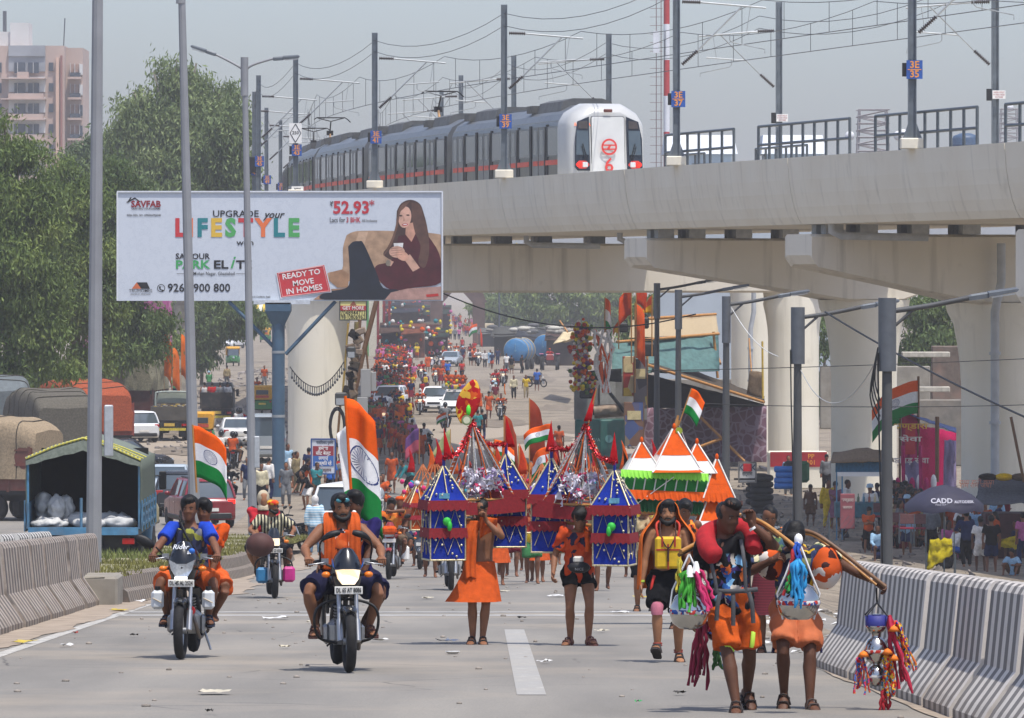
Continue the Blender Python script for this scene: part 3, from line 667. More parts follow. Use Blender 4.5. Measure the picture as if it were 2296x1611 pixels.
bt('with',895,395,38,'#2a2a2c',.01,w=112); bt('SAVIOUR',437,486,38,'#1d1c1e',.02,al='LEFT',sx=1.12,w=226); bt('PARK',437,541,54,'#3f9e58',.03,al='LEFT',sx=1.1,w=226); bt('EL',685,541,54,'#1d1c1e',.03,al='LEFT',sx=1.1,w=95); bt('i',805,527,84,'#3f9e58',.01,shear=.3); bt('TE',835,541,54,'#1d1c1e',.03,al='LEFT',sx=1.1,w=105)
bt('Mohan Nagar, Ghaziabad',690,598,24,'#444447',.004,w=270); 
for x0,x1 in((445,530),(833,920)): bp([(x0,597),(x1,597),(x1,600),(x0,600)],'#55555a',.006,'printed_rule')
bp([(150,697),(182,655),(212,697)],'#c8693c',.006,'house_emblem'); bp([(182,655),(250,655),(270,697),(212,697)],'#1a1a1c',.006,'house_emblem'); bt('TRUHOMES',208,711,22,'#4a4a4c',.002,sx=1.0,w=152); bt('INDIA REAL EST. OPPORTUNITIES',208,733,9,'#4a4a4c',.005,sx=.85,w=130)
n=24
for k in range(n):
    q0,q1=2*math.pi*k/n,2*math.pi*(k+1)/n; 
b=MB()
for k in range(n):
    q0,q1=2*math.pi*k/n,2*math.pi*(k+1)/n; b.add([bz(343+26*math.cos(q0),693+26*math.sin(q0),.006),bz(343+26*math.cos(q1),693+26*math.sin(q1),.006),bz(343+22*math.cos(q1),693+22*math.sin(q1),.006),bz(343+22*math.cos(q0),693+22*math.sin(q0),.006)],[(0,1,2,3)])
b.build('phone_ring',BLACK,bb); bp([(332,682),(338,679),(341,690),(338,694),(348,704),(353,701),(360,708),(350,714),(334,700),(328,688)],'#1a1a1c',.006,'phone_emblem')
bt('9268 900 800',385,693,54,'#1b1a1c',.016,al='LEFT',sx=.93,w=410); bt('*Terms & Conditions Apply',985,750,13,'#2a2a2c',.01,w=150)
bt('52.93',1470,168,82,'#b92d38',.03,al='LEFT',sx=.86,w=235); bt('\u20b9',1462,142,32,'#3a3a3c',.01); bt('*',1725,150,60,'#b92d38',.01); bt('Lacs for',1448,247,34,'#3a3a3c',.006,al='LEFT',sx=.8,w=100); bt('3 BHK',1557,247,34,'#b92d38',.02,al='LEFT',sx=.85,w=93); bt('All Inclusive',1660,251,19,'#3a3a3c',.004,al='LEFT',sx=.98,w=100)
# printed picture of a seated woman
SO='#a98a6e'
bp([(1560,345),(1600,325),(1660,317),(1860,318),(2140,335),(2180,380),(2181,640),(1450,640),(1445,590),(1530,572),(1536,430)],SO,.004,'printed_sofa'); bp([(1640,322),(1700,322),(1660,470),(1650,560),(1600,560),(1610,420)],'#bb9c80',.005,'printed_sofa')
bp([(1450,590),(1530,570),(1575,600),(1570,690),(1500,690),(1440,640)],'#9a7658',.006,'printed_sofa'); bp([(1340,768),(1440,700),(1600,690),(1700,768)],'#a07c60',.006,'printed_sofa')
bp([(1890,185),(1920,135),(1980,113),(2040,140),(2068,210),(2090,300),(2105,420),(2095,540),(2050,520),(2020,600),(1960,612),(1930,520),(1880,520),(1800,470),(1850,400),(1880,300)],'#4a332b',.008,'printed_hair')
bp([(1900,350),(2060,335),(2130,400),(2176,500),(2178,655),(2000,690),(1850,705),(1752,610),(1755,545),(1850,515),(1880,430)],'#4a151c',.010,'printed_jumper')
bp([(1570,420),(1600,390),(1640,385),(1672,402),(1752,580),(1800,690),(1900,705),(1850,769),(1415,769),(1420,720),(1560,690),(1580,600)],'#171d28',.012,'printed_trousers')
bp([(1810,769),(1850,722),(1960,695),(2181,682),(2181,769)],'#a9857a',.014,'printed_cushion')
bp([(1950,270),(2010,260),(2015,330),(1985,390),(1945,340)],'#b98a74',.012,'printed_neck'); bp(el(1942,228,42,70,20,.12),'#d2a48e',.014,'printed_face')
bp(el(1915,218,11,5),'#3a2620',.016,'printed_eye'); bp(el(1962,214,11,5),'#3a2620',.016,'printed_eye'); bp(el(1943,276,20,8,12,-.1),'#b2343c',.016,'printed_lips'); bp(el(1943,275,14,3,12,-.1),'#f0e6e0',.017,'printed_teeth'); bp([(1934,222),(1944,250),(1930,254)],'#b98a74',.016,'printed_nose')
bp([(1985,130),(2040,150),(2065,220),(2095,330),(2100,470),(2070,560),(2030,520),(2045,420),(2010,330),(1990,230)],'#5b4035',.018,'printed_hair'); bp([(1900,180),(1930,140),(1975,122),(1940,165),(1910,200),(1895,290),(1850,420),(1800,480),(1850,380),(1880,290)],'#6a4b3c',.018,'printed_hair')
bp([(1935,500),(1975,470),(2040,560),(1995,585)],'#c49a84',.016,'printed_arm'); bp([(1868,398),(1932,396),(1922,480),(1880,482)],'#e3e0dc',.018,'printed_cup'); bp(el(1890,455,52,38),'#cda08a',.020,'printed_hand'); bp(el(1925,480,45,30,14,.5),'#c3937c',.021,'printed_hand')
for k in range(4): bp([(1850,432+k*15),(1925,425+k*15),(1925,428+k*15),(1850,436+k*15)],'#9c6f5c',.0215,'printed_finger_line')
bp([(1845,510),(1870,520),(1850,550),(1822,535)],'#c49a84',.022,'printed_wrist'); bp(el(1833,528,16,20),'#8a8070',.023,'printed_watch')
bp([(2080,735),(2160,728),(2165,745),(2085,752)],'#b8322c',.02,'printed_emblem')
# red stamp
a=[(1095,590),(1418,533),(1462,720),(1125,762)]; bp(a,'#c9cdd0',.022,'stamp_edge'); cx,cy=1277,650; bp([(cx+(x-cx)*.96,cy+(y-cy)*.93) for x,y in a],'#bf3439',.024,'stamp')
for s_,x,y,w in(('READY TO',1262,602,1.0),('MOVE',1275,655,1.0),('IN HOMES',1282,702,1.0)): bt(s_,x,y,36,'#e4ddd8',.02,d=.03,ry=-8.5,sx=1.05)
b=MB()
for f0,f1 in((.91,.89),):
    q=[(cx+(x-cx)*f0,cy+(y-cy)*f0*.97) for x,y in a]; 
    for (x0,y0),(x1,y1) in zip(q,q[1:]+q[:1]): b.tube([bz(x0,y0,.03),bz(x1,y1,.03)],.012,4)
b.build('stamp_border',mat('#e0a8a4',.6,0,0),bb)
# ================= yellow phone sign, police board
def board(px0,px1,py0,py1,Y,name,lab,c,rim,back=.05):
    a,d=P(px0,py0,Y),P(px1,py1,Y); o=((a.x+d.x)/2,Y,(a.z+d.z)/2); t=T(name,lab,'sign',o); w,h=d.x-a.x,a.z-d.z
    b=MB(); b.box((0,0,0),(w,back,h)); b.build('sign_face',mat(c,.6,0,.05,2),t)
    b=MB(); r=.03
    for z in(-h/2,h/2): b.box((0,-.01,z),(w+.04,back+.04,.05))
    for x in(-w/2,w/2): b.box((x,-.01,0),(.05,back+.04,h-.05))
    b.build('sign_rim',mat(rim,.6),t); return t,w,h
def fitx(s,w,h,x,z,c,par,bold=.02,y=-.035,nm='lettering'):
    o=text(s,h/.72,(x,y,z),mat(c,.6,0,0),par,bold=bold,name=nm); xs=[v.co.x for v in o.data.vertices]; k=w/max(.01,max(xs)-min(xs)); o.scale=(k,1,1); return o
t,w,h=board(762,822,675,718,247,'phone_sign','yellow phone number sign hung under the billboard edge','#d8cf86','#3a3f3a')
b=MB(); b.box((0,-.03,h*.12),(w,.02,h*.25)); b.build('red_band',mat('#b22f38',.6,0,.05),t); fitx('GET MORE',w*.8,.15,0,h*.12,'#e8e2d8',t,y=-.045); fitx('7048944711',w*.9,.2,0,-h*.13,'#2a2418',t,.004); fitx('9810806962',w*.9,.2,0,-h*.35,'#2a2418',t,.004)
b=MB(); b.prism([(-.14,h*.28),(.14,h*.28),(.05,h*.46),(-.02,h*.46)],lambda u,v:(u,-.03,v),lambda u,v:(u,-.04,v)); b.build('sign_emblem',mat('#8a4a30',.6),t)
t,w,h=board(698,752,985,1063,214,'police_board','blue rimmed hindi seat belt police board by the steel post','#c9ccd2','#2f4f86')
b=MB(); b.box((0,-.03,h*.16),(w*.86,.02,h*.28)); b.build('red_panel',mat('#8f2a34',.6,0,.05),t); b=MB(); b.box((0,-.03,-h*.13),(w*.86,.02,h*.3)); b.build('blue_panel',mat('#3564a8',.6,0,.05),t)
fitx('गाजियाबाद पुलिस',w*.7,.1,w*.06,h*.40,'#3a4458',t); fitx('हमेशा',w*.4,.13,0,h*.23,'#e8e4e0',t,y=-.045); fitx('सीट बेल्ट',w*.62,.13,0,h*.09,'#e8e4e0',t,y=-.045); fitx('लगाएं',w*.4,.13,0,-h*.05,'#e8e4e0',t,y=-.045); fitx('सुरक्षित रहें',w*.68,.13,0,-h*.2,'#e8e4e0',t,y=-.045); fitx('हिन्दुस्तान',w*.66,.12,0,-h*.39,'#5a3a34',t)
for x in(-w*.4,w*.4): b=MB(); b.tube([(x,.05,-h/2),(x,.05,-h/2-1.6)],.03,6); b.build('sign_leg',STEEL,t)
# ================= street lamps
def luminaire(t,p,d,L=.8,nm='lamp_head'):
    d=V(d).normalized(); q=V((-d.y,d.x,0)); 
    if q.length<.1: q=V((0,1,0))
    up=d.cross(q); up=up if up.z>0 else -up; p=V(p); b=MB(); rings=[]
    for s_,w,h0,h1 in((0,.06,.05,.05),(.05,.07,.06,.06),(L*.38,.08,.06,.06),(L*.4,.15,.04,.07),(L*.95,.15,.03,.06),(L,.12,.0,.03)):
        c=p+d*s_; rings.append([c+q*w-up*h0,c+q*w+up*h1*.4,c+q*w*.5+up*h1,c-q*w*.5+up*h1,c-q*w+up*h1*.4,c-q*w-up*h0])
    b.loft(rings,sm=False); b.build(nm,mat('#63686c',.5,.4,.1),t)
    c=p+d*L*.68-up*.05; b=MB(); b.loft([[c+d*a*L*.24+q*e*.12-up*z for a,e in((-1,-1),(1,-1),(1,1),(-1,1))] for z in(0,.02)],sm=False); b.build('lamp_lens',mat('#d8dada',.2,0,0),t)
def polemesh(h,r0,r1,m,t,n=12,dx=0,nm='post'):
    b=MB(); b.tube([(dx*k/8,0,h*k/8) for k in range(9)],[r0+(r1-r0)*k/8 for k in range(9)],n,sm=n>10); return b.build(nm,m,t)
PGAL=mat('#8d8e90',.55,.15,.12,1.2,dirt=.25,dc='#77797b')
for px,Y,lean,lab in((210,105,.1,'thick grey street lamp post rising through the frame by the blue truck'),(438,137,-.35,'leaning grey street lamp post behind the rider with the flag'),(567,170,-.25,'twin armed grey street lamp on the median crossing the billboard')):
    p=on(px,Y,.4); t=T('street_lamp',lab,'street lamp',p,group='street lamps along the median'); H=14.25
    r=.15 if Y<160 else .14
    polemesh(H,r,.085,PGAL,t,10,lean*1.0)
    b=MB(); b.box((-.0,-.0,-.05),(.5,.5,.16)); b.build('base_plate',STEEL,t)
    b=MB(); b.box((.0+lean*.17+ (.16 if px>300 else .26),0,2.5),(.16,.2,.95 if px!=438 else .6),ch=.02); b.build('switch_box',mat('#a9adb0',.5,.2),t)
    b=MB(); b.tube([(lean,0,H-1.1),(lean,0,H+.05)],.115,12); b.build('pole_cap',PGAL,t)
    for s in(-1,1):
        b=MB(); pts=crom([(lean,0,H-.35),(lean+s*.25,0,H-.18),(lean+s*.75,0,H+.08 if s<0 else H-.02),(lean+s*1.0,0,H+.18 if s<0 else H+.03)],5); b.tube(pts,.035,8); b.build('lamp_arm',PGAL,t)
        luminaire(t,(lean+s*.85,0,H+.13 if s<0 else H+.0),(s,0,.32 if s<0 else .08),.8)
DPOL=mat('#4b4c4c',.6,.1,.15,1.2,dirt=.3,dc='#5a5b5c'); 
for px,Y,yt,lab in((1987,107,672,'nearest grey street lamp right of the walkers, wires tied to its head'),(1787,138,692,'grey street lamp in front of the red plinth pier'),(1627,168,667,'grey street lamp in front of the patterned pink cloth'),(1520,198,652,'grey street lamp with its arm over the tent, next to the last one'),(1472,222,637,'farthest grey street lamp beside the flags of the tent')):
    x=(px-HX)/F*Y; zt=CZ-(yt-HY)/F*Y; z0=G(x,Y)*.3; t=T('street_lamp',lab,'street lamp',(x,Y,z0),group='street lamps beside the service road'); H=zt-z0
    polemesh(H,.135,.085,DPOL,t,12,.02); b=MB(); b.tube([(.02,0,H-1.35),(.02,0,H+.03)],.13+.04*(Y<150),16); b.build('arm_socket',mat('#63676b',.5,.4,.1),t)
    b=MB(); b.tube(crom([(.1,0,H-.22),(.8,0,H-.12),(1.7,0,H+.06)],5),.05,8); b.tube([(.1,0,H-.55),(.5,0,H-.2)],.03,6); b.build('lamp_arm',DPOL,t)
    luminaire(t,(1.55,0,H+.03),(1,0,.16),.95)
    if Y<150:
        b=MB(); b.tube([(-.16,-.05,H-1.0),(-.15,-.15,H-2.2),(-.05,-.16,1.5),(-.12,-.1,.2)],.018,5); b.build('cable',BLACK,t)
    if Y<110:
        for k in range(4): b=MB(); b.tube(crom([(-.16,-.08,H-.9),(-.22-.03*k,-.1,H-1.5-.1*k),(-.12,-.1,H-1.9-.15*k)],4),.014,5); b.build('cable_loop',BLACK,t)
# slack cables
def cable(lab,pts,r=.018,m=None): b=MB(); b.tube(crom(pts,10),r,5); return tag(b.build('cable',m or BLACK),lab,'cable')
def scable(lab,a,c,s,r=.02,m=None):
    a,c=V(a),V(c); return cable(lab,[a.lerp(c,k/6)-V((0,0,4*s*(k/6)*(1-k/6))) for k in range(7)],r,m)
scable('black cable slanting down from the lamp arm across the right pier',P(1850,700,130),P(2330,950,108),.1,.022); scable('black cable sagging below the portal beam over the street',P(985,655,246),P(1560,705,240),1.0,.03)
scable('thin wire hanging between two lamp posts by the piers',P(1795,830,138),P(1988,760,107),1.0,.012,mat('#a8a8a4',.6)); scable('white wire looping down from the lamp arm at the tent',P(1640,690,168),P(1745,800,160),.25,.012,mat('#cfcfca',.6))
scable('long thin wire crossing in front of the piers at mid height',P(1450,832,160),P(2400,800,160),.05,.012); scable('second thin wire crossing in front of the piers lower down',P(1560,905,160),P(2400,905,160),.1,.012)
# ================= trees
def leafmat(c0,c1,c2):
    t=NT('leaves'); g=t.n('NewGeometry'); co=t.co(); col=t.ramp(t.noise(.55,4,co),(.32,c0),(.5,c1),(.7,c2)); rp=t.n('ObjectInfo')
    col2=t.mix(.35,col,t.ramp(t.noise(6,2,co),(.3,c0),(.7,c2))); t.set(col2,.65,0,.25)
    tr=t.n('BsdfTranslucent'); t.l(t.mix(.5,col2,'#6a7d2a'),tr.inputs[0]); mx=t.n('MixShader'); mx.inputs[0].default_value=.2
    out=t.t.nodes['Material Output']; t.l(t.b.outputs[0],mx.inputs[1]); t.l(tr.outputs[0],mx.inputs[2]); t.l(mx.outputs[0],out.inputs[0]); return t.m
LM={'e':leafmat('#4d5e3a','#6e7f4d','#909c68'),'b':leafmat('#3a4d27','#5b7137','#8d9950'),'d':leafmat('#384c2b','#54693a','#7a884b'),'f':leafmat('#43563a','#5a6c44','#75835a')}
BARK=mat('#6e6353',.9,0,.3,3,.5,20); BARKE=mat('#9a9284',.8,0,.3,2,.4,15)
def tree(lab,blobs,Y,n,ls,kind,trunk=None,droop=0,depth=1,seed=1,name='tree',clump=.42,bark=BARK,group=None,dy=0,sub=11):
    g=np.random.default_rng(seed); B=[]
    for (px,py,rx,ry) in blobs:
        c=P(px,py,Y); s=Y/F; B.append((c.x,c.y+g.uniform(-1,1)*rx*s*.4*depth,c.z,rx*s,max(rx,ry)*s*depth*.8,ry*s))
    B=np.array(B); w=B[:,3]*B[:,5]*1.0; w=w/w.sum()
    base=V((float((B[:,0]*w).sum()),Y,0)) if trunk is None else V(((trunk-HX)/F*Y,Y,0))
    base.z=0
    t=T(name,lab,'tree',base,group=group)
    nsub=max(10,int(len(B)*sub)); bs=g.choice(len(B),nsub,p=w); d=g.normal(size=(nsub,3)); d/=np.linalg.norm(d,axis=1)[:,None]; d[:,1]-=.25; rr=g.uniform(.2,1,nsub)**.4
    SB=B[bs,:3]+d*rr[:,None]*B[bs,3:6]*.92; SR_=np.minimum(B[bs,3],B[bs,5])*g.uniform(.2,.46,nsub); q=SR_**2; nc=n//26; bi=g.choice(nsub,nc,p=q/q.sum())
    d=g.normal(size=(nc,3)); d/=np.linalg.norm(d,axis=1)[:,None]; d[:,2]=np.abs(d[:,2])*.9-.25; C=SB[bi]+d*(SR_[bi]*g.uniform(.55,1,nc)**.5)[:,None]*np.array([1.15,1.15,.8])
    m=26; L=np.repeat(C,m,0); N=len(L); L+=g.normal(size=(N,3))*clump*np.array([1,1,.75])*np.repeat(g.uniform(.5,1.2,nc),m)[:,None]
    if droop: L[:,2]-=np.abs(g.normal(size=N))*droop*np.repeat(g.uniform(.2,1,nc),m)
    a=g.uniform(0,2*math.pi,N); el=g.normal(-.25 if not droop else -.95,.5,N); ln=ls*g.uniform(.6,1.3,N); wd=ln*(.42 if not droop else .28)
    ax=np.stack([np.cos(a)*np.cos(el),np.sin(a)*np.cos(el),np.sin(el)],1); r=g.normal(size=(N,3)); sd_=np.cross(ax,r); sd_/=np.linalg.norm(sd_,axis=1)[:,None]
    v=np.stack([L,L+ax*ln[:,None]*.5+sd_*wd[:,None]*.5,L+ax*ln[:,None],L+ax*ln[:,None]*.5-sd_*wd[:,None]*.5],1).reshape(-1,3)-np.array(base)
    me=bpy.data.meshes.new('crown'); me.vertices.add(N*4); me.vertices.foreach_set('co',v.astype(np.float32).ravel()); me.loops.add(N*4); me.loops.foreach_set('vertex_index',np.arange(N*4,dtype=np.int32)); me.polygons.add(N); me.polygons.foreach_set('loop_start',np.arange(0,N*4,4,dtype=np.int32)); me.update(calc_edges=True)
    me.materials.append(LM[kind]); o=link('crown',me,t); o['kind']='stuff'
    b=MB(); zc=float(B[:,2].min()); top=V((0,0,max(2.,zc))); zt=float(B[:,2].max()); r0=max(.15,zt*.022)
    b.tube(crom([(0,0,-.3),(.1,0,top.z*.5),(-.1,.1,top.z),(0,0,(top.z+zt)/2)],4),[r0*(1-.045*k) for k in range(13)],9)
    for k in range(min(9,len(B))):
        q=V(B[k][:3])-base; z0=max(1.5,min(q.z*.55,top.z)); b.tube(crom([(0,0,z0),(q.x*.35,q.y*.35,z0+(q.z-z0)*.55),(q.x,q.y,q.z+.2*B[k][5])],4),[r0*.5*(1-.09*j) for j in range(9)],6)
    b.build('trunk',bark,t); return t
tree('tall drooping eucalyptus rising behind the billboard',[(300,215,42,40),(345,170,50,45),(395,140,42,32),(440,150,45,38),(500,205,48,45),(530,270,38,60),(415,230,80,70),(300,290,50,60),(350,300,80,80),(460,300,80,80),(400,390,130,70),(510,390,60,65),(290,390,55,50),(545,340,25,60),(260,250,26,40)],400,110000,.43,'e',400,1.5,1,3,bark=BARKE,clump=.5,sub=15)
tree('dense green tree at the frame edge above the tarpaulin trucks',[(10,300,36,60),(40,370,65,65),(0,450,90,80),(70,470,70,70),(20,570,100,80),(60,660,90,80),(0,740,90,60),(90,760,55,50),(20,820,80,50),(120,830,60,40)],255,80000,.28,'b',30,.2,.8,5)
tree('broad green tree left of the billboard with yellowish shoots',[(150,400,50,45),(110,440,50,50),(190,450,55,50),(150,530,70,60),(200,600,80,70),(140,650,70,60),(230,680,70,60),(180,760,80,50),(200,820,60,40)],275,80000,.28,'b',170,.2,.8,8)
tree('leafy tree against the billboard edge, lower than its neighbours',[(250,400,50,40),(290,440,45,40),(235,480,60,50),(270,560,50,60),(275,640,60,60),(260,720,70,60),(330,740,60,50),(290,790,60,40)],300,50000,.3,'d',265,.3,.8,11)
tree('thin pale tree between the tower block and the eucalyptus',[(215,290,18,22),(200,330,28,26),(240,330,30,26),(220,365,45,28),(170,350,22,20)],420,7000,.5,'f',215,.6,1,12)
tree('shady tree below the billboard near the parked white cars',[(400,700,60,45),(470,715,60,50),(540,705,55,40),(440,760,50,30),(350,740,55,50),(400,790,60,40),(450,800,50,30)],440,34000,.45,'d',450,.3,.8,15)
tree('dusty tree below the billboard behind the pink hoarding',[(300,760,45,40),(345,790,40,35),(380,775,30,30)],380,9000,.42,'b',330,.3,.8,16)
tree('hazy tree beside the gate at the far end of the street',[(1130,680,60,48),(1090,695,35,38),(1180,710,45,40),(1140,720,40,30)],820,15000,.8,'b',1130,.5,.8,17)
tree('large hazy tree beyond the water tankers',[(1240,680,70,55),(1310,685,65,55),(1380,680,60,55),(1210,720,50,35),(1290,735,70,30),(1430,690,50,50)],720,34000,.7,'b',1290,.5,.8,18)
tree('tree with light leaves behind the flags of the tent',[(1470,700,55,42),(1440,740,40,40),(1510,690,40,35)],420,10000,.4,'b',1470,.3,.8,19)
tree('dark tree in the gap between the two big piers',[(2060,690,40,40),(2110,700,40,50),(2085,760,55,50),(2050,800,40,40),(2140,780,40,40)],330,16000,.34,'d',2085,.3,.8,20)
tree('tree top showing in the slit between two piers',[(1848,740,12,60),(1850,860,10,60)],330,2500,.34,'d',1850,.3,.8,21)
tree('row of dark trees at the far end of the left road',[(560,690,60,50),(500,730,50,40),(620,700,50,50),(450,740,50,40),(600,740,50,25)],900,26000,.9,'d',560,.4,.8,31)
tree('tree belt behind the parked trucks',[(20,860,70,50),(110,850,60,45),(190,850,60,40),(260,830,50,40),(-60,840,60,60)],330,26000,.42,'d',110,.3,.8,32)
# ================= apartment tower
AY=800.; PK=mat('#b59f92',.85,0,.12,.15,dirt=.25,dc='#8d7a6f'); GYW=mat('#8f9296',.85,0,.2,.2,dirt=.4,dc='#63666a'); WTW=mat('#c9c8c4',.8,0,.1,.3); DKW=mat('#343d48',.3,0,.2,.6); RDW=mat('#8f5f56',.8)
ap=T('apartment_tower','pink beige apartment tower with balconies behind the trees','building',(P(60,100,AY).x,AY,0)); x0=ap.location.x
def ab(px0,px1,py0,py1,dy,th,m,nm):
    a,c=P(px0,py0,AY),P(px1,py1,AY); b=MB(); b.box(((a.x+c.x)/2-x0,dy,(a.z+c.z)/2),(c.x-a.x,th,a.z-c.z)); return b.build(nm,m,ap)
ab(-60,144,103,640,6,12,PK,'wall'); ab(144,182,106,640,9,12,PK,'wall'); ab(126,133,130,640,-.3,.8,mat('#c9a892',.85,0,.1,.3),'pilaster'); ab(136,140,125,640,-.2,.5,RDW,'stripe')
ab(20,102,103,127,-.2,1.0,GYW,'parapet_wall'); ab(20,62,50,103,5,6,WTW,'roof_room'); ab(-10,22,70,103,6,7,WTW,'roof_room'); ab(0,7,22,70,5,1.2,mat('#4c5055',.6),'water_pipe')
b=MB(); p=P(143,40,AY); b.tube([(p.x-x0,2,p.z),(p.x-x0-.2,2,p.z-4.4)],.09,5); b.build('antenna',STEEL,ap)
for k in range(8):
    y=127+k*46
    ab(20,102,y,y+34,.15-.4,.4,GYW if k==0 else WTW,'balcony_back'); ab(33,58,y+14,y+38,-.5,.3,DKW,'window'); ab(64,88,y+14,y+38,-.5,.3,DKW,'window')
    ab(40,41,y+14,y+38,-.7,.2,WTW,'window_bar'); ab(75,76,y+14,y+38,-.7,.2,WTW,'window_bar')
    ab(22,100,y+38,y+50,-1.3,2.6,PK,'balcony_front') if k!=0 else ab(42,66,y+36,y+50,-1.3,2.6,PK,'balcony_front'); ab(5,104,y+49,y+52,-1.4,3,PK,'balcony_slab')
    ab(110,120,y+14,y+33,-.1,.3,DKW,'window'); ab(-20,4,y+14,y+36,-.1,.3,DKW,'window')
    ab(155,173,y+16,y+34,2.9,.4,mat('#9d7f70',.8),'blind'); ab(155,178,y+36,y+44,2.2,1.6,DKW,'balcony_rail'); ab(150,180,y+45,y+50,2.0,2,PK,'balcony_slab')
    ab(176,182,y+16,y+40,2.8,.5,WTW if k<2 else DKW,'window')
    for q in(154,164,175): ab(q,q+1.2,y+14,y+40,2.6,.3,WTW,'window_bar')
# ================= people
def skin(c): return mat(c,.58,0,.16,9,.15,110,.28,name='skin')
SK=[skin(c) for c in('#5a3a29','#6e4833','#80563c','#96694a','#4a3024')]
HAIR=mat('#0d0b0a',.6,0,.3,30,.5,60,.3,name='hair')
EYEW=mat('#8f877e',.3,0,0); EYED=mat('#0f0b0a',.3,0,0); LIP=mat('#5a2f28',.6,0,0)
def ik(a,b,l1,l2,hint):
    d=b-a; L=min(d.length,(l1+l2)*.999); u=d.normalized(); x=(L*L+l1*l1-l2*l2)/(2*L); h=math.sqrt(max(0,l1*l1-x*x)); hv=V(hint); hv=(hv-u*hv.dot(u)); hv=hv.normalized() if hv.length>1e-5 else u.orthogonal().normalized()
    return a+u*x+hv*h, a+u*L
def skel(p):
    hip=V(p.get('hip',(0,0,.89))); yaw=p.get('yaw',0); Rz=M.Rotation(yaw,3,'Z'); r=Rz@V((1,0,0)); f=Rz@V((0,-1,0)); ln,sl_=p.get('lean',0.04),p.get('side',0)
    u=(V((0,0,1))*math.cos(ln)+f*math.sin(ln)); u=(u+r*math.sin(sl_)).normalized(); ff=(f-u*f.dot(u)).normalized(); rr=u.cross(ff)
    ty=p.get('twist',0); Rt=M.Rotation(ty,3,u); sr,sf=Rt@rr,Rt@ff
    J=dict(hip=hip,u=u,f=ff,r=rr,sr=sr,sf=sf); neck=hip+u*.505+ff*.01; J['neck']=neck
    hy,hp=p.get('head',(0,0)); Rh=M.Rotation(hy,3,'Z'); hf=Rh@V((0,-1,0)); hr=Rh@V((1,0,0)); hf=M.Rotation(-hp,3,hr)@hf if 0 else (hf*math.cos(hp)+V((0,0,-1))*math.sin(hp)); hu=hr.cross(hf)*1; hu=(V((0,0,1))*math.cos(hp)+(Rh@V((0,-1,0)))*math.sin(hp))
    tilt=p.get('tilt',0)
    if tilt: Q=M.Rotation(tilt,3,hf); hr,hu=Q@hr,Q@hu
    J.update(hf=hf,hr=hr,hu=hu,head=neck+u*.04+hu*.115+hf*.025)
    for s,k in((-1,'0'),(1,'1')):
        sh=neck-u*.045+sr*(s*.178); J['sh'+k]=sh; t=p.get('h'+k); t=V(t) if t else sh+V((s*.07,.02,-.52)); t=t
        J['el'+k],J['wr'+k]=ik(sh,t,.285,.25,p.get('e'+k,(s*.5,.6,-.2)))
        hj=hip+rr*(s*.09)-u*.02; J['hj'+k]=hj; a=V(p.get('f'+k,(s*.1,0,.075))); J['kn'+k],J['an'+k]=ik(hj,a,.42,.405,p.get('k'+k,tuple(f+rr*s*.12)))
    return J
def ring(c,r,f,rx,ry,n=14,ryb=None): return [c+r*(rx*math.cos(q))+f*((ry if math.sin(q)>0 else (ryb or ry))*math.sin(q)) for q in [2*math.pi*k/n for k in range(n)]]
TR=[(-.13,.085,.08),(-.08,.15,.10),(0,.160,.108),(.09,.146,.1),(.2,.148,.1),(.32,.168,.112),(.41,.172,.104),(.465,.125,.085),(.505,.066,.066),(.56,.054,.056),(.62,.05,.052)]
def torso(b,J,t0,t1,e,bk=1,flare=0,rel=None):
    rings=[]; ts=[t for t,_,_ in TR if t0<t<t1]; ts=[t0]+ts+[t1]
    for t in ts:
        for (ta,xa,ya),(tb,xb,yb) in zip(TR,TR[1:]):
            if ta<=t<=tb: k=(t-ta)/(tb-ta); rx,ry=xa+(xb-xa)*k,ya+(yb-ya)*k; break
        k=sstep(.0,.4,t); r=(J['r']*(1-k)+J['sr']*k).normalized(); f=(J['f']*(1-k)+J['sf']*k).normalized(); belly=.012*math.exp(-((t-.1)/.1)**2)*bk
        fl=flare*max(0,(.15-t)/.25)
        kb=bk if t<.48 else 1
        rings.append(ring(J['hip']+J['u']*t+f*belly,r,f,rx*kb+e+fl,ry*kb+e+fl))
    b.loft(rings)
def remesh(b,vox,m,name,it=4,wr=0,seed=0,extra=None):
    me=b.mesh(name,m); me=evalmods(me,[('REMESH',dict(mode='VOXEL',voxel_size=vox,use_smooth_shade=True)),('SMOOTH',dict(factor=.5,iterations=it))])
    if wr:
        n=len(me.vertices); co=np.empty(n*3); me.vertices.foreach_get('co',co); co=co.reshape(-1,3); no=np.empty(n*3); me.vertices.foreach_get('normal',no); no=no.reshape(-1,3); g=np.random.default_rng(seed+1); d=np.zeros(n)
        for k in range(7):
            w=g.normal(size=3)*np.array([26,26,17]); d+=np.sin(co@w+g.uniform(0,6.28)+1.3*np.sin(co@(g.normal(size=3)*9)))
        me.vertices.foreach_set('co',(co+no*(d*wr/2.6)[:,None]).ravel()); me.update()
    me.name=name; me.materials.clear(); me.materials.append(m)
    me.polygons.foreach_set('use_smooth',[True]*len(me.polygons))
    if extra and extra.f:
        ex=extra.mesh('x',m); bm_=__import__('bmesh').new(); bm_.from_mesh(me); bm_.from_mesh(ex); bm_.to_mesh(me); bm_.free()
    return me
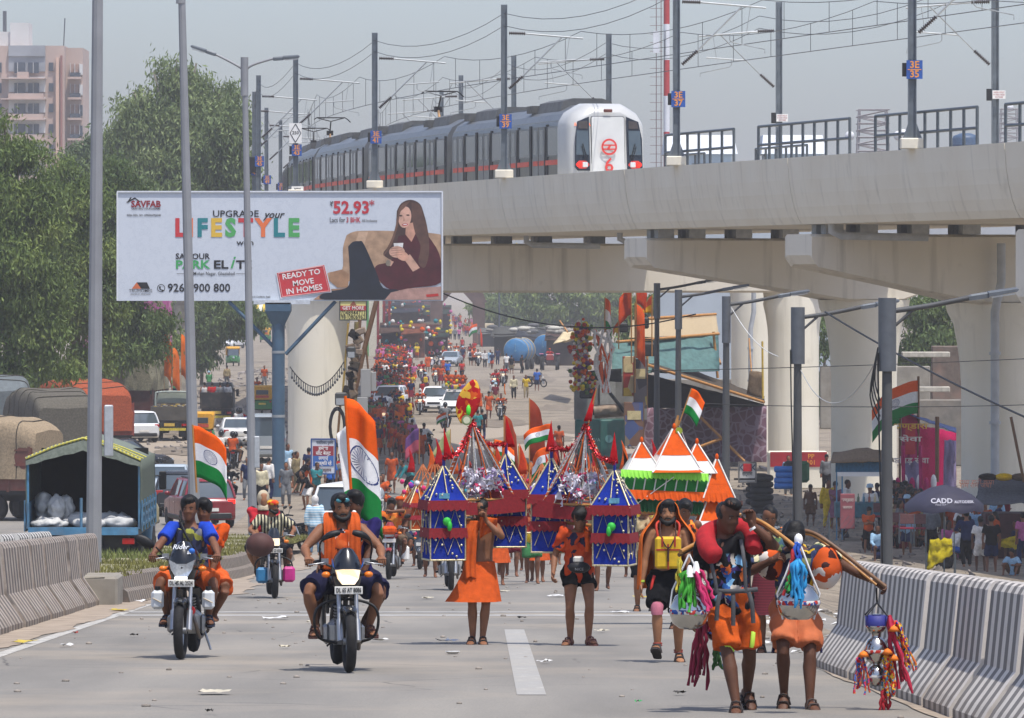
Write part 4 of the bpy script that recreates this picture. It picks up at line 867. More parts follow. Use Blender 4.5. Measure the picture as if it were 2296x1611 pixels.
def hand(b,w,d,n,s,curl=.5,sc=1):
    d=d.normalized(); n=(n-d*n.dot(d)).normalized(); t=d.cross(n)*s
    b.loft([[w+d*a*sc+t*(x*wd*sc)+n*(y*.016*sc) for x,y in((-1,-.6),(-1,.6),(-.5,1),(.5,1),(1,.6),(1,-.6),(.5,-1),(-.5,-1))] for a,wd in((-.02,.026),(.02,.034),(.06,.042),(.095,.041))])
    for k,(o,L) in enumerate(((-.031,.068),(-.011,.08),(.010,.075),(.030,.06))):
        p=w+d*.088*sc+t*(o*sc); pts=[p]; a=0
        for q in(.45,.32,.26): a+=curl*.75; p=p+(d*math.cos(a)+n*math.sin(a))*(L*q*sc); pts.append(p)
        b.tube(pts,[.0105*sc,.0098*sc,.009*sc,.007*sc],6)
    p=w+d*.03*sc-t*.03*sc; e=(-t*.8+d*.6+n*(.2+curl*.3)).normalized(); b.tube([p,p+e*.035*sc,p+(e+d*.6+n*curl*.4).normalized()*.07*sc],[.013*sc,.0115*sc,.008*sc],6)
def foot(b,an,d,s=1,pitch=0,e=0):
    d=V((d[0],d[1],0)).normalized(); sd=V((-d.y,d.x,0)); up=V((0,0,1))
    if pitch: d,up=(d*math.cos(pitch)+V((0,0,1))*math.sin(pitch)),(V((0,0,1))*math.cos(pitch)-d*math.sin(pitch))
    r=[]
    for y,w,h0,h1 in((-.06,.018,-.06,-.03),(-.05,.034,-.073,.0),(0,.036,-.073,.03),(.06,.04,-.072,.01),(.12,.046,-.072,-.02),(.16,.044,-.072,-.04),(.19,.026,-.07,-.048)):
        c=an+d*y; r.append([c+sd*((w+e)*math.cos(q))+up*((h0+h1)/2+(h1-h0)/2*math.sin(q)) for q in [2*math.pi*k/10 for k in range(10)]])
    b.loft(r)
def bodymesh(J,p,vox,m,bk=1):
    b=MB(); x=MB(); torso(b,J,-.13,.62,0,bk); n=p.get('seg',8)
    b.tube([J['neck']-J['u']*.03,J['neck']+J['u']*.02,J['head']],[.075,.058,.056],12)
    c,r,f,u=J['head'],J['hr'],J['hf'],J['hu']; rings=[]
    for z,rx,fy,by in((-.12,.02,.07,-.03),(-.108,.04,.088,.0),(-.075,.056,.092,.045),(-.035,.065,.09,.082),(.02,.072,.09,.098),(.06,.073,.086,.098),(.09,.06,.07,.08),(.113,.028,.03,.04)):
        rings.append(ring(c+u*z*1.06,r,f,rx*1.09,fy*1.06,16,by*1.06))
    b.loft(rings); b.loft([ring(c+f*.08+u*z,r,f,w,d,8) for z,w,d in((.03,.008,.01),(0,.011,.022),(-.025,.018,.032),(-.035,.014,.02))])
    for s in(-1,1): b.ell(c+r*(s*.075)-f*.01-u*.01,(.012,.02,.032),8,5,M((r,f,u)).transposed()); b.ell(c+r*(s*.032)+f*.072-u*.028,(.026,.022,.024),8,5)
    for s,k in((-1,'0'),(1,'1')):
        sh,el,wr=J['sh'+k],J['el'+k],J['wr'+k]; b.ell(sh-J['u']*.01,(.062*bk,.06*bk,.066),10,6); m_=el.lerp(wr,.3)
        b.tube([sh,sh.lerp(el,.45),el,m_,wr],[.056*bk,.051*bk,.04,.044*bk,.027],10)
        d=(wr-el).normalized(); n_=V(p.get('n'+k,(-s*1,-.2,0))); hd=V(p['d'+k]) if p.get('d'+k) else d
        if vox<.016: hand(x,wr,hd,n_,s,p.get('c'+k,.5)); b.ell(wr+hd*.02,(.03,.03,.03),8,5)
        else:
            b.tube([wr,wr+hd*.06,wr+hd*.11,wr+hd*.16],[.028,.042,.036,.015],8)
            if vox<.025: hand(x,wr,hd,n_,s,p.get('c'+k,.5))
        hj,kn,an=J['hj'+k],J['kn'+k],J['an'+k]; kk=kn.lerp(an,.3); bkd=(kn-(hj+an)/2); bkd=-bkd.normalized()*.012 if bkd.length>.02 else V()
        b.tube([hj,hj.lerp(kn,.5),kn.lerp(hj,.08),kn.lerp(an,.08),kk+bkd,kn.lerp(an,.65),an],[.088*bk,.077*bk,.056,.052,.058*bk,.045,.034],12)
        foot(b,an,p.get('t'+k,(s*.15,-1)),s,p.get('p'+k,0))
    return remesh(b,vox,m,'body',3 if vox<.02 else 2,0,0,x)
def garment(kind,J,p,vox,m,bk=1,wr=None):
    b=MB(); e=.021; w=.014 if wr is None else wr; nm=kind
    if kind in('tee','shirt','vest','kurta'):
        t0={'kurta':-.13}.get(kind,-.10); torso(b,J,t0,.492 if kind!='vest' else .46,e,bk,.012)
        if kind=='kurta':
            rings=[ring(J['hip']+V((0,0,-z)),J['r'],J['f'],.19+z*.1,.145+z*.1) for z in(.05,.2,.36,.40)]; b.loft(rings)
        for k in('0','1'):
            sh,el,wr_=J['sh'+k],J['el'+k],J['wr'+k]; b.ell(sh,(.078*bk,.078*bk,.078),10,6) if kind!='vest' else None
            if kind=='tee': b.tube([sh,sh.lerp(el,.4),sh.lerp(el,.72)],[.075*bk,.074*bk,.078*bk],12)
            elif kind in('shirt','kurta'): b.tube([sh,sh.lerp(el,.5),el,el.lerp(wr_,.5),el.lerp(wr_,.92)],[.076*bk,.07*bk,.06,.055,.046],12)
            elif kind=='vest': b.tube([J['neck']+J['sr']*(.06 if k=='1' else -.06),J['hip']+J['u']*.35+J['sr']*(.1 if k=='1' else -.1)],.045,8)
        nm={'tee':'shirt','vest':'vest'}.get(kind,kind)
    elif kind in('shorts','trousers','briefs'):
        torso(b,J,-.13,.07,.018,bk,0)
        for k in('0','1'):
            hj,kn,an=J['hj'+k],J['kn'+k],J['an'+k]
            if kind=='shorts': b.tube([hj,hj.lerp(kn,.3),hj.lerp(kn,.6),hj.lerp(kn,p.get('sl',.88))],[.105*bk,.108*bk,.105*bk,.108*bk],14)
            elif kind=='briefs': b.tube([hj,hj.lerp(kn,.3),hj.lerp(kn,.42)],[.102*bk,.1*bk,.1*bk],14)
            else: b.tube([hj,hj.lerp(kn,.5),kn,kn.lerp(an,.5),kn.lerp(an,.96)],[.104*bk,.095*bk,.078,.07,.064],12)
    elif kind=='lungi':
        hem=p.get('hem',.45); top=J['hip']+J['u']*.07; K=(J['kn0']+J['kn1'])/2; rings=[]
        for i in range(9):
            t=i/8; z=top.z+(hem-top.z)*t; c=top.lerp(V((K.x,K.y,z)),t); c.z=z; rr=[]
            wx=.168+.07*t+p.get('flare',.02)*t; wy=.125+.07*t
            for q in [2*math.pi*k/40 for k in range(40)]:
                rp=1+.05*t*math.sin(q*7+1.3*math.sin(q*2)+t); rr.append(c+V((wx*rp*math.cos(q)+p.get('hemx',0)*t*t*(1 if math.cos(q)<0 else .1)*abs(math.cos(q)),-wy*rp*math.sin(q),0)))
            rings.append(rr)
        b.loft(rings,True); me=b.mesh('lungi',m); return 'lungi',me
    return nm,remesh(b,vox*1.1,m,nm,4,w if vox<.022 else w*.3,len(kind)*7)
def hairmesh(J,vox,kind='short',m=None):
    b=MB(); c,r,f,u=J['head'],J['hr'],J['hf'],J['hu']; Q=M((r,f,u)).transposed()
    if kind=='short': b.ell(c+u*.036-f*.02,(.08,.098,.092),14,9,Q)
    elif kind=='full': b.ell(c+u*.04-f*.02,(.089,.108,.1),14,9,Q); b.ell(c+u*.09+f*.035,(.07,.06,.045),10,6,Q)
    elif kind=='quiff': b.ell(c+u*.03-f*.022,(.079,.095,.09),14,9,Q); b.ell(c+u*.1+f*.03,(.062,.068,.045),10,6,Q)
    elif kind=='long': b.ell(c+u*.035-f*.02,(.086,.1,.095),14,9,Q); b.tube([c-f*.05,c-f*.075-u*.12,c-f*.08-u*.26],[.08,.075,.04],10)
    elif kind=='turban': 
        b.ell(c+u*.07-f*.01,(.1,.118,.075),14,8,Q)
        for k in range(5): b.tube(ring(c+u*(.03+.022*k)-f*.01,r,f,.1-.006*k,.115-.006*k,16)+[c+u*(.03+.022*k)-f*.01+r*(.1-.006*k)],.016,6)
    elif kind=='helmet': b.ell(c+u*.03,(.125,.145,.14),16,10,Q)
    elif kind=='scarf': b.ell(c+u*.01-f*.02,(.096,.105,.128),14,9,Q); b.tube([c-u*.1,c-u*.17],[.085,.1],12)
    elif kind=='band': b.ell(c+u*.055-f*.005,(.092,.11,.055),14,8,Q)
    for i_,v_ in enumerate(b.v): b.v[i_]=tuple(c+(V(v_)-c)*1.09)
    hard=kind in('helmet',)
    return remesh(b,max(vox*.8,.009) if kind!='turban' else .011,m or HAIR,'hair' if kind in('short','full','quiff','long') else {'band':'headband','scarf':'head_scarf'}.get(kind,kind),2 if not hard else 4,.007 if kind in('full','quiff','short','long') and vox<.02 else 0,5)
def face(J,par,beard=0,scale=1,glasses=0,brow=1):
    c,r,f,u=J['head'],J['hr'],J['hf'],J['hu']; Q=M((r,f,u)).transposed()
    for s in(-1,1):
        e=c+r*(s*.031)+f*.08+u*.008
        b=MB(); b.ell(e,(.0125,.007,.0065),8,5,Q); o=b.build('eye',EYEW,par); b=MB(); b.ell(e+f*.0036,(.0062,.005,.0066),8,5,Q); b.build('iris',EYED,o)
        if brow: b=MB(); b.tube([e+u*.017-r*s*.016+f*.008,e+u*.022+f*.012,e+u*.016+r*s*.02+f*.002],.0042,6); b.build('eyebrow',HAIR,par)
    b=MB(); b.tube([c-r*.024+f*.081-u*.062,c+f*.092-u*.061,c+r*.024+f*.081-u*.062],[.004,.0075,.004],6); b.build('mouth',LIP,par)
    if beard:
        b=MB(); b.tube([c+r*(.07*math.cos(q))+f*(.0+.088*math.sin(q))-u*(.035+.062*max(0,math.sin(q))) for q in [math.pi*k/10 for k in range(11)]],[.012]+[.02 if beard<2 else .026]*9+[.012],8); b.ell(c+f*.066-u*.107,(.038,.03,.026),10,6,Q)
        b.tube([c-r*.036+f*.07-u*.062,c-r*.015+f*.098-u*.046,c+r*.015+f*.098-u*.046,c+r*.036+f*.07-u*.062],.0075,6); b.build('beard',HAIR,par)
    elif beard==0.5: pass
    if glasses:
        b=MB()
        for s in(-1,1): 
            q=[c+r*(s*.034+.022*math.cos(a))+f*.1+u*(.006+.019*math.sin(a)) for a in [2*math.pi*k/12 for k in range(13)]]; b.tube(q,.003,4)
        b.build('glasses',BLACK,par)
BAM=mat('#a9783f',.5,0,.2,9,.2,40); BAM2=mat('#6e4f33',.5,0,.2,9,.2,40)
_pg={}
STAND={}
def person(lab,loc,p=None,H=1.7,sk=1,top=None,bot=None,hair='short',rz=0,vox=.03,group=None,key=None,beard=0,hairm=None,facey=None,bk=1,sandal=None,glasses=0,wr=None):
    """top/bot: (kind, material)"""
    p=p or {}; skm=SK[sk] if isinstance(sk,int) else sk
    k=(key,vox,bk) if key else None
    if k and k in _pg: J,ms=_pg[k]
    else:
        J=skel(p); ms={'body':bodymesh(J,p,vox,skm,bk)}
        if k: _pg[k]=(J,ms)
    def get(nm,fn):
        if nm not in ms: ms[nm]=fn()
        return ms[nm]
    o=link('person',ms['body'],None,loc,rz); s=H/1.7; o.scale=(s,s,s)
    tag(o,lab,'person',group)
    def mset(ob,m): ob.material_slots[0].link='OBJECT'; ob.material_slots[0].material=m
    mset(o,skm)
    for g in(top,bot):
        if g:
            nm,me=get(g[0]+str(len(g)>2 and g[2]),lambda:garment(g[0],J,p,vox,g[1],bk,wr)); c=link(nm,me,o); mset(c,g[1])
    if hair: 
        me=get('h'+hair,lambda:hairmesh(J,vox,hair,hairm)); c=link(me.name.split('.')[0],me,o); mset(c,hairm or HAIR)
    if facey if facey is not None else vox<.02: face(J,o,beard,glasses=glasses)
    if sandal:
        for kk in('0','1'):
            b=MB(); d=V((*p.get('t'+kk,((-.15 if kk=='0' else .15),-1)),0)).normalized(); pt=p.get('p'+kk,0); sd=V((-d.y,d.x,0)); up=V((0,0,1))
            if pt: d,up=d*math.cos(pt)+V((0,0,1))*math.sin(pt),V((0,0,1))*math.cos(pt)-d*math.sin(pt)
            an=J['an'+kk]; b.loft([[an+d*y+sd*(w*a)-up*(z) for a,z in((-1,.092),(-1,.072),(1,.072),(1,.092))] for y,w in((-.075,.03),(-.05,.044),(.06,.046),(.14,.054),(.2,.03))],sm=False)
            for y,h in((.12,-.015),(.06,.02)): b.tube([an+d*y-sd*.052-up*.075,an+d*y-sd*.03+up*h*.8,an+d*y+up*(h+.004),an+d*y+sd*.03+up*h*.8,an+d*y+sd*.052-up*.075],.011,6,fl=.6)
            b.build('sandal',sandal,o)
    o['_J']=0; del o['_J']; return o,J
def sheetpart(name,m,par,fn,nu,nv,th=.004,mf=None):
    b=MB(); b.sheet(fn,nu,nv,mf=mf); me=b.mesh(name,m); me=evalmods(me,[('SOLIDIFY',dict(thickness=th,offset=0))]); me.polygons.foreach_set('use_smooth',[True]*len(me.polygons)); return link(name,me,par)
def flagm(cs): return [cloth(c,.08) for c in cs]
TRI=['#e05a1c','#e4e2df','#1f7a3a']
def flag(name,lab,base,pole,w,h,cols,par=None,wave=.12,ang=0,droop=.3,seed=0,shape='rect',chakra=False,polem=None,group=None,pr=.012,horiz=True,tilt=(0,0)):
    """flag on its own pole; base = foot of the pole, pole = length; cloth hangs from the top"""
    if par is None: t=T(name,lab,'flag',base,0,group)
    else: t=par
    top=V((tilt[0]*pole,tilt[1]*pole,pole)); b=MB(); b.tube([(0,0,0),top],pr,6); b.build('flag_pole',polem or mat('#8a6a42',.7),t)
    r=random.Random(seed); ph=r.uniform(0,6); dx,dy=math.cos(ang),math.sin(ang); n=len(cols); ax=(-top).normalized()
    def fn(u,v):
        hh=h*(1 if shape=='rect' else (1-u)); q=top+ax*(h*.02+ (v*hh if shape=='rect' else h*.5+(v-.5)*hh)); k=wave*math.sin(u*7+ph+v*2)*u; z=-droop*w*u*u
        return q+V((dx*w*u*(1-.12*droop)-dy*k,dy*w*u+dx*k*1.0,z+.04*w*math.sin(u*9+ph)*u))
    o=sheetpart('flag_cloth',flagm(cols),t,fn,14,n*4,.006,lambda u,v:min(n-1,int(v*n)))
    if chakra:
        b=MB(); c=fn(.5,.5); rr=h/n*.4
        for k in range(24):
            a0,a1=2*math.pi*k/24,2*math.pi*(k+1)/24; g=lambda a,q:fn(.5+q*math.cos(a)/w,.5+q*math.sin(a)/h)
            for e in(-.007,.007):
                ee=V((-dy*e*-1,-dx*abs(1)*e if abs(dx)>.3 else 0,0)) if 0 else V((0,e,0)); b.add([g(a0,rr)+ee,g(a1,rr)+ee,g(a1,rr*.92)+ee,g(a0,rr*.92)+ee],[(0,1,2,3)]); b.add([g(a0-.03,rr*.86)+ee,g(a0+.03,rr*.86)+ee,g(a0,rr*.1)+ee],[(0,1,2)])
        b.build('wheel_emblem',mat('#25356f',.7,0,0),t)
    return t
def pattern(cols,sc=14,dist=.6,seed=0,rough=.8,mask=None):
    t=NT('print_cloth'); co=t.co(); nz=t.n('TexNoise',_Scale=sc*.6,_Detail=3); t.l(co,nz.inputs['Vector']); mx=t.mix(dist*.12,co,nz.outputs['Color'],'ADD'); mp=t.n('Mapping'); mp.inputs['Location'].default_value=(seed*3.7,seed,0); t.l(mx,mp.inputs[0])
    vo=t.n('TexVoronoi',_Scale=sc); t.l(mp.outputs[0],vo.inputs['Vector']); sp=t.n('SeparateColor'); t.l(vo.outputs['Color'],sp.inputs[0]); r=t.n('ValToRGB'); t.l(sp.outputs[0],r.inputs[0]); e=r.color_ramp; e.interpolation='CONSTANT'
    while len(e.elements)<len(cols): e.elements.new(.5)
    for i,(q,c) in enumerate(zip(e.elements,cols)): q.position=i/len(cols); q.color=(*lin(c),1)
    oc=r.outputs[0]
    if mask:
        vd=t.n('VectorMath',operation='DISTANCE'); t.l(co,vd.inputs[0]); vd.inputs[1].default_value=mask[0]; oc=t.mix(t.ramp(vd.outputs['Value'],(mask[1],0.),(mask[1]+.04,1.)),oc,mask[2])
    t.bump(t.noise(90,3,co),.2,.004); return t.set(oc,rough,0,.2)
def stripes(c0,c1,per,axis=0,duty=.5,rough=.85):
    t=NT('striped_cloth'); co=t.co(); sp=t.n('SeparateXYZ'); t.l(co,sp.inputs[0]); d=t.n('Math',operation='DIVIDE'); t.l(sp.outputs[axis],d.inputs[0]); d.inputs[1].default_value=per; f=t.n('Math',operation='FRACT'); t.l(d.outputs[0],f.inputs[0])
    t.bump(t.noise(60,3,co),.2,.004); return t.set(t.mix(t.ramp(f.outputs[0],(duty-.02,0.),(duty+.02,1.)),c0,c1),rough,0,.2)
# ================= motorcycles
def torus(b,c,R_,r,n=28,m=8,fl=1.0):
    c=V(c); vs=[]
    for i in range(n):
        a=2*math.pi*i/n
        for j in range(m):
            q=2*math.pi*j/m; rr=R_+r*math.cos(q)*fl; vs.append((c.x+r*math.sin(q),c.y+rr*math.cos(a),c.z+rr*math.sin(a)))
    b.add(vs,[(i*m+j,i*m+(j+1)%m,((i+1)%n)*m+(j+1)%m,((i+1)%n)*m+j) for i in range(n) for j in range(m)],True)
LENS=mat('#e9e4d6',.1,.1,.05,20,em='#ffd79a',es=.75); LENSOFF=mat('#b9bfc4',.08,.5,.2,40); AMB=mat('#d9731c',.25,0,.1); TYRE=mat('#1c1b1b',.85,0,.3,30,.6,45)
_bk={}
def bike(lab,loc,rz=0,style='std',body='#16181b',accent='#2a4a8a',lit=True,plate=None,mirror='up',guard=True,group=None,detail=True,cat='motorcycle',bags=None):
    t=T('scooter' if style=='scooter' else 'motorcycle',lab,cat,loc,rz,group); key=(style,body,accent,lit,mirror,guard,detail)
    if key in _bk:
        for n,me in _bk[key]: link(n,me,t)
    else:
        L=[]
        def add(n,b,m): me=b.mesh(n,m); L.append((n,me)); link(n,me,t)
        BD=mat(body,.22,.0,.12,3,spec=.6); AC=mat(accent,.3,0,.1); R_=.255 if style!='scooter' else .2; wb=1.27; nn=28 if detail else 16
        for nm,y,r in(('front_tyre',0,.05),('rear_tyre',wb,.058)):
            b=MB(); torus(b,(0,y,R_+.05),R_,r,nn,8,.95); add(nm,b,TYRE); b=MB(); torus(b,(0,y,R_+.05),R_-.04,.016,nn,6); b.tube([(-.06,y,R_+.05),(.06,y,R_+.05)],.035,8)
            for k in range(6 if style!='spoke' else 16): a=2*math.pi*k/(6 if style!='spoke' else 16); b.tube([(0,y,R_+.05),(0,y+(R_-.04)*math.cos(a),R_+.05+(R_-.04)*math.sin(a))],.012 if style!='spoke' else .003,4)
            add('wheel_rim',b,ALU if y==0 else DARK)
        z0=R_+.05
        if style!='scooter':
            for s in(-1,1): b=MB(); b.tube([(s*.085,0,z0),(s*.085,.1,z0+.2)],.032,8); b.tube([(s*.085,.1,z0+.2),(s*.085,.27,.88)],.02,8); add('fork_leg',b,ALU)
            b=MB(); b.sheet(lambda u,v:((u-.5)*.13,-(R_+.085)*math.cos(R(-25+v*150)) *1,z0+(R_+.085+.012*math.sin(u*math.pi))*math.sin(R(-25+v*150))),6,12) if 0 else None
            rings=[]
            for k in range(10):
                a=R(62+k*12); rr=R_+.075; rings.append([V((x*(.066 if k not in(0,9) else .045),-math.cos(a)*-1*rr*-1 if 0 else -rr*math.cos(math.pi-a)*-1,z0+rr*math.sin(a)+h)) for x,h in((-1,-.03),(-.85,.01),(0,.022),(.85,.01),(1,-.03),(.8,-.012),(0,.008),(-.8,-.012))])
            b.loft(rings); add('front_mudguard',b,BD)
            b=MB(); b.tube([(-.09,.27,.88),(.09,.27,.88)],.03,8); b.tube([(0,.28,.72),(0,.38,.98)],.035,8); add('fork_clamp',b,DARK)
            b=MB(); pts=crom([(-.36,.46,1.03),(-.24,.42,1.05),(-.12,.36,1.0),(.12,.36,1.0),(.24,.42,1.05),(.36,.46,1.03)],4); b.tube(pts,.014,8)
            add('handlebar',b,DARK)
            for s in(-1,1):
                b=MB(); b.tube([(s*.24,.425,1.05),(s*.375,.465,1.03)],.021,8); add('grip',b,RUB)
                b=MB(); b.tube([(s*.19,.38,1.045),(s*.22,.34,1.04),(s*.36,.38,1.02)],.008,5); b.box((s*.2,.4,1.05),(.07,.05,.06)); add('lever',b,ALU if detail else DARK)
                if mirror=='up':
                    b=MB(); b.tube([(s*.22,.42,1.06),(s*.30,.40,1.22)],.008,5); b.ell((s*.35,.39,1.27),(.075,.022,.045),10,6,M.Rotation(-s*.35,3,'Y')); add('mirror',b,BLACK)
                elif mirror=='in': b=MB(); b.tube(crom([(s*.24,.42,1.06),(s*.25,.36,1.22),(s*.18,.32,1.30),(s*.06,.32,1.335)],4),[.009]*6+[.018,.025,.03,.034,.034,.03,.02],7); add('mirror',b,BLACK)
                elif mirror=='one' and s<0: b=MB(); b.tube([(s*.22,.42,1.06),(s*.3,.38,1.15)],.009,5); b.ell((s*.42,.37,1.21),(.12,.03,.055),12,7,M.Rotation(.45,3,'Y')); add('mirror',b,BLACK)
                b=MB(); b.tube([(s*.1,.24,.93),(s*.17,.22,.935)],.014,6); add('indicator_stalk',b,BLACK)
                b=MB(); b.ell((s*.205,.2,.935),(.045,.035,.03),8,6); add('indicator',b,AMB)
            # cowl
            b=MB(); W=[(.80,.10,.10,.24),(.84,.13,.10,.26),(.93,.15,.085,.3),(1.02,.145,.1,.34),(1.10,.115,.15,.34),(1.17,.07,.2,.34),(1.19,.03,.22,.33)]
            if style=='sharp': W=[(.78,.08,.12,.24),(.84,.13,.10,.26),(.95,.165,.07,.3),(1.04,.16,.09,.34),(1.13,.12,.14,.34),(1.2,.07,.19,.34),(1.22,.03,.2,.33)]
            if style=='spoke': W=[(.84,.09,.14,.24),(.88,.115,.12,.26),(.95,.12,.11,.3),(1.02,.11,.13,.34),(1.1,.09,.17,.34),(1.16,.05,.2,.34)]
            rings=[]
            for z,w,yf,yb in W: rings.append([V((w*math.cos(q),yb-(yb-yf)*math.sin(q)**.8 if math.sin(q)>0 else yb+.03*math.sin(q),z)) for q in [2*math.pi*k/16 for k in range(16)]])
            b.loft(rings); add('cowl',b,BD)
            b=MB(); H_=[(-.115,.98),(-.05,.99),(.05,.99),(.115,.98),(.10,.90),(.06,.845),(-.06,.845),(-.10,.90)] if style!='sharp' else [(-.135,1.03),(-.05,.99),(.05,.99),(.135,1.03),(.11,.93),(.06,.85),(-.06,.85),(-.11,.93)]
            if style=='spoke': H_=[(-.085,.99),(.085,.99),(.09,.97),(.09,.89),(.08,.87),(-.08,.87),(-.09,.89),(-.09,.97)]
            b.prism(H_,lambda u,v:(u,(.05 if style!='spoke' else .085)+abs(u)*.32,v),lambda u,v:(u*1.04,.15+abs(u)*.32,v)); add('headlight',b,LENS if lit else LENSOFF)
            if accent!=body:
                for s in(-1,1): b=MB(); b.prism([(s*.12,.99),(s*.145,1.02),(s*.15,1.09),(s*.13,1.0)][::s],lambda u,v:(u,.13,v),lambda u,v:(u*1.02,.19,v)); add('decal',b,AC)
        else:
            b=MB(); rings=[]
            for z,w,yf,yb in((.38,.1,.02,.2),(.5,.17,.06,.24),(.7,.2,.12,.3),(.85,.16,.16,.33),(.93,.1,.2,.33)): rings.append([V((w*math.cos(q),yb-(yb-yf)*max(0,math.sin(q)) if math.sin(q)>0 else yb,z)) for q in [2*math.pi*k/14 for k in range(14)]])
            b.loft(rings); add('front_apron',b,BD); b=MB(); b.ell((0,.17,1.0),(.16,.1,.1),12,7); add('cowl',b,BD); b=MB(); b.ell((0,.09,1.0),(.1,.04,.06),12,7); add('headlight',b,LENS if lit else LENSOFF)
            b=MB(); b.tube(crom([(-.34,.4,1.02),(-.15,.28,1.04),(.15,.28,1.04),(.34,.4,1.02)],4),.018,7); add('handlebar',b,DARK)
            for s in(-1,1): b=MB(); b.tube([(s*.2,.3,1.06),(s*.28,.28,1.22)],.008,5); b.ell((s*.31,.28,1.26),(.06,.02,.045),9,6); add('mirror',b,BLACK); b=MB(); b.ell((s*.13,.08,.72),(.04,.03,.03),8,5); add('indicator',b,AMB)
            b=MB(); b.tube([(0,0,.25),(0,.1,.5)],.05,7); b.ell((0,.02,.42),(.08,.2,.1),10,6); add('front_mudguard',b,BD); b=MB(); b.box((0,.55,.28),(.3,.7,.08),ch=.02); add('footboard',b,DARK)
            b=MB(); b.loft([[V((w*math.cos(q),y,.45+h*math.sin(q))) for q in [2*math.pi*k/10 for k in range(10)]] for y,w,h in((.8,.1,.2),(1.0,.17,.26),(1.35,.15,.22),(1.6,.06,.1))]); add('side_panel',b,BD)
        # middle: tank, seat, engine, frame
        if style!='scooter':
            b=MB(); b.loft([ring(V((0,y,z)),V((1,0,0)),V((0,0,1)),w,h,12) for y,z,w,h in((.40,.84,.06,.06),(.46,.87,.13,.1),(.6,.88,.16,.12),(.78,.84,.12,.09),(.86,.80,.07,.05))]); add('fuel_tank',b,BD)
            b=MB(); b.tube([(0,.35,.75),(0,.5,.45),(0,.62,.28),(0,.95,.3)],.025,7); b.tube([(0,.4,.8),(0,.9,.68),(0,1.45,.78)],.03,7); b.tube([(.09,.9,.33),(.09,wb,z0)],.025,7); b.tube([(-.09,.9,.33),(-.09,wb,z0)],.025,7); add('frame',b,DARK)
            b=MB(); b.box((0,.62,.36),(.3,.3,.24),ch=.05); b.tube([(0,.55,.4),(0,.47,.6)],.075,10); 
            for k in range(6): b.box((0,.5-.012*k+.03,.46+.03*k),(.2,.18,.012))
            b.box((.17,.62,.34),(.06,.22,.2),ch=.03); b.box((-.17,.62,.34),(.06,.22,.2),ch=.03); add('engine',b,ALU if detail else DARK)
            b=MB(); b.tube(crom([(.06,.42,.5),(.12,.36,.35),(.14,.55,.2),(.15,1.0,.25)],4),.022,7); b.tube([(.16,.95,.25),(.18,1.5,.36)],[.04,.05],9); add('exhaust',b,mat('#6a625c',.4,.7,.2))
            for s in(-1,1): b=MB(); b.tube([(s*.08,.78,.3),(s*.25,.78,.3)],.02,7); b.tube([(s*.1,.6,.28),(s*.16,.62,.22)],.01,5); add('footrest',b,RUB)
            if guard:
                b=MB(); b.tube(crom([(-.08,.46,.26),(-.26,.34,.32),(-.31,.3,.48),(-.27,.3,.62),(-.1,.36,.68),(.1,.36,.68),(.27,.3,.62),(.31,.3,.48),(.26,.34,.32),(.08,.46,.26)],4),.014,7); add('crash_guard',b,BLACK)
            for s in(-1,1): b=MB(); b.box((s*.13,1.05,.62),(.03,.4,.2),ch=.012); add('side_panel',b,BD)
            b=MB(); b.tube([(.16,1.05,.75),(.14,wb,z0)],.03,7); b.tube([(-.16,1.05,.75),(-.14,wb,z0)],.03,7); add('shock_absorber',b,ALU)
        b=MB(); b.loft([ring(V((0,y,z)),V((1,0,0)),V((0,0,1)),w,h,10) for y,z,w,h in((.8,.79,.07,.03),(.95,.78,.12,.045),(1.3,.82,.13,.05),(1.55,.85,.08,.03))]); add('seat',b,BLACK)
        b=MB(); b.loft([ring(V((0,y,z)),V((1,0,0)),V((0,0,1)),.08,.03,8) for y,z in((1.2,.7),(1.5,.72),(1.72,.55))]); b.box((0,1.66,.72),(.2,.05,.06)); add('rear_mudguard',b,DARK)
        b=MB(); b.box((0,1.7,.74),(.16,.04,.07)); add('tail_lamp',b,mat('#8f1a16',.3))
        b=MB(); b.box((0,.06 if style!='sharp' else .05,.79 if style!='scooter' else .58),(.27 if style!='scooter' else .2,.012,.075),ch=.004); add('number_plate',b,mat('#d8d5cc',.5,0,.06))
        _bk[key]=L
    if plate: o=text(plate,.062,(0,.05 if style!='sharp' else .04,.79),BLACK,t,bold=.02,ext=.001,name='plate_text'); xs=[v.co.x for v in o.data.vertices]; o.scale.x=.24/max(.01,max(xs)-min(xs))
    return t
RIDE=dict(hip=(0,.9,.84),lean=.16,h0=(-.31,.50,1.06),h1=(.31,.50,1.06),e0=(-.8,.5,-.4),e1=(.8,.5,-.4),f0=(-.21,.72,.40),f1=(.21,.72,.40),k0=(-.55,-1,.6),k1=(.55,-1,.6),t0=(-.25,-1),t1=(.25,-1),c0=1.3,c1=1.3,d0=(.05,-.9,-.25),d1=(-.05,-.9,-.25),n0=(0,-.3,-1),n1=(0,-.3,-1),head=(0,.05))
PILL=dict(hip=(.07,1.22,.88),lean=.1,h0=(-.2,.95,.85),h1=(.22,.95,.85),f0=(-.22,1.08,.42),f1=(.24,1.08,.42),k0=(-.6,-1,.5),k1=(.6,-1,.5),t0=(-.25,-1),t1=(.25,-1),head=(.1,0))
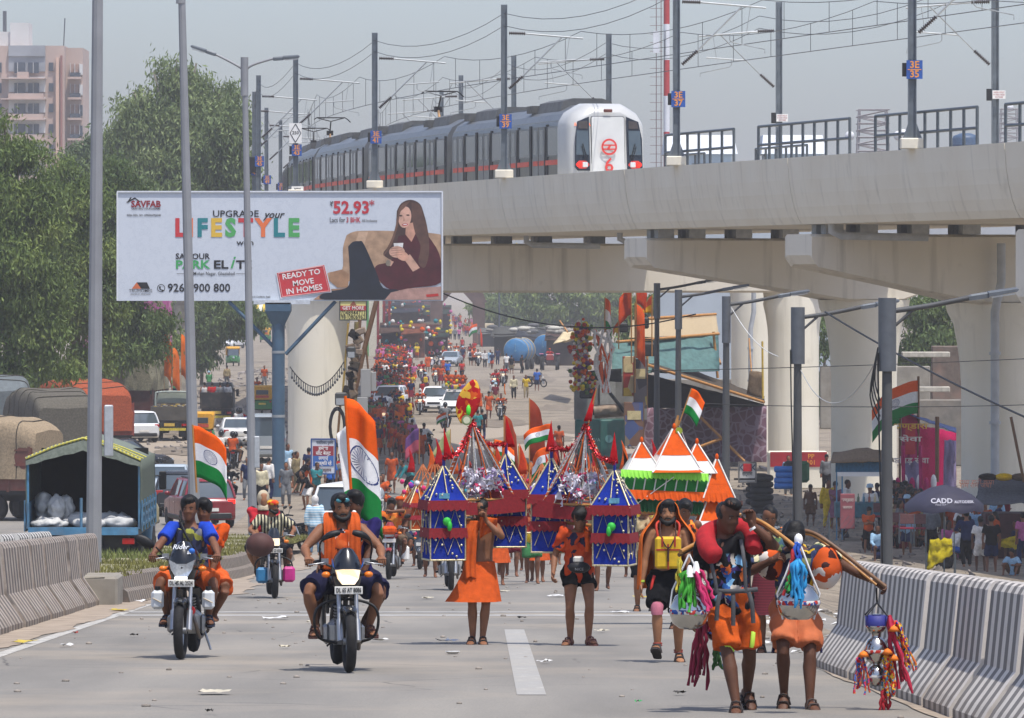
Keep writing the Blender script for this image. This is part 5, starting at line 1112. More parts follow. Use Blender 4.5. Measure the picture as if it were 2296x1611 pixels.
# ================= cars, autos, trucks
def wheel(t,x,y,r,w=.2,nm='wheel',side=1,rim=ALU):
    b=MB(); rot=M.Rotation(R(90),3,'Y'); b.lathe([(r*.6,-w/2),(r*.92,-w/2),(r,-w*.3),(r,w*.3),(r*.92,w/2),(r*.6,w/2)],(x,y,r),22,rot); o=b.build('tyre',TYRE,t)
    b=MB(); b.lathe([(0,-w*.46),(r*.62,-w*.5),(r*.62,w*.5),(0,w*.46)],(x,y,r),16,rot); b.build('rim',rim,o)
def rr_(w,h,c,n=3): # rounded rect half sizes
    out=[]
    for sx,sz,a0 in((1,1,0),(-1,1,90),(-1,-1,180),(1,-1,270)):
        for k in range(n+1): a=R(a0+90*k/n); out.append((sx*(w-c)+c*math.cos(a),sz*(h-c)+c*math.sin(a)))
    return out
TAIL=mat('#a01a18',.25,0,.1); CGL=mat('#3f4a50',.06,0,.1,1,spec=1)
_cars={}
def car(lab,loc,rz=0,col='#d9d9d7',style='suv',group=None,s=1,lit=False,roofrail=False,cat='car',brake=False):
    t=T('car',lab,cat,loc,rz,group); t.scale=(s,s,s); PNT=mat(col,.25,.0,.06,2,spec=.6,dirt=.12)
    L,Wd,hb,hh,ht={'suv':(4.1,.88,1.02,.98,1.62),'sedan':(4.3,.85,.93,.88,1.45),'hatch':(3.7,.83,.93,.88,1.5),'van':(3.6,.74,1.05,.9,1.85)}[style]
    st=[(0,.80,.42,hh*.62),(.06,.93,.30,hh*.72),(.3,.98,.24,hh*.88),(1.0,1,.22,hh*.98),(1.25,1,.22,hb),(L-.9,1,.22,hb+.03),(L-.25,.98,.25,hb+(.04 if style!='sedan' else 0)),(L-.05,.93,.32,hb*.95),(L,.84,.42,hb*.85)]
    if style=='van': st=[(0,.85,.35,.85),(.08,.96,.28,1.0),(.35,1,.25,1.05)]+[(y,w,z0,hb) for y,w,z0,z in st[4:]]
    b=MB(); rings=[]
    for y,w,z0,z1 in st:
        c=.09; rings.append([V((x,y,(z0+z1)/2+z)) for x,z in rr_(Wd*w,(z1-z0)/2,c)])
    b.loft(rings); b.build('car_body',PNT,t)
    a0,a1={'suv':(1.15,L-.12),'sedan':(1.2,L-.75),'hatch':(1.1,L-.1),'van':(.3,L-.08)}[style]; f0,f1={'suv':(1.75,L-.4),'sedan':(1.95,L-1.45),'hatch':(1.75,L-.5),'van':(.7,L-.15)}[style]
    wb_,wt=Wd*.96,Wd*.78; b=MB(); q=lambda y0,y1,w,z,c=.1:[V((x,(y0+y1)/2+yy,z)) for x,yy in rr_(w,(y1-y0)/2,c)]
    b.loft([q(a0,a1,wb_,hb-.03),q(f0*.6+a0*.4,f1*.6+a1*.4,wb_*.42+wt*.58,hb+(ht-hb)*.55),q(f0,f1,wt,ht-.06)]); b.build('glazing',CGL,t)
    b=MB(); b.loft([q(f0-.08,f1+.06,wt+.015,ht-.08),q(f0-.02,f1,wt-.02,ht-.02),q(f0+.15,f1-.1,wt*.8,ht)]); b.build('roof',PNT,t)
    for sx in(-1,1):
        for (y0,y1) in((a0+.02,f0),(a1-.02,f1),((a0+a1)/2+.1,(f0+f1)/2+.05)):
            b=MB(); b.tube([(sx*wb_*.985,y0,hb-.02),(sx*(wb_*.42+wt*.58)*.99,y0*.4+y1*.6,hb+(ht-hb)*.55),(sx*wt*.97,y1,ht-.06)],.045,6); b.build('pillar',PNT,t)
        for y in(.75,L-.78): wheel(t,sx*(Wd-.1),y,.31,.2)
        b=MB(); b.ell((sx*(Wd+.09),a0+.25,hb+.06),(.1,.07,.07),8,6); b.build('mirror',PNT if style!='van' else BLACK,t)
        b=MB(); b.ell((sx*Wd*.72,.07+.03,hh*.68),(.17,.1,.085),10,6); b.build('headlight',LENS if lit else LENSOFF,t)
        b=MB(); b.box((sx*Wd*.78,L-.06,hb*.86),(.26,.1,.16),ch=.02); b.build('tail_light',mat('#d02018',.3,em='#ff2010',es=1.5) if brake else TAIL,t)
        b=MB(); b.box((sx*(Wd-.015),L*.5,.34),(.06,L*.5,.14),ch=.02); b.build('side_sill',DARK,t)
        if roofrail: b=MB(); b.tube([(sx*wt*.85,f0+.2,ht+.03),(sx*wt*.85,f1-.1,ht+.03)],.025,6); b.build('roof_rail',DARK,t)
        b=MB(); b.box((sx*(Wd+.003),L*.52,hb*.8),(.02,.16,.03)); b.build('door_handle',CHROME,t)
        for y in(L*.33,L*.55,L*.76): b=MB(); b.box((sx*(Wd-.004),y,hb*.68),(.012,.012,hb*.5)); b.build('door_gap',BLACK,t)
    b=MB(); b.box((0,.03,hh*.62),(Wd*.95,.08,.16),ch=.03); b.build('grille',BLACK,t); b=MB(); b.box((0,.02,.38),(Wd*1.5,.1,.16),ch=.04); b.build('bumper',DARK,t); b=MB(); b.box((0,L-.02,.42),(Wd*1.6,.1,.2),ch=.04); b.build('bumper',DARK if style=='suv' else PNT,t)
    for y,z in((-.035,.42),(L+.035,.62)): b=MB(); b.box((0,y,z),(.5,.015,.11)); b.build('number_plate',mat('#d8d5cc',.5,0,.06),t)
    for s2 in(-1,1): b=MB(); b.tube([(s2*.15,a0+.0,hb+.02),(s2*.15+.45,a0+.12,hb+.1)],.012,4); b.build('wiper',BLACK,t)
    return t
def auto(lab,loc,rz=0,group=None,away=True):
    t=T('auto_rickshaw',lab,'auto rickshaw',loc,rz,group); GRN=mat('#2f7a3c',.45,0,.15,dirt=.3); YEL=mat('#d39a1c',.5,0,.15,dirt=.3)
    b=MB(); b.loft([[V((x*w,y,z0+(z1-z0)*.5+z*(z1-z0)*.5)) for x,z in rr_(1,1,.25)] for y,w,z0,z1 in((.0,.25,.5,.95),(.35,.42,.35,1.0),(.9,.62,.3,.75),(1.5,.66,.3,.8),(2.5,.66,.35,.95),(2.65,.6,.4,.9))]); b.build('lower_body',GRN,t)
    b=MB(); b.loft([[V((x*w,y,z0+(z1-z0)*.5+z*(z1-z0)*.5)) for x,z in rr_(1,1,.3)] for y,w,z0,z1 in((.55,.5,1.62,1.72),(.9,.64,1.6,1.82),(1.8,.66,1.55,1.85),(2.5,.66,.95,1.82),(2.66,.6,.98,1.75))]); b.build('canopy',YEL,t)
    b=MB(); b.box((0,2.67,1.42),(.75,.03,.28),ch=.01); b.build('rear_window',CGL,t); b=MB(); b.box((0,2.68,1.16),(.8,.02,.16)); b.build('rear_band',mat('#b8442a',.6,0,.4,20),t); b=MB(); b.box((0,2.66,.72),(.45,.02,.12)); b.build('number_plate',mat('#d8b848',.5),t)
    b=MB(); b.prism([(-.5,1.0),(.5,1.0),(.46,1.6),(-.46,1.6)],lambda u,v:(u,.28+(v-1)*.35,v),lambda u,v:(u,.31+(v-1)*.35,v)); b.build('windscreen',CGL,t)
    for s in(-1,1):
        for y in(.45,1.35): b=MB(); b.tube([(s*.5,y,.9),(s*.52,y+.1,1.65)],.03,6); b.build('post',BLACK,t)
        b=MB(); b.box((s*.5,2.68,.85),(.12,.03,.1)); b.build('tail_light',TAIL,t); wheel(t,s*.58,2.05,.24,.12)
    wheel(t,0,.35,.24,.12); b=MB(); b.ell((0,-.0,.8),(.12,.08,.12),8,6); b.build('headlight',LENSOFF,t); b=MB(); b.box((0,1.9,.75),(1.1,.5,.2),ch=.05); b.build('seat',BLACK,t)
    return t
def tarpload(t,x,y,z0,w,L,h,m,seed=0,lump=.12,ropes=5,nm='tarpaulin',side=.5,hump=.25):
    b=MB(); n=22; mm=36; rings=[]
    for j in range(mm+1):
        v=j/mm; e=min(1,min(v,1-v)*9)**.5; ringp=[]
        for i in range(n+1):
            u=i/n; a=math.pi*u; cx=-math.cos(a); sz=math.sin(a)
            px=w/2*math.copysign(abs(cx)**.24,cx)*(.85+.15*e); pz=h*(abs(sz)**.3)*(.75+.25*e)+hump*math.sin(a)*math.sin(v*3.1)-side*(abs(cx)**6)
            q=V((px,L*v,pz)); nz=noise.noise(V((px*1.3+seed,L*v*1.1,pz*1.2)))*lump+noise.noise(V((px*4,L*v*3+seed,pz*4)))*lump*.4+(.035*math.sin(L*v*8+2*math.sin(v*9+seed))+.015*math.sin(u*40+v*5))*(1 if pz<h*.6 else .15)
            q+=V((px,0,max(pz,.1))).normalized()*nz; ringp.append(q+V((x,y,z0)))
        rings.append(ringp)
    b.loft(rings,False,True,False); b.add(rings[0],[tuple(range(n+1))]); b.add(rings[-1],[tuple(range(n+1))[::-1]]); o=b.build(nm,m,t)
    for k in range(ropes):
        j=int((k+.5)/ropes*mm); b=MB(); b.tube([p+V((0,0,.03)) for p in rings[j]],.018,5); b.build('rope',mat('#3a352c',.8),o)
    return o
TPG=cloth('#5c584f',.25); TPB=cloth('#8f7f68',.25); TPO=cloth('#934a30',.35); TPD=cloth('#4a463e',.3)
def truck(lab,loc,rz=0,cab='#8a6a2a',bed='#6a2a22',w=2.4,L=7,bh=1.3,load=None,cabon=True,group=None,slats=True,tail=True,cat='truck'):
    """front towards -Y; bed behind the cab, floor at 1.1 m"""
    t=T('truck',lab,cat,loc,rz,group); CB=mat(cab,.45,0,.15,2,dirt=.35); BD=mat(bed,.65,0,.25,3,dirt=.5,dc='#5d5246'); y0=1.7
    if cabon:
        b=MB(); q=lambda y0_,y1,w_,z:[V((x,(y0_+y1)/2+yy,z)) for x,yy in rr_(w_,(y1-y0_)/2,.15)]
        b.loft([q(0,1.6,w*.47,.6),q(-.05,1.6,w*.48,1.3),q(0,1.6,w*.48,1.6),q(.25,1.6,w*.44,2.3),q(.4,1.55,w*.4,2.5)]); b.build('cab',CB,t)
        b=MB(); b.prism([(-w*.4,1.62),(w*.4,1.62),(w*.36,2.22),(-w*.36,2.22)],lambda u,v:(u,-.04+(v-1.6)*.34,v),lambda u,v:(u,.05+(v-1.6)*.34,v)); b.build('windscreen',CGL,t)
        b=MB(); b.box((0,-.06,.95),(w*.6,.06,.4),ch=.02); b.build('grille',BLACK,t); b=MB(); b.box((0,-.12,.58),(w*.95,.16,.22),ch=.04); b.build('bumper',DARK,t)
        for s in(-1,1): b=MB(); b.ell((s*w*.38,-.06,.95),(.14,.06,.14),10,6); b.build('headlight',LENSOFF,t); b=MB(); b.box((s*(w*.5+.1),.1,1.9),(.16,.06,.4),ch=.02); b.tube([(s*w*.46,.2,2.0),(s*(w*.5+.1),.1,2.0)],.015,4); b.build('mirror',BLACK,t); b=MB(); b.box((s*w*.478,.8,1.9),(.02,.7,.5)); b.build('door_window',CGL,t)
    b=MB(); b.box((0,y0+L/2,1.02),(w*.95,L,.14)); b.box((0,y0+L/2,.82),(.8,L,.25)); b.build('chassis',DARK,t)
    for s in(-1,1):
        b=MB(); b.box((s*w/2,y0+L/2,1.1+bh/2),(.06,L,bh)); b.build('side_board',BD,t)
        if slats:
            for k in range(int(L/.8)+1): b=MB(); b.box((s*(w/2+.045),y0+.05+k*(L-.1)/int(L/.8),1.1+bh/2),(.04,.09,bh+.1)); b.build('side_post',BD,t)
            for z in(.3,.65,1): b=MB(); b.box((s*(w/2+.035),y0+L/2,1.1+bh*z-.08),(.03,L,.06)); b.build('side_rail',BD,t)
        for y in([.8] if cabon else [])+[y0+L-1.5]+([y0+L-2.7] if L>6 else []): wheel(t,s*(w/2-.2),y,.48,.32,rim=DARK)
        b=MB(); b.box((s*w*.4,y0+L+.02,.85),(.25,.06,.12)); b.build('tail_light',TAIL,t)
        b=MB(); b.box((s*w*.36,y0+L-.75,.45),(.5,.02,.5)); b.build('mud_flap',RUB,t)
    b=MB(); b.box((0,y0,1.1+bh*.6),(w,.06,bh*1.2)); b.build('head_board',BD,t)
    if tail: b=MB(); b.box((0,y0+L,1.1+bh*.5),(w-.08,.06,bh)); b.build('tailgate',BD,t); b=MB(); b.box((0,y0+L+.04,.62),(w*.9,.08,.14)); b.build('rear_bumper',mat('#b8a83a',.6,0,.4,12),t); b=MB(); b.box((0,y0+L+.05,.86),(.55,.02,.16)); b.build('number_plate',mat('#c8a848',.5),t)
    if load: load(t,y0,L)
    return t
# ================= kanwars: lantern towers of cloth, ropes and tinsel
GOLD=mat('#bdb08a',.4,.4,.4,60); TINS=mat('#a3121a',.25,.5,.4,50); SEQ=mat('#c8c0a0',.3,.3,.3)
def strap_(b,pts,r): b.tube(pts,r,5)
def lantern(t,c,w,zb,ze,za,cl,fr,trim=GOLD,rz=0,tiers=2,dots=True,arches=True,trimr=.009):
    """square cloth tower: walls zb..ze, pyramid to za"""
    Q=M.Rotation(rz,3,'Z'); c=V(c); cor=lambda s,z:[c+Q@V((x*w/2*s,y*w/2*s,z)) for x,y in((-1,-1),(1,-1),(1,1),(-1,1))]
    b=MB(); 
    for i in range(4):
        A,B_,C_,D_=cor(1,zb),cor(1.0,ze),cor(1.16,ze-.02),cor(.06,za); j=(i+1)%4
        def wall(p0,p1,q0,q1,nu,nv,puff):
            nrm=((p1-p0).cross(q0-p0)).normalized()
            b.sheet(lambda u,v:(p0.lerp(p1,u)).lerp(q0.lerp(q1,u),v)+nrm*(puff*math.sin(math.pi*u)*math.sin(math.pi*v)+.004*math.sin(u*17+v*11)),nu,nv)
        wall(A[i],A[j],B_[i],B_[j],8,8,-.012); wall(C_[i],C_[j],D_[i],D_[j],8,8,-.03)
    b.build('cloth_panel',cl,t)
    b=MB()
    A,B_,C_,D_=cor(1.02,zb),cor(1.02,ze),cor(1.17,ze-.02),cor(.06,za)
    for i in range(4):
        j=(i+1)%4; b.tube([A[i],B_[i]],trimr,5); b.tube([C_[i],D_[i]],trimr*1.2,5); b.tube([C_[i].lerp(C_[j],.5),D_[i]],trimr*.8,5); b.tube([A[i],A[j]],trimr*1.3,5)
        if arches:
            for z0,z1 in([(zb+(ze-zb)*.12,zb+(ze-zb)*.42),(zb+(ze-zb)*.5,zb+(ze-zb)*.88)]):
                f=lambda u,z:A[i].lerp(A[j],u)+V((0,0,z-zb)); b.tube([f(.1,z0),f(.3,z1),f(.5,z0-.02),f(.7,z1),f(.9,z0)],trimr*.7,4)
    b.build('gold_trim',trim,t)
    hs=(ze-zb)
    for k in range(tiers):
        zt=ze+.01-k*hs*.47; h=hs*.17; b=MB(); rg=lambda s,z:cor(s,z)
        P0,P1=cor(1.19-.09*k,zt),cor(1.25-.09*k,zt-h)
        for i in range(4):
            j=(i+1)%4; n=22; top=[P0[i].lerp(P0[j],q/n) for q in range(n+1)]; bot=[P1[i].lerp(P1[j],q/n)+V((0,0,.012*((q*7)%3-1))) for q in range(n+1)]
            b.add(top+bot,[(q,q+1,n+2+q,n+1+q) for q in range(n)])
        b.build('fringe',fr[k%len(fr)],t)
    if dots:
        b=MB(); g=random.Random(int(w*1000))
        for i in range(4):
            j=(i+1)%4
            for q in range(9): u,v=g.uniform(.12,.88),g.uniform(.06,.8); p=C_[i].lerp(C_[j],u).lerp(D_[i].lerp(D_[j],u),v); b.ell(p+(p-V((c.x,c.y,p.z))).normalized()*.012,.014,6,4)
            for q in range(10): p=A[i].lerp(A[j],g.uniform(.08,.92)); p=V((p.x,p.y,g.uniform(zb+.04,ze-.04))); b.ell(p+(p-V((c.x,c.y,p.z))).normalized()*.012,.014,6,4)
        o=b.build('sequins',SEQ,t); o['kind']='stuff'
def tinsel(t,pts,r,m=TINS,seed=0,nm='tinsel_garland',n=260):
    c=crom(pts,14); g=random.Random(seed); b=MB()
    for k in range(n):
        p=c[int(g.uniform(0,len(c)-1))]; d=V((g.gauss(0,1),g.gauss(0,1),g.gauss(0,1))).normalized(); e=d.orthogonal().normalized()*r*.22; q=p+d*r*g.uniform(.6,1.1); b.add([p-e,p+e,q+e*.5,q-e*.3],[(0,1,2,3)])
    b.tube(c,r*.35,6); return b.build(nm,m,t)
def blue_kanwar(lab,loc,rz,mir,z0,cloth_=cloth('#1c2f86',.15)):
    t=T('kanwar',lab,'kanwar',loc,rz); s=-1 if mir else 1; REDF=mat('#7a0f18',.8,0,.2,40); F_=[REDF]
    zb,ze,za=z0,z0+.67,z0+1.06
    lantern(t,(-.37*s,-.22,0),.40,zb,ze,za,cloth_,F_,rz=.25*s); lantern(t,(.34*s,.35,0),.38,zb+.12,ze+.1,za+.12,cloth_,F_,rz=.2*s)
    tip=V((-.05*s,.08,z0+1.56)); cor=[V((-.45*s,-.3,ze)),V((.45*s,.15,ze)),V((.42*s,.5,ze+.1)),V((-.4*s,.2,ze+.03))]
    b=MB(); [b.tube([cor[i],cor[(i+1)%4]],.016,6) for i in range(4)]; b.build('bamboo_frame',BAM,t)
    RW=stripes('#b85a2a','#c8c0b4',.05,2,.72)
    for i in range(4):
        b=MB(); b.tube([cor[i],cor[i].lerp(tip,.6),tip],[.018,.015,.01],6); b.build('rope',RW,t)
        b=MB(); q=cor[i].lerp(cor[(i+1)%4],.5); b.tube([q,tip],.012,5); b.build('rope',mat('#a8a49a',.5,.4,.5,60),t)
    b=MB(); A=[cor[0].lerp(cor[1],-.12)+V((0,-.03,.02)),cor[1].lerp(cor[0],-.12)+V((0,-.03,.02))]; n=30; b.sheet(lambda u,v:A[0].lerp(A[1],u)+V((0,-.02*v,-.16*v+.02*math.sin(u*9)*(1-v)-.03*math.sin(math.pi*u))),30,3); b.build('fringe',REDF,t)
    a1,a2=V((-.37*s,-.22,za)),V((.34*s,.35,za+.12))
    tinsel(t,[tip,tip.lerp(a1,.4)+V((0,-.05,-.12)),a1+V((0,-.03,.1))],.05,seed=1); tinsel(t,[tip,tip.lerp(a2,.4)+V((0,-.05,-.1)),a2+V((0,-.03,.12))],.05,seed=2)
    for a in(a1,a2):
        b=MB(); b.tube([a-V((0,0,.05)),a+V((0,0,.12))],.02,6); b.build('finial',mat('#1c2f86',.4,.2),t)
        sheetpart('pennant',cloth('#a8151c',.15),t,lambda u,v:a+V((.02-.02*u+(.11*s*(1-u))*(v-.2)*1.0,-.01*math.sin(u*5),.08+.36*u)),8,4)
    SV=mat('#b8b6b2',.3,.6,.3,60); OT=cloth('#c4602c',.3)
    for k in range(26):
        i=k%4; q=cor[i].lerp(cor[(i+1)%4],(k//4+.5)/6.5); tinsel(t,[q,q.lerp(tip,.5)+V((.02*math.sin(k*2.1),.02*math.cos(k*3.3),0)),tip],.022,[SV,OT,SV][k%3],k,'streamer',34)
    for i in range(4): tinsel(t,[cor[i],cor[i].lerp(cor[(i+1)%4],.5)-V((0,0,.04)),cor[(i+1)%4]],.035,SV,40+i,'silver_garland',90)
    g=random.Random(5); 
    for k in range(34):
        u=g.uniform(0,6.28); rr=g.uniform(.05,.26); p=V((rr*math.cos(u)+.02*s,rr*math.sin(u)*.8+.02,z0+.78+g.uniform(0,.28)-rr*.3)); b=MB()
        for q in range(7): d=V((g.gauss(0,1),g.gauss(0,1),g.gauss(0,1))).normalized(); e=d.orthogonal().normalized(); f_=d.cross(e); r_=g.uniform(.045,.085); b.add([p,p+d*r_+e*r_*.6,p+d*r_*1.2,p+d*r_+f_*r_*.6],[(0,1,2,3)])
        b.build('paper_flower',[cloth('#d8d4dc',.1),cloth('#b8a8cc',.15),cloth('#c8486a',.2),cloth('#d0d0d4',.1)][k%4 if k%3 else 0],t)
    b=MB(); b.tube(crom([(-.5*s,-.26,z0+.42),(0,.05,z0+.44),(.48*s,.38,z0+.5)],5),.02,7); b.build('carrying_pole',BAM,t)
    b=MB(); b.ell((-.33*s,-.46,z0+.44),(.05,.03,.05),8,5); b.ell((-.30*s,-.47,z0+.39),(.03,.03,.06),8,5); b.build('parrot_toy',mat('#2fb03a',.6,0,.1),t)
    b=MB(); b.box((-.36*s,-.43,ze+.06),(.12,.01,.06)); b.build('picture_card',mat('#5a93a8',.6,0,.3,30),t)
    return t,tip
K1,tip=blue_kanwar('blue lantern kanwar with red tinsel over the barechested man, red leaf shaped cloth on top',on(1068,65),0,False,.985+.0)
p=tip
sheetpart('top_cloth',pattern(['#b8321c','#a8151c','#c8551c','#d8a83a','#a8151c'],16,1,3),K1,lambda u,v:p+V((-.09+.02*math.sin(u*3)+(v-.5)*.27*math.sin(math.pi*(u*.93+.05))**.7+.11*u*u,-.01+.02*math.sin(v*5+u*3),-.02+.50*u)),12,6)
b=MB(); b.tube([p-V((0,0,.2)),p+V((-.04,0,.42))],.012,6); b.build('top_pole',BAM,K1); b=MB(); b.ell(p+V((-.04,-.05,.13)),(.028,.03,.06),8,6); b.build('green_knot',mat('#5ad83a',.6),K1)
b=MB(); b.tube([p+V((-.06,-.08,.02)),p+V((-.06,-.1,.02))],.06,16); o=b.build('tin_disc',mat('#8a9a6a',.3,.6),K1); b=MB(); b.tube([p+V((-.06,-.1,.02)),p+V((-.06,-.106,.02))],.04,16); b.build('disc_label',mat('#c8c8a8',.5),K1)
K2,tip2=blue_kanwar('second blue lantern kanwar with a red pennant over the man with the waist bag',on(1304,64.4),0,True,.93)
sheetpart('pennant',cloth('#b01820',.15),K2,lambda u,v:tip2+V((.12*u+.09*(1-u)*(v-.3),-.02*math.sin(u*6),.05+.40*u)),10,4)
b=MB(); b.tube([tip2-V((0,0,.1)),tip2+V((.12,0,.42))],.008,5); b.build('top_pole',BAM,K2)
# orange, white and green kanwar carried across
def tri_kanwar(lab,loc,rz):
    t=T('kanwar',lab,'kanwar',loc,rz); OW=stripes('#c8511c','#d6d2cc',.33,2,.5); O_=cloth('#cc541c',.12); W_=cloth('#d8d5d0',.06); G_=cloth('#2f7a3a',.12); LG=mat('#8fd84a',.8,0,.1); WT=mat('#d8d5cc',.6)
    def pyr(c,w,zb,zm,za,c0,c1):
        c=V(c); q=lambda s,z:[c+V((x*w/2*s,y*w/2*s,z)) for x,y in((-1,-1),(1,-1),(1,1),(-1,1))]
        b=MB(); n=6
        for z0,z1,s0,s1,mi in((zb,zm,1,1-.94*(zm-zb)/(za-zb),0),(zm,za,1-.94*(zm-zb)/(za-zb),.06,1)):
            b.mi=mi; A,B_=q(s0,z0),q(s1,z1)
            for i in range(4): j=(i+1)%4; b.sheet(lambda u,v:A[i].lerp(A[j],u).lerp(B_[i].lerp(B_[j],u),v)+(V((c.x,c.y,0))-V(((A[i].x+A[j].x)/2,(A[i].y+A[j].y)/2,0)))*.07*math.sin(math.pi*u)*math.sin(math.pi*(v*.5+.25)),n,4)
        b.build('cloth_roof',[c0,c1],t); b=MB(); A,B_=q(1.01,zb),q(.07,za); [b.tube([A[i],B_[i]],.012,5) for i in range(4)]; b.build('edge_cord',WT,t); b=MB(); b.ell(c+V((0,0,za+.03)),(.025,.025,.05),7,5); b.build('finial',O_,t)
    z=1.66
    pyr((-.28,.05,0),.46,z+.36,z+.54,z+.74,W_,O_); pyr((.14,-.04,0),.66,z+.36,z+.58,z+.92,W_,O_); pyr((.14,-.05,0),.68,z+.36,z+.44,z+.62,O_,W_); pyr((.45,.0,0),.46,z+.34,z+.5,z+.72,W_,O_); pyr((.70,-.1,0),.42,z+.02,z+.2,z+.52,O_,O_)
    pyr((.62,-.15,0),.56,z-.5,z-.28,z+.1,W_,O_)
    b=MB(); b.box((-.02,.02,z+.2),(1.15,.5,.24)); b.build('green_valance',G_,t); b=MB()
    for k in range(9): b.tube([(-.58+k*.14,-.24,z+.1),(-.54+k*.14,-.24,z+.32)],.01,5)
    b.build('white_lath',WT,t)
    for m,z0,z1,o,x0,x1 in((LG,z+.40,z+.3,-.27,-.6,.56),(O_,z+.14,z+.02,-.29,-.62,.85),(cloth('#1f4a2c'),z+.02,z-.14,-.25,-.58,.5)):
        b=MB(); n=60; b.add([V((x0+(x1-x0)*i/n,o,z0-.06*i/n)) for i in range(n+1)]+[V((x0+(x1-x0)*i/n,o-.03+.012*math.sin(i*2.2),z1-.06*i/n+.012*((i*5)%3-1))) for i in range(n+1)],[(i,i+1,n+2+i,n+1+i) for i in range(n)]); b.build('fringe',m,t)
    b=MB(); b.tube([(-1.0,.05,z-.13),(1.0,-.05,z-.24)],.025,7); b.tube([(-1.0,-.2,z-.1),(1.0,-.25,z-.2)],.018,7); b.build('carrying_pole',BAM,t)
    b=MB(); b.tube([(.14,0,z+.86),(.2,0,z+1.1)],.018,6); b.tube([(.15,-.01,z+.9),(.19,0,z+1.04)],.028,8); b.build('flag_socket',BAM,t); b=MB(); b.tube([(.2,-.06,z+.9),(.2,-.09,z+.9)],.045,14); b.build('tin_disc',mat('#9aa83a',.3,.4),t)
    b=MB(); b.tube([(-.6,-.3,z-.2),(.1,-.3,z+.3)],.006,4); b.tube([(.2,0,z+1.0),(.8,.1,z-.5)],.005,4); b.build('guy_string',WT,t)
    return t
K3=tri_kanwar('orange white and green kanwar with small temple roofs and a tricolour on top',on(1487,75),.12)
flag('national_flag','small tricolour on the roof of the orange and white kanwar',on(1487,75)+V((.2,0,2.62)),.5,.2,.34,TRI,wave=.03,ang=.2,droop=.9,seed=9,chakra=False,polem=BAM,pr=.009,tilt=(.35,0))
def small_kanwar(lab,loc,s,c1,c2,fr,seed=0,flags=2):
    t=T('kanwar',lab,'kanwar',loc,0,None); t.scale=(s,s,s); g=random.Random(seed); 
    lantern(t,(-.35,0,0),.42,1.0,1.55,1.95,c1,[fr],GOLD,.3,2,False,True,.014); lantern(t,(.35,.1,0),.42,1.0,1.55,1.95,c2,[fr],GOLD,.2,2,False,True,.014)
    tip=V((0,.05,2.45))
    for k in range(5): q=V((-.5+.25*k,-.1,1.6)); b=MB(); b.tube([q,tip],.018,5); b.build('rope',mat('#b86a3a',.7,0,.5,40),t)
    for k in range(12): p=V((g.uniform(-.5,.5),g.uniform(-.25,0),g.uniform(1.5,2.1))); b=MB(); b.ell(p,(.06,.05,.06),7,5); b.build('paper_flower',cloth(g.choice(['#c8386a','#d8b83a','#d8d4d0','#7a3a9a','#2f8a9a','#b8261c'])),t)
    for k in range(flags):
        a=V((g.uniform(-.35,.35),.02,1.95+g.uniform(0,.4))); sheetpart('pennant',cloth(g.choice(['#a8151c','#c8551c','#b83a1c'])),t,lambda u,v:a+V((.05*math.sin(u*3)+.2*(1-u)*(v-.2),0,.6*u)),6,3)
    b=MB(); b.tube([(-.8,-.05,1.32),(.8,.1,1.32)],.025,6); b.build('carrying_pole',BAM,t); return t
# ================= the walkers and riders close to the camera
def fgloc(px,Y): return on(px,Y)
ORG1=cloth('#d4581a'); SAND1=mat('#2a2220',.7); BLKC=cloth('#141416'); 
PRINT1=pattern(['#0f0f12','#121216','#0f0f12','#2b5a9a','#7fb2d4','#cfc6b8','#c4622c','#15151a','#3a2a5a','#101014'],17,1.4,0,.8,((.01,-.14,1.02),.19,'#0f0f12'))
PRINT2=pattern(['#20242c','#3a4468','#7d8256','#c9bf9a','#1b1e26','#556648','#c8a22c','#2a2f45'],13,1.4,3)
f1,J1=person('man with a red neck pillow carrying a pale bamboo pole on his shoulder',fgloc(1642,44.8),dict(hip=(-.01,.05,.87),lean=.02,side=-.11,yaw=.18,twist=.1,head=(.55,.22),tilt=-.06,h1=(.15,-.12,1.46),e1=(.9,.1,-.8),d1=(-.15,.1,1),n1=(-.5,-.7,.2),c1=1.0,h0=(-.31,-.04,.78),e0=(-.6,.7,0),c0=.45,f0=(.02,-.26,.075),t0=(-.05,-1),f1=(.13,.34,.14),p1=-.55,t1=(.3,-1),k0=(-.1,-1,0),k1=(.2,-1,0)),1.72,0,('tee',PRINT1),('shorts',cloth('#bb5320')),'quiff',vox=.011,sandal=SAND1)
bx=f1
b=MB(); c=V((-.02,-.01,1.36)); pts=crom([(.16,-.1,1.26),(.17,.02,1.36),(.08,.12,1.42),(-.08,.13,1.42),(-.2,.03,1.37),(-.19,-.11,1.27),(-.12,-.17,1.2)],5); b.tube(pts,[.05,.07]+[.08]*(len(pts)-4)+[.07,.045],12); n_=b.build('neck_pillow',mat('#9c1820',.9,0,.2,20,.3,60),bx)
STRAP=mat('#4a4a4c',.8,0,.15,30)
b=MB()
for s,x in((-1,-.13),(1,.12)):
    b.tube(crom([(x-.055,-.04,1.34),(x*1.05-.045,-.15,1.22),(x*.95-.02,-.165,1.05),(x*.9-.01,-.16,.93)],5),.017,6,fl=.3,up=(0,1,0))
b.tube(crom([(-.19,-.06,.95),(-.08,-.16,.945),(.08,-.165,.95),(.19,-.06,.955)],5),.022,6,fl=.4,up=(0,1,0)); 
for x,z in((-.1,.72),(.0,.68),(.12,.7)): b.tube(crom([(x*1.0,-.165,.94),(x*1.2,-.185,.85),(x*1.3,-.18,z)],5),.02,6,fl=.3,up=(0,1,0))
b.build('backpack_strap',STRAP,bx); b=MB(); b.box((0,.17,1.1),(.3,.16,.42),ch=.05); b.build('backpack',mat('#26282c',.8),bx)
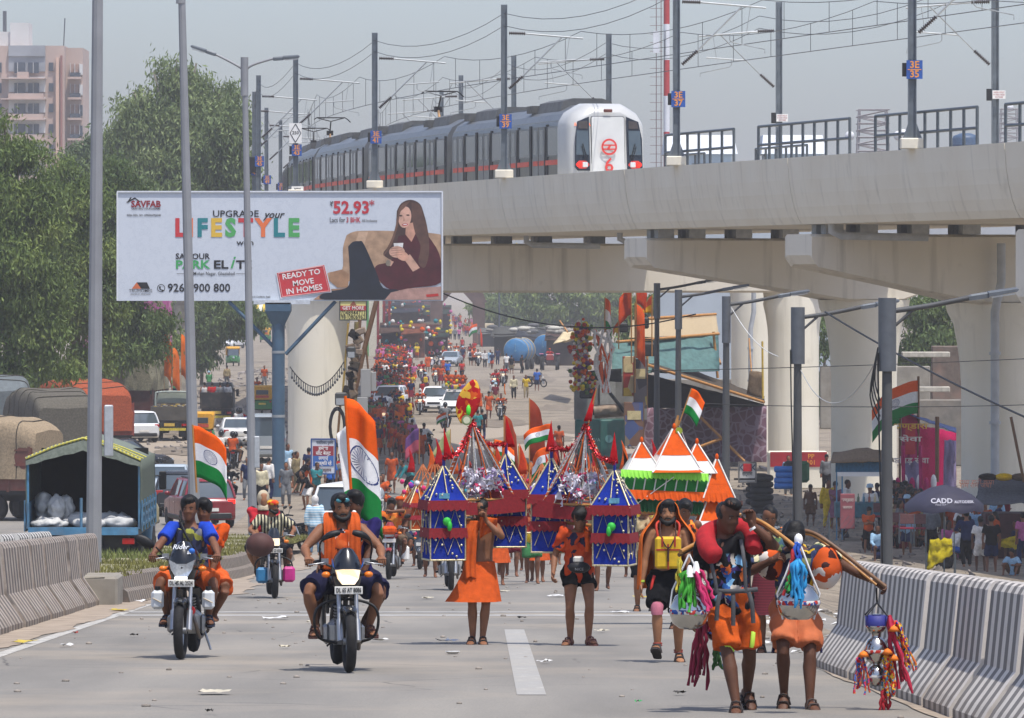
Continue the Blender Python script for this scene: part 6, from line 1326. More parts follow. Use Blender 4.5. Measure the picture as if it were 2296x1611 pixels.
NEON=mat('#b8e04a',.7)
for s,(p0,p1) in((-1,((-.115,-.12,.60),(-.0,-.15,.475))),(1,((.165,.0,.64),(.15,-.03,.50)))):
    b=MB(); b.tube([V(p0),V(p0).lerp(V(p1),.5)+V((0,-.03,0)),V(p1)],.02,6,fl=.35,up=(0,-1,0)); b.build('short_stripe',NEON,bx)
b=MB(); b.tube([J1['wr0']+V((0,0,.02)),J1['wr0']+V((.004,0,.07))],.036,12); b.build('wrist_band',BLACK,bx)
b=MB(); q=J1['wr1']; b.tube([q+V((0,0,-.02)),q+V((.01,0,-.035))],.033,12); b.build('bracelet',WHITE,bx)
for k in range(6):
    b=MB(); a=-.5+k*.2; c=J1['head']; b.tube([c+J1['hu']*.1+J1['hr']*a*.1+J1['hf']*.02,c+J1['hu']*.135+J1['hr']*a*.12+J1['hf']*.06,c+J1['hu']*.12+J1['hr']*(a*.12-.02)+J1['hf']*.1],[.008,.012,.004],6); b.build('bleached_lock',mat('#4a2a18',.6),bx)
f2,J2=person('man with bowed head and orange shoulder cushions holding a pole over the barrier',fgloc(1785,45.4),dict(hip=(0,.08,.85),lean=.3,yaw=-.05,head=(-.15,1.05),h1=(.67,-.08,1.03),e1=(.2,.6,-.3),d1=(.8,-.2,-.55),n1=(-.3,-.6,-.7),c1=1.2,h0=(-.22,-.22,1.22),e0=(-.9,.3,-.6),c0=1.0,f0=(-.10,-.02,.13),p0=-.45,t0=(-.12,-1),f1=(.1,-.22,.075),t1=(.25,-1),k0=(-.1,-1,0),k1=(.15,-1,0)),1.66,0,('tee',PRINT2),('shorts',mat('#b5623a',.85,0,.12,10,.25,60)),'full',vox=.011,sandal=mat('#3a2f2a',.7),facey=False)
CUSH=pattern(['#c4511c','#c4511c','#c4511c','#d8cfc4','#c4511c','#3a1512'],7,2.5,5)
for s,x,z,r in((-1,-.215,1.2,(.115,.14,.15)),(1,.235,1.16,(.135,.15,.185))):
    b=MB(); b.ell((x,-.07,z),r,16,10); o=link('shoulder_cushion',remesh(b,.015,CUSH,'shoulder_cushion',3,.006),f2)
    b=MB()
    for k in range(11):
        a=2*math.pi*k/11; c=V((x,-.07-r[1]-.001,z+.01)); b.add([c+V((.025*math.cos(a-.3),.012,.025*math.sin(a-.3))),c+V((.025*math.cos(a+.3),.012,.025*math.sin(a+.3))),c+V((.066*math.cos(a),.035,.066*math.sin(a)))],[(0,1,2)])
    b.ell(c+V((0,.02,0)),(.045,.02,.045),10,6); b.build('cushion_star',mat('#33100e',.8),o)
b=MB(); b.tube([J2['wr1']-V((.03,0,-.02)),J2['wr1']-V((.045,0,-.035))],.034,12); b.build('bracelet',WHITE,f2)
b=MB(); b.tube([(-.175,-.03,.62),(-.19,-.06,.46)],.012,6); b.tube([(.19,-.0,.62),(.205,-.03,.46)],.012,6); b.build('short_stripe',cloth('#2c2a4a'),f2)
# bamboo poles and what hangs from them
def bamboo(lab,pts,r,m=BAM):
    c=crom(pts,8); b=MB(); n=len(c); rr=[r*(1-.25*i/n)*(1.12 if i%6==0 else 1) for i in range(n)]; b.tube(c,rr,9); return tag(b.build('bamboo_pole',m),lab,'pole')
k=lambda px,py,Y:P(px,py,Y)
bamboo('pale bent bamboo pole over the shoulder of the man with the red pillow',[k(1526,1238,44.75),k(1583,1208,44.98),k(1640,1180,45.05),k(1692,1165,44.86),k(1750,1200,44.6),k(1803,1243,44.4)],.019)
bamboo('darker second bamboo strip lashed below the pale one',[k(1522,1245,44.8),k(1585,1215,45.0),k(1640,1188,45.07),k(1695,1172,44.9),k(1745,1204,44.66)],.015,BAM2)
bamboo('long brown bamboo pole held out over the barrier by the bowed man',[k(1570,1230,45.5),k(1660,1213,45.6),k(1740,1195,45.5),k(1810,1192,45.4),k(1860,1218,45.3),k(1930,1272,45.2),k(1986,1316,45.15)],.02,BAM2)
bamboo('thin bamboo strip under the long brown pole',[k(1760,1198,45.55),k(1820,1200,45.5),k(1870,1235,45.38),k(1965,1312,45.25)],.013)
STL=mat('#b9b7b2',.18,1,.08,3); 
def frayed(t,nm,p,L,n,m,spread=.03,seed=0,r=.006,slant=(0,0)):
    g=random.Random(seed)
    for i in range(n):
        b=MB(); pts=[V(p)]; q=V(p)+V((g.gauss(0,spread*.5),g.gauss(0,spread*.5),0)); LL=L*g.uniform(.7,1.05); d=V((slant[0]+g.gauss(0,.08),slant[1]+g.gauss(0,.08),-1))
        for k_ in range(1,9): pts.append(q+d*(LL*k_/8)+V((g.gauss(0,.006),g.gauss(0,.006),0)))
        b.tube(pts,[r*(1+.5*((j*7+i)%3)) for j in range(9)],5); b.build(nm,m,t)
def pot(t,z,r,h,nm='pot'):
    b=MB(); b.lathe([(r*.5,z),(r*.85,z+h*.12),(r,z+h*.35),(r*.97,z+h*.5),(r*.7,z+h*.75),(r*.4,z+h*.82),(r*.36,z+h*.9),(r*.48,z+h)],n=22); o=b.build(nm,STL,t)
    b=MB(); b.lathe([(r*1.0,z+h*.34),(r*1.012,z+h*.36),(r*1.008,z+h*.42),(r*.985,z+h*.44)],n=22,caps=False); b.build('pot_band',pattern(['#b3352c','#c8c6c0','#c8c6c0','#2c4a8a'],40,0,1),o); return o
def hang(lab,p,cat='pot'): return T('hanging_pot',lab,cat,p)
TIN=lambda c:mat(c,.45,.1,.15,60)
p=k(1528,1243,44.5); t=hang('round steel pot with green and pink tassels at the end of the pale pole',p); pot(t,-.58,.155,.34); b=MB(); [b.tube([(0,0,0),(q*.13,-.0,-.28),(q*.15,0,-.42)],.008,5) for q in(-1,1)]; b.build('sling',WHITE,t)
t.location.x+=.06
frayed(t,'tassel',(0,-.13,-.12),.34,10,mat('#3f9a2c',.7),.05,1,.009); frayed(t,'tassel',(.04,-.13,-.1),.33,9,mat('#c42a62',.7),.04,2,.009,(.28,0)); frayed(t,'tassel',(-.08,-.05,-.03),.3,4,mat('#c8b43a',.5,.3),.02,3,.006)
for x,z in((.0,-.13),(.05,-.1)): b=MB(); b.lathe([(.012,.05),(.02,.03),(.035,-.04)],(x,-.14,z),10); b.build('bell',WHITE,t)
p=k(1790,1222,44.3); t=hang('big round steel pot with blue tassels hung in front of the bowed man',p); t.location.z+=.02; pot(t,-.60,.17,.34); b=MB(); [b.tube([(0,0,.02),(q*.1,-.05,-.25),(q*.165,0,-.4),(q*.12,0,-.6)],.009,5) for q in(-1,1)]; b.tube([(0,.15,-.45),(.1,-.14,-.46)],.007,4); b.build('sling',WHITE,t)
frayed(t,'tassel',(-.01,-.15,-.13),.37,14,mat('#2a8fc4',.7),.055,4,.009); frayed(t,'tassel',(-.02,-.1,.0),.25,5,mat('#1d4fa8',.7),.03,5,.009,(.05,0)); frayed(t,'tassel',(-.05,-.12,-.05),.35,5,mat('#b02a2a',.7),.02,6,.007,(-.15,0)); frayed(t,'tassel',(-.06,-.13,-.2),.2,4,mat('#2c8a3c',.7),.02,7,.008,(-.2,0)); b=MB(); b.ell((0,-.03,.02),(.035,.03,.05),8,6); b.ell((-.01,-.05,-.03),(.025,.03,.04),8,6); b.build('knot',WHITE,t)
p=k(1600,1290,45.4); t=hang('string of small steel pots with maroon and blue tassels behind the man with the pillow',p); 
for z,r,h in((-.22,.075,.17),(-.36,.06,.13),(-.52,.058,.15)): pot(t,z,r,h)
frayed(t,'tassel',(-.08,-.08,-.34),.55,13,mat('#8a1838',.8),.06,8,.009,(-.08,0)); frayed(t,'tassel',(-.04,-.06,.05),.5,3,mat('#b8244a',.8),.02,18,.009); frayed(t,'tassel',(.09,-.07,-.3),.5,8,mat('#2f86c0',.8),.04,9,.009); frayed(t,'tassel',(.02,-.08,-.5),.25,6,mat('#3a6a2c',.8),.04,10,.008); frayed(t,'tassel',(.14,-.03,-.35),.32,5,mat('#c87c2a',.6),.03,11,.008)
b=MB(); b.lathe([(.015,.06),(.025,.03),(.045,-.03)],(-.07,-.09,-.33),10); b.build('bell',WHITE,t); b=MB(); b.tube([(0,0,.27),(0,0,-.5)],.008,5); b.build('sling',WHITE,t)
p=k(1965,1318,45.1); t=hang('tall stack of steel pots with bright tassels hanging by the striped barrier',p)
b=MB(); [b.tube([(0,0,.0),(.005,0,-.12),(q*.085,w*.07,-.22)],.008,5) for q,w in((-1,-1),(1,-1),(1,1),(-1,1))]; b.build('sling',DARK,t)
for z,r,h in((-.36,.085,.15),(-.60,.1,.25),(-.78,.085,.2)): pot(t,z,r,h)
b=MB(); b.lathe([(.088,-.3),(.09,-.22),(.086,-.22)],n=18); b.build('blue_band',mat('#2a2f7a',.6),t)
frayed(t,'tassel',(.1,-.07,-.22),.62,8,mat('#b3203f',.7),.03,12,.009,(.16,0)); frayed(t,'tassel',(.15,-.06,-.26),.4,9,pattern(['#d8702a','#2a3f9a','#c82a2a','#d8b43a'],60,0,2),.05,13,.006,(.25,0)); frayed(t,'tassel',(.07,-.12,-.52),.36,11,pattern(['#d8902a','#b8321c','#c82a2a','#3a8ab0','#d8b43a'],60,0,3),.05,14,.007); frayed(t,'tassel',(.06,-.1,-.8),.22,6,mat('#a31c28',.7),.04,15,.008); frayed(t,'tassel',(-.12,-.08,-.52),.32,8,pattern(['#c83a6a','#d8702a','#3a6ab0','#c82a2a'],60,0,4),.03,16,.006)
for x,z in((.08,-.5),(-.11,-.52),(.13,-.32),(.13,-.55)): b=MB(); b.lathe([(.0,.03),(.025,.015),(.05,-.02),(.03,-.015)],(x,-.12,z),9); b.build('flower',mat('#e0761c',.7),t)
# walkers behind
f3,J3=person('bearded man draped in an orange head scarf with yellow bag on his chest, smiling',fgloc(1497,58.1),dict(hip=(0,.05,.88),lean=.0,yaw=-.05,head=(.0,.02),h0=(-.27,-.05,.82),e0=(-.6,.6,0),h1=(.24,-.05,.80),c0=.4,f0=(-.11,-.22,.16),p0=.45,t0=(-.15,-1),f1=(.11,.0,.075),t1=(.12,-1),k0=(-.1,-1,0)),1.68,3,None,('shorts',BLKC),'full',vox=.011,sandal=SAND1,beard=2)
SCF=cloth('#cc6528',.12)
def shawl(u,v):
    a=-math.pi*.62+u*math.pi*1.24; a2=a+math.pi/2; c=J3['head']; 
    if v<.3:
        k=v/.3; el=math.pi/2*(1-k); r=.118; rx=r*math.cos(el)*math.sin(a); ry=r*1.12*math.cos(el)*math.cos(a); p=V((c.x+rx,c.y+.02+ry,c.z+.015+.125*math.sin(el)))
    else:
        k=(v-.3)/.7; fx=abs(u-.5)*2; wx=.118+.16*sstep(0,.35,k)+.03*k; wy=.13+.06*sstep(0,.3,k); z=c.z+.015-(.22+.62*k*(.8+.2*fx) if k>0 else 0)+.22*(1-sstep(0,.25,k)); z=c.z+.015-.80*k*(1 if u>.5 else 1.0)
        p=V((c.x+wx*math.sin(a)*(1+.0*k)+.012*math.sin(u*30+k*3)*k,c.y+.02+wy*math.cos(a)-.06*fx*sstep(.1,.4,k)+.015*math.sin(u*26)*k,z))
    return p
sheetpart('shawl',SCF,f3,shawl,48,22,.006)
b=MB(); b.box((.0,-.145,1.14),(.27,.06,.33),ch=.025); o=b.build('chest_bag',mat('#d0a81c',.7,0,.12,20),f3); b=MB(); b.box((0,-.178,1.17),(.25,.006,.016)); b.box((0,-.178,1.1),(.016,.006,.26)); b.box((-.06,-.178,1.25),(.02,.006,.1)); b.box((.07,-.178,1.25),(.02,.006,.1)); b.build('bag_trim',mat('#9c2a1c',.7),o); [MB().tube(crom([(q*.1,-.13,1.28),(q*.12,-.1,1.42),(q*.08,0,1.46)],4),.014,5).build('bag_strap',mat('#b8321c',.7),o) for q in(-1,1)]; o.name='chest_bag'
b=MB(); b.tube(crom([(-.08,-.05,1.46),(-.075,-.15,1.32),(-.02,-.19,1.2),(.02,-.19,1.2),(.075,-.15,1.32),(.08,-.05,1.46)],6),.007,5); b.tube([(0,-.19,1.2),(0,-.195,1.05)],.012,6); b.build('bead_necklace',mat('#3a1a14',.6),f3)
for kk in('0','1'):
    b=MB(); kn,an=J3['kn'+kk],J3['an'+kk]; b.tube([kn.lerp(J3['hj'+kk],.1),kn,kn.lerp(an,.14)],[.068,.064,.06],12); b.build('knee_support',cloth('#b06a78',.1),f3); b=MB(); [b.tube(ring(an+V((0,0,.03+.02*q)),V((1,0,0)),V((0,1,0)),.042,.042,10)+[an+V((.042,0,.03+.02*q))],.009,5) for q in range(2)]; b.build('ankle_bells',mat('#8a2a1c',.6),f3)
b=MB(); b.tube([J3['wr0']+V((0,0,.01)),J3['wr0']+V((0,0,.03))],.033,10); b.build('bracelet',mat('#b8d84a',.6),f3); b=MB(); b.tube(crom([(-.14,-.1,.9),(-.17,-.14,.78),(-.17,-.12,.6)],4),.016,5,fl=.4,up=(0,1,0)); b.build('red_strap',mat('#b8261c',.7),f3)
f4,J4=person('barechested man in an orange lungi holding a cloth to his face',fgloc(1070,65),dict(hip=(.03,.05,.88),lean=.05,yaw=.1,head=(.2,.15),h1=(.105,-.2,1.42),e1=(.9,-.1,-.9),c1=1.1,d1=(-.2,0,1),h0=(-.3,-.05,1.3),e0=(-.8,.3,-.6),f0=(-.05,-.08,.075),t0=(-.2,-1),f1=(.06,-.1,.075),t1=(.1,-1),hem=.5,hemx=-.13,k0=(0,-1,0),k1=(.1,-1,0)),1.7,2,None,('lungi',cloth('#bb5020',.15)),'short',vox=.012,sandal=SAND1)
sheetpart('neck_cloth',cloth('#c05522',.15),f4,lambda u,v:crom([(-.03,-.13,1.42),(-.07,-.17,1.25),(-.08,-.17,1.0),(-.07,-.19,.78)],8)[min(24,int(v*24))]+V(((u-.5)*(.16-.04*v),.015*math.sin(u*14+v*3),-.05*abs(u-.5)*v)),8,24)
sheetpart('face_cloth',cloth('#c05522',.15),f4,lambda u,v:V((.03+.2*u-.03*v*math.sin(u*3),-.17-.03*math.sin(u*9+v*4),1.47-.02*u-.26*v*(1-.5*u))),10,8)
f5,J5=person('man in an orange printed shirt with black waist bag bowing under the second blue kanwar',fgloc(1298,64.5),dict(hip=(0,.06,.87),lean=.26,yaw=.05,head=(.02,.5),h0=(-.30,-.2,.86),e0=(-.25,.7,-.1),h1=(.25,-.1,1.28),e1=(.8,.3,-.6),c0=.7,f0=(-.1,.0,.075),t0=(-.5,-1),f1=(.11,-.1,.085),t1=(.45,-1),p1=.12),1.66,2,('tee',pattern(['#c4491c','#c4491c','#c4491c','#b83a14','#24203a','#c4491c'],11,1.6,9)),('briefs',BLKC),'full',vox=.012,sandal=mat('#5a3028',.7))
b=MB(); b.ell((.0,-.2,.92),(.13,.06,.07),12,7); o=b.build('waist_bag',mat('#17171a',.6),f5); text('NICE',.045,(0,-.262,.9),mat('#8a8a8c',.6,0,0),o); b=MB(); b.box((-.01,-.2,1.01),(.12,.05,.08),ch=.02); b.build('bag_cloth',mat('#c9c4ba',.8),o)
b=MB(); b.tube(crom([(.07,-.08,1.38),(.1,-.2,1.25),(.1,-.22,1.1)],4),.03,7); b.build('neck_cloth',cloth('#c8501c'),f5)
TAN=stripes('#a98a66','#5a3d2c',.09,2,.5)
f6,J6=person('young man in brown patterned shirt and black shorts walking behind the kanwars',fgloc(1445,83.4),dict(h0=(-.26,0,.8),h1=(.24,-.1,.85),f0=(-.1,0,.075),f1=(.1,-.15,.085),head=(-.1,.05)),1.7,2,('tee',pattern(['#a8906c','#5a3d2c','#b8a27c','#6a4a34','#a8906c'],16,.4,4)),('shorts',BLKC),'full',vox=.014,sandal=SAND1)
b=MB(); b.box((0,.17,1.15),(.34,.18,.42),ch=.05); b.build('backpack',mat('#23241f',.8),f6); b=MB(); b.tube(crom([(-.12,-.06,1.42),(-.16,-.14,1.2),(-.2,-.02,1.0)],4),.02,5); b.build('backpack_strap',mat('#8fb03a',.7),f6)
f7,_=person('walker in a green checked shirt and maroon wrap seen between the two men with poles',fgloc(1725,61.5),dict(f0=(-.08,0,.075),f1=(.06,-.12,.08),head=(0,.3)),1.62,1,('tee',pattern(['#5a7a4a','#2f4a3f','#a8a05a','#3f5a6a'],22,0,6)),('lungi',stripes('#5a1c26','#4a141c',.03,2)),'short',vox=.014,sandal=SAND1)
f8,_=person('walker in an orange print vest half hidden behind the man in the orange scarf',fgloc(1533,72.5),dict(head=(.2,.35),f0=(-.12,0,.075),f1=(.1,-.2,.085),yaw=.2),1.68,1,('vest',pattern(['#c8551c','#b83a1c','#d8862a','#2a1c1a'],14,1,7)),('shorts',cloth('#2a2c34')),'full',vox=.014,sandal=SAND1)
# riders
m1=bike('black motorcycle with silver headlight and a large mirror, two riders and a tricolour flag',on(405,58.9),-.05,'sharp','#15171a','#15171a',False,'DL 4S AL 2524','one',False)
def ride(lab,bk_,pose,dx=(0,0,0),**k):
    rz=bk_.rotation_euler.z; pz=M.Rotation(rz,3,'Z')@V(dx); return person(lab,bk_.location+pz,pose,rz=rz,**k)
r1,_=ride('rider in a blue sleeved printed tee on the motorcycle with the big mirror',m1,dict(RIDE,lean=.04,hip=(0,.92,.87),h0=(-.34,.45,1.07),h1=(.34,.45,1.07),head=(-.05,.05)),H=1.7,sk=1,top=('vest',pattern(['#23283c','#4a4a2c','#8a8a3a','#2a2f4a','#6a6a72','#1c1f30','#3a2f5a'],14,1.2,11)),bot=('shorts',cloth('#c4582a')),hair='full',vox=.012,bk=1.08,sandal=mat('#1c2438',.7))
for s,kk in((-1,'0'),(1,'1')):
    b=MB(); sh,el=_['sh'+kk],_['el'+kk]; b.tube([sh.lerp(_['neck'],.45)-V((0,0,.01)),sh,sh.lerp(el,.4),sh.lerp(el,.8)],[.055,.08,.078,.083],12); link('sleeve',remesh(b,.014,cloth('#2443a8',.1),'sleeve',3,.005,3),r1)
b=MB(); b.tube(crom([(-.1,.84,1.42),(-.02,.76,1.25),(.06,.76,1.1)],5),.014,6); b.tube(crom([(-.1,.84,1.42),(-.04,.76,1.15),(-.02,.76,1.0)],5),.01,6); b.build('shoulder_strap',BLACK,r1)
r1b,_=ride('pillion rider peering over the shoulder of the man in the blue sleeved tee',m1,dict(PILL,hip=(.14,1.2,.88),head=(-.2,.12)),H=1.66,sk=1,top=('tee',cloth('#c8501c')),bot=('shorts',cloth('#c4582a')),hair='full',vox=.014)
for s in(-1,1): 
    t=tag(MB().box((0,0,.0),(.13,.1,.2),ch=.03).build('water_can',mat('#c9cdcf',.35,0,.08),None,m1.location+V((s*.265+(.0),.42,.6))),'translucent white water can tied to the %s side of the motorcycle with the big mirror'%('kickstand' if s>0 else 'mirror'),'jerrycan')
    b=MB(); b.tube([(-.0,-.0,.1),(0,0,.14)],.03,8); b.build('cap',DARK,t); b=MB(); b.tube(crom([(-.05,-.055,.02),(.05,-.06,-.03)],3),.006,5); b.build('tie_rope',mat('#b8a890',.8),t)
SIL=mat('#c9cccf',.5,.2,0); o=text('Rider',.075,(-.02,.16,1.16),SIL,m1,rx=62,shear=.3,bold=.01); text('Bhai',.075,(.03,.145,1.11),SIL,m1,rx=62,shear=.3,bold=.01); text('TVS',.045,(0,.12,1.06),SIL,m1,rx=62,bold=.02)
b=MB(); b.ell((.1,.15,1.12),(.035,.02,.03),8,5); b.build('sticker',mat('#2a6ac0',.6),m1); b=MB(); b.tube([(.09,.2,.5),(.09,.16,.5)],.045,12); b.build('horn',mat('#9c1a1c',.5),m1); b=MB(); b.box((0,.02,.845),(.13,.03,.025)); b.build('running_light',mat('#f4f4f2',.3,0,0,em='#ffffff',es=2),m1)
b=MB(); b.tube([(.16,.75,.28),(.24,.72,.06)],.014,6); b.build('kickstand',ALU,m1)
fl=flag('national_flag','large tricolour flag waving behind the rider with the blue sleeves',P(441,1105,60.3),.72,.38,.55,TRI,wave=.06,ang=-.2,droop=.6,seed=4,chakra=True,polem=BAM,pr=.012,tilt=(-.06,0))
m2=bike('black and blue motorcycle with lit headlight and plate DL 6S AT 8086 nearest the camera',on(783,54.5),.12,'std','#17191d','#2f5fb0',True,'DL 6S AT 8086','in',True)
BAREP=dict(RIDE,lean=.12,hip=(0,.9,.86),h0=(-.35,.47,1.06),h1=(.35,.47,1.06),head=(.1,.08),tilt=.05,f0=(-.25,.72,.38),f1=(.25,.72,.38),k0=(-.75,-1,.6),k1=(.75,-1,.6))
r2,J=ride('muscular bearded rider with sunglasses on his hair and an orange neck cloth',m2,BAREP,H=1.74,sk=2,top=('vest',pattern(['#c8501c','#d0602a','#c8501c','#1f1a24','#c8501c','#e0d8cc'],13,1.5,12)),bot=('shorts',cloth('#22223a')),hair='full',vox=.012,bk=1.14,beard=2,sandal=mat('#4a2a24',.7))
NC=cloth('#b75224',.15)
for s in(-1,1):
    sheetpart('neck_cloth',NC,r2,lambda u,v:crom([(s*.03,.96,1.46),(s*.10,.86,1.46),(s*.115,.745,1.36),(s*.11,.71,1.16),(s*.12,.70,.93)],8)[min(32,int(v*32))]+V(((u-.5)*.12+.0,.012*math.sin(u*16),.0)),10,32,.008)
c=J['head']
for s in(-1,1): b=MB(); b.ell(c+J['hr']*s*.035+J['hu']*.085+J['hf']*.085,(.03,.012,.022),10,6); b.build('sunglass_lens',mat('#4a8a94',.1,.3,0),r2)
r2b,_=ride('pillion rider with a white whistle in his mouth behind the bearded rider',m2,dict(PILL,hip=(.16,1.2,.9),head=(-.15,.1),h0=(-.24,.78,.9)),H=1.72,sk=0,top=('tee',cloth('#2a2556')),bot=('shorts',cloth('#22223a')),hair='full',vox=.014)
b=MB(); b.ell(_['head']+_['hf']*.11-_['hu']*.06,(.022,.02,.02),8,5); b.build('whistle',WHITE,r2b)
flag('national_flag','huge tricolour flag with blue wheel on a leaning pole over the bearded rider',P(792,1185,55.9),1.3,.32,1.17,TRI,wave=.1,ang=-.1,droop=.75,seed=2,chakra=True,polem=cloth('#d8601c'),pr=.016,tilt=(-.06,0))
flag('national_flag','second tricolour flag hanging behind the huge one on a white pole',P(838,1150,56.6),.92,.26,.88,['#e4e2df','#e4e2df','#1f7a3a'],wave=.05,ang=2.9,droop=.5,seed=6,polem=WHITE,pr=.01,tilt=(-.16,0))
# ================= far people, riders, vehicles and stalls
def zc(x0,y0,k): return lambda x,y:((x0+x/k)/1.147,(y0+y/k)/1.147)
zA=zc(0,750,3.2214); zC=zc(500,760,3.222); zD=zc(900,740,3.5015); zE=zc(1450,700,3.2215); zR=zc(2000,1100,3.6215); zF=zc(600,1200,3.8267); zG=zc(1900,700,2.6853); z3=zc(1040,960,2.177)
def Yof(px,py):
    lo,hi=40.,2500.
    for _ in range(60):
        m=(lo+hi)/2; x=(px-HX)/F*m
        if CZ-G(x,m)>(py-HY)/F*m: lo=m
        else: hi=m
    return lo
def at(q,H=None):
    px,py=q; Y=Yof(px,py); return on(px,Y)
CN=dict(orange='#b54e22',rust='#9c3a1a',maroon='#6a1c28',red='#a81c20',white='#cfccc6',cream='#c9c0a0',blue='#2a5aa8',navy='#232c4c',black='#17171a',grey='#6c6e70',green='#3f7a4a',lime='#8fc83a',yellow='#c8a82a',purple='#5a3468',pink='#b0608a',teal='#2f7478',brown='#5a4232',khaki='#8f8060',tan='#a88a66',sky='#8fb0c8',mauve='#7a5060')
PS={'to':dict(f0=(-.09,.1,.085),f1=(.1,-.16,.08),h0=(-.25,-.12,.85),h1=(.25,.1,.84)),'to2':dict(f0=(-.1,-.18,.08),f1=(.09,.14,.1),h0=(-.26,.08,.84),h1=(.2,-.22,1.1),yaw=.1),'st':dict(f0=(-.12,0,.075),f1=(.12,.02,.075)),
 'bend':dict(f0=(-.12,.05,.075),f1=(.12,-.1,.075),lean=.75,hip=(0,.12,.85),h0=(-.2,-.5,.75),h1=(.2,-.5,.72)),'fold':dict(f0=(-.12,0,.075),f1=(.12,.02,.075),h0=(.02,-.24,1.12),h1=(-.02,-.26,1.18),head=(.3,.2)),
 'carry':dict(f0=(-.1,.1,.085),f1=(.1,-.15,.08),h0=(-.28,-.1,1.5),e0=(-1,.2,-.5),h1=(.28,-.1,1.5),e1=(1,.2,-.5)),'sit':dict(hip=(0,0,.46),lean=.15,f0=(-.13,-.42,.075),f1=(.13,-.4,.075),k0=(-.1,-1,1),k1=(.1,-1,1),h0=(-.12,-.4,.55),h1=(.12,-.4,.55)),
 'floor':dict(hip=(0,0,.16),lean=.25,f0=(-.22,-.35,.075),f1=(.22,-.38,.075),k0=(-.6,-1,1),k1=(.6,-1,1),h0=(-.2,-.4,.4),h1=(.2,-.4,.4)),'ride':RIDE,'pill':PILL,'point':dict(f0=(-.1,0,.075),f1=(.12,0,.075),h0=(-.5,-.4,1.25),e0=(-.3,.3,-1))}
_used={}
def who(q,pose,rz,top,bot,where,hair='short',H=1.68,sk=1,ex='',loc=None,grp=None,lab=None,noun='person'):
    tk,tc=top.split(':') if top else(None,None); bk_,bc=bot.split(':'); L=loc if loc is not None else at(q)
    nm={'tee':'tee','shirt':'shirt','vest':'vest','kurta':'kurta'}; 
    if lab is None:
        lab='%s in %s%s%s %s'%(noun,(tc+' '+nm[tk]+' and ') if tk else 'bare chest and ',bc+' '+bk_,{'pack':' with a backpack','helmet':'','':'','stick':' with a stick','bundle':' with a bundle on the head'}[ex] if ex in('pack','stick','bundle') else {'turban':' and turban','scarf':' and head scarf','helmet':' and helmet','band':' and headband'}.get(hair,''),where)
    if len(lab.split())>13: lab='%s in %s %s'%(noun,tc+' '+nm[tk] if tk else bc+' '+bk_,where)
    if lab in _used: _used[lab]+=1; lab=lab.rsplit(' ',1)[0]+' '+lab.rsplit(' ',1)[1]+', '+['one step behind','next in line','further along','last of them'][min(3,_used[lab]-2)]
    else: _used[lab]=1
    hm={'turban':cloth('#9fb8c8'),'helmet':mat('#1a1c20',.25,0,.1),'scarf':cloth('#cfccc6'),'band':cloth('#c4511c')}.get(hair)
    o,J=person(lab,L,PS[pose],H,sk,(tk,cloth(CN[tc]),) if tk else None,(bk_,cloth(CN[bc])),hair,R(rz),.03,grp,'P'+pose,hairm=hm,facey=False)
    if ex=='pack': b=MB(); b.box((0,.17,1.15),(.32,.18,.42),ch=.06); b.build('backpack',cloth(CN[['red','black','yellow','navy'][len(lab)%4]]),o)
    if ex=='stick': b=MB(); b.tube([(-.28,-.15,0),(-.26,-.12,1.7)],.018,5); b.build('stick',BAM,o)
    if ex=='bundle': b=MB(); b.ell((0,-.03,1.86),(.4,.22,.13),12,7); b.build('bundle',cloth('#c9b8a8'),o)
    return o
def rider(q,rz,lab,top,bot,where,bc='#17191c',pil=None,hair='short',style='std',lit=True,loc=None,sk=1,flagc=None):
    L=loc if loc is not None else at(q); L=V(L)
    tt=bike(lab,L,R(rz),style,bc,bc,lit,None,'up' if style!='scooter' else 'up',False,None,False,'scooter' if style=='scooter' else 'motorcycle')
    who(q,'ride',rz,top,bot,where,hair,1.7,sk,'',L)
    if pil: who(q,'pill',rz,pil[0],pil[1],'riding pillion '+where.replace('riding ',''),pil[2] if len(pil)>2 else 'short',1.68,sk,'',L)
    if flagc: flag('flag','%s flag on the motorcycle of the rider %s'%(flagc[0],where.replace('riding ','')),L+V((.25,.6,.7)),1.5,.25,.5,flagc[1],wave=.05,ang=1.2,droop=.8,seed=int(L.y))
# ---- riders on the ramp
b3=bike('motorcycle with lit square headlight and blue and pink cans, plate DL 4S CS 0225',on(616,93.9),.1,'spoke','#1c1f24','#1c1f24',True,'DL 4S CS 0225','none',True)
r3,J=ride('rider with orange and yellow head wrap in a black and cream striped tee',b3,dict(RIDE,head=(.55,.05)),H=1.7,sk=2,top=('tee',stripes('#b8b090','#1c1c20',.055,0,.5)),bot=('shorts',cloth('#2a2a30')),hair='band',hairm=pattern(['#c85a1c','#d8a02a','#c8381c'],22),vox=.018,beard=2,glasses=1)
ride('pillion rider in a red shirt and beige head scarf behind the striped tee',b3,dict(PILL,hip=(-.12,1.22,.9)),H=1.75,sk=3,top=('tee',cloth('#b02a34')),bot=('shorts',cloth('#2a2a30')),hair='scarf',hairm=cloth('#b0a48c'),vox=.02,beard=2)
for px,py,c,nm in((588,1290,'#2f7aa8','blue'),(648,1288,'#b8287a','pink')):
    p=P(px,py,94.2); t=T('plastic_can','%s plastic can tied low on the motorcycle of the striped rider'%nm,'jerrycan',p); b=MB(); b.box((0,0,0),(.2,.16,.26),ch=.04); b.build('can_body',mat(c,.4),t); b=MB(); b.tube([(0,0,.12),(0,0,.17)],.035,8); b.build('cap',DARK,t)
t=tag(MB().ell((0,0,0),(.24,.2,.2),14,9).build('bag',mat('#4a2a24',.7,0,.15),None,P(583,1222,93.6)),'brown leather bag hung on the handlebar of the striped rider','bag')
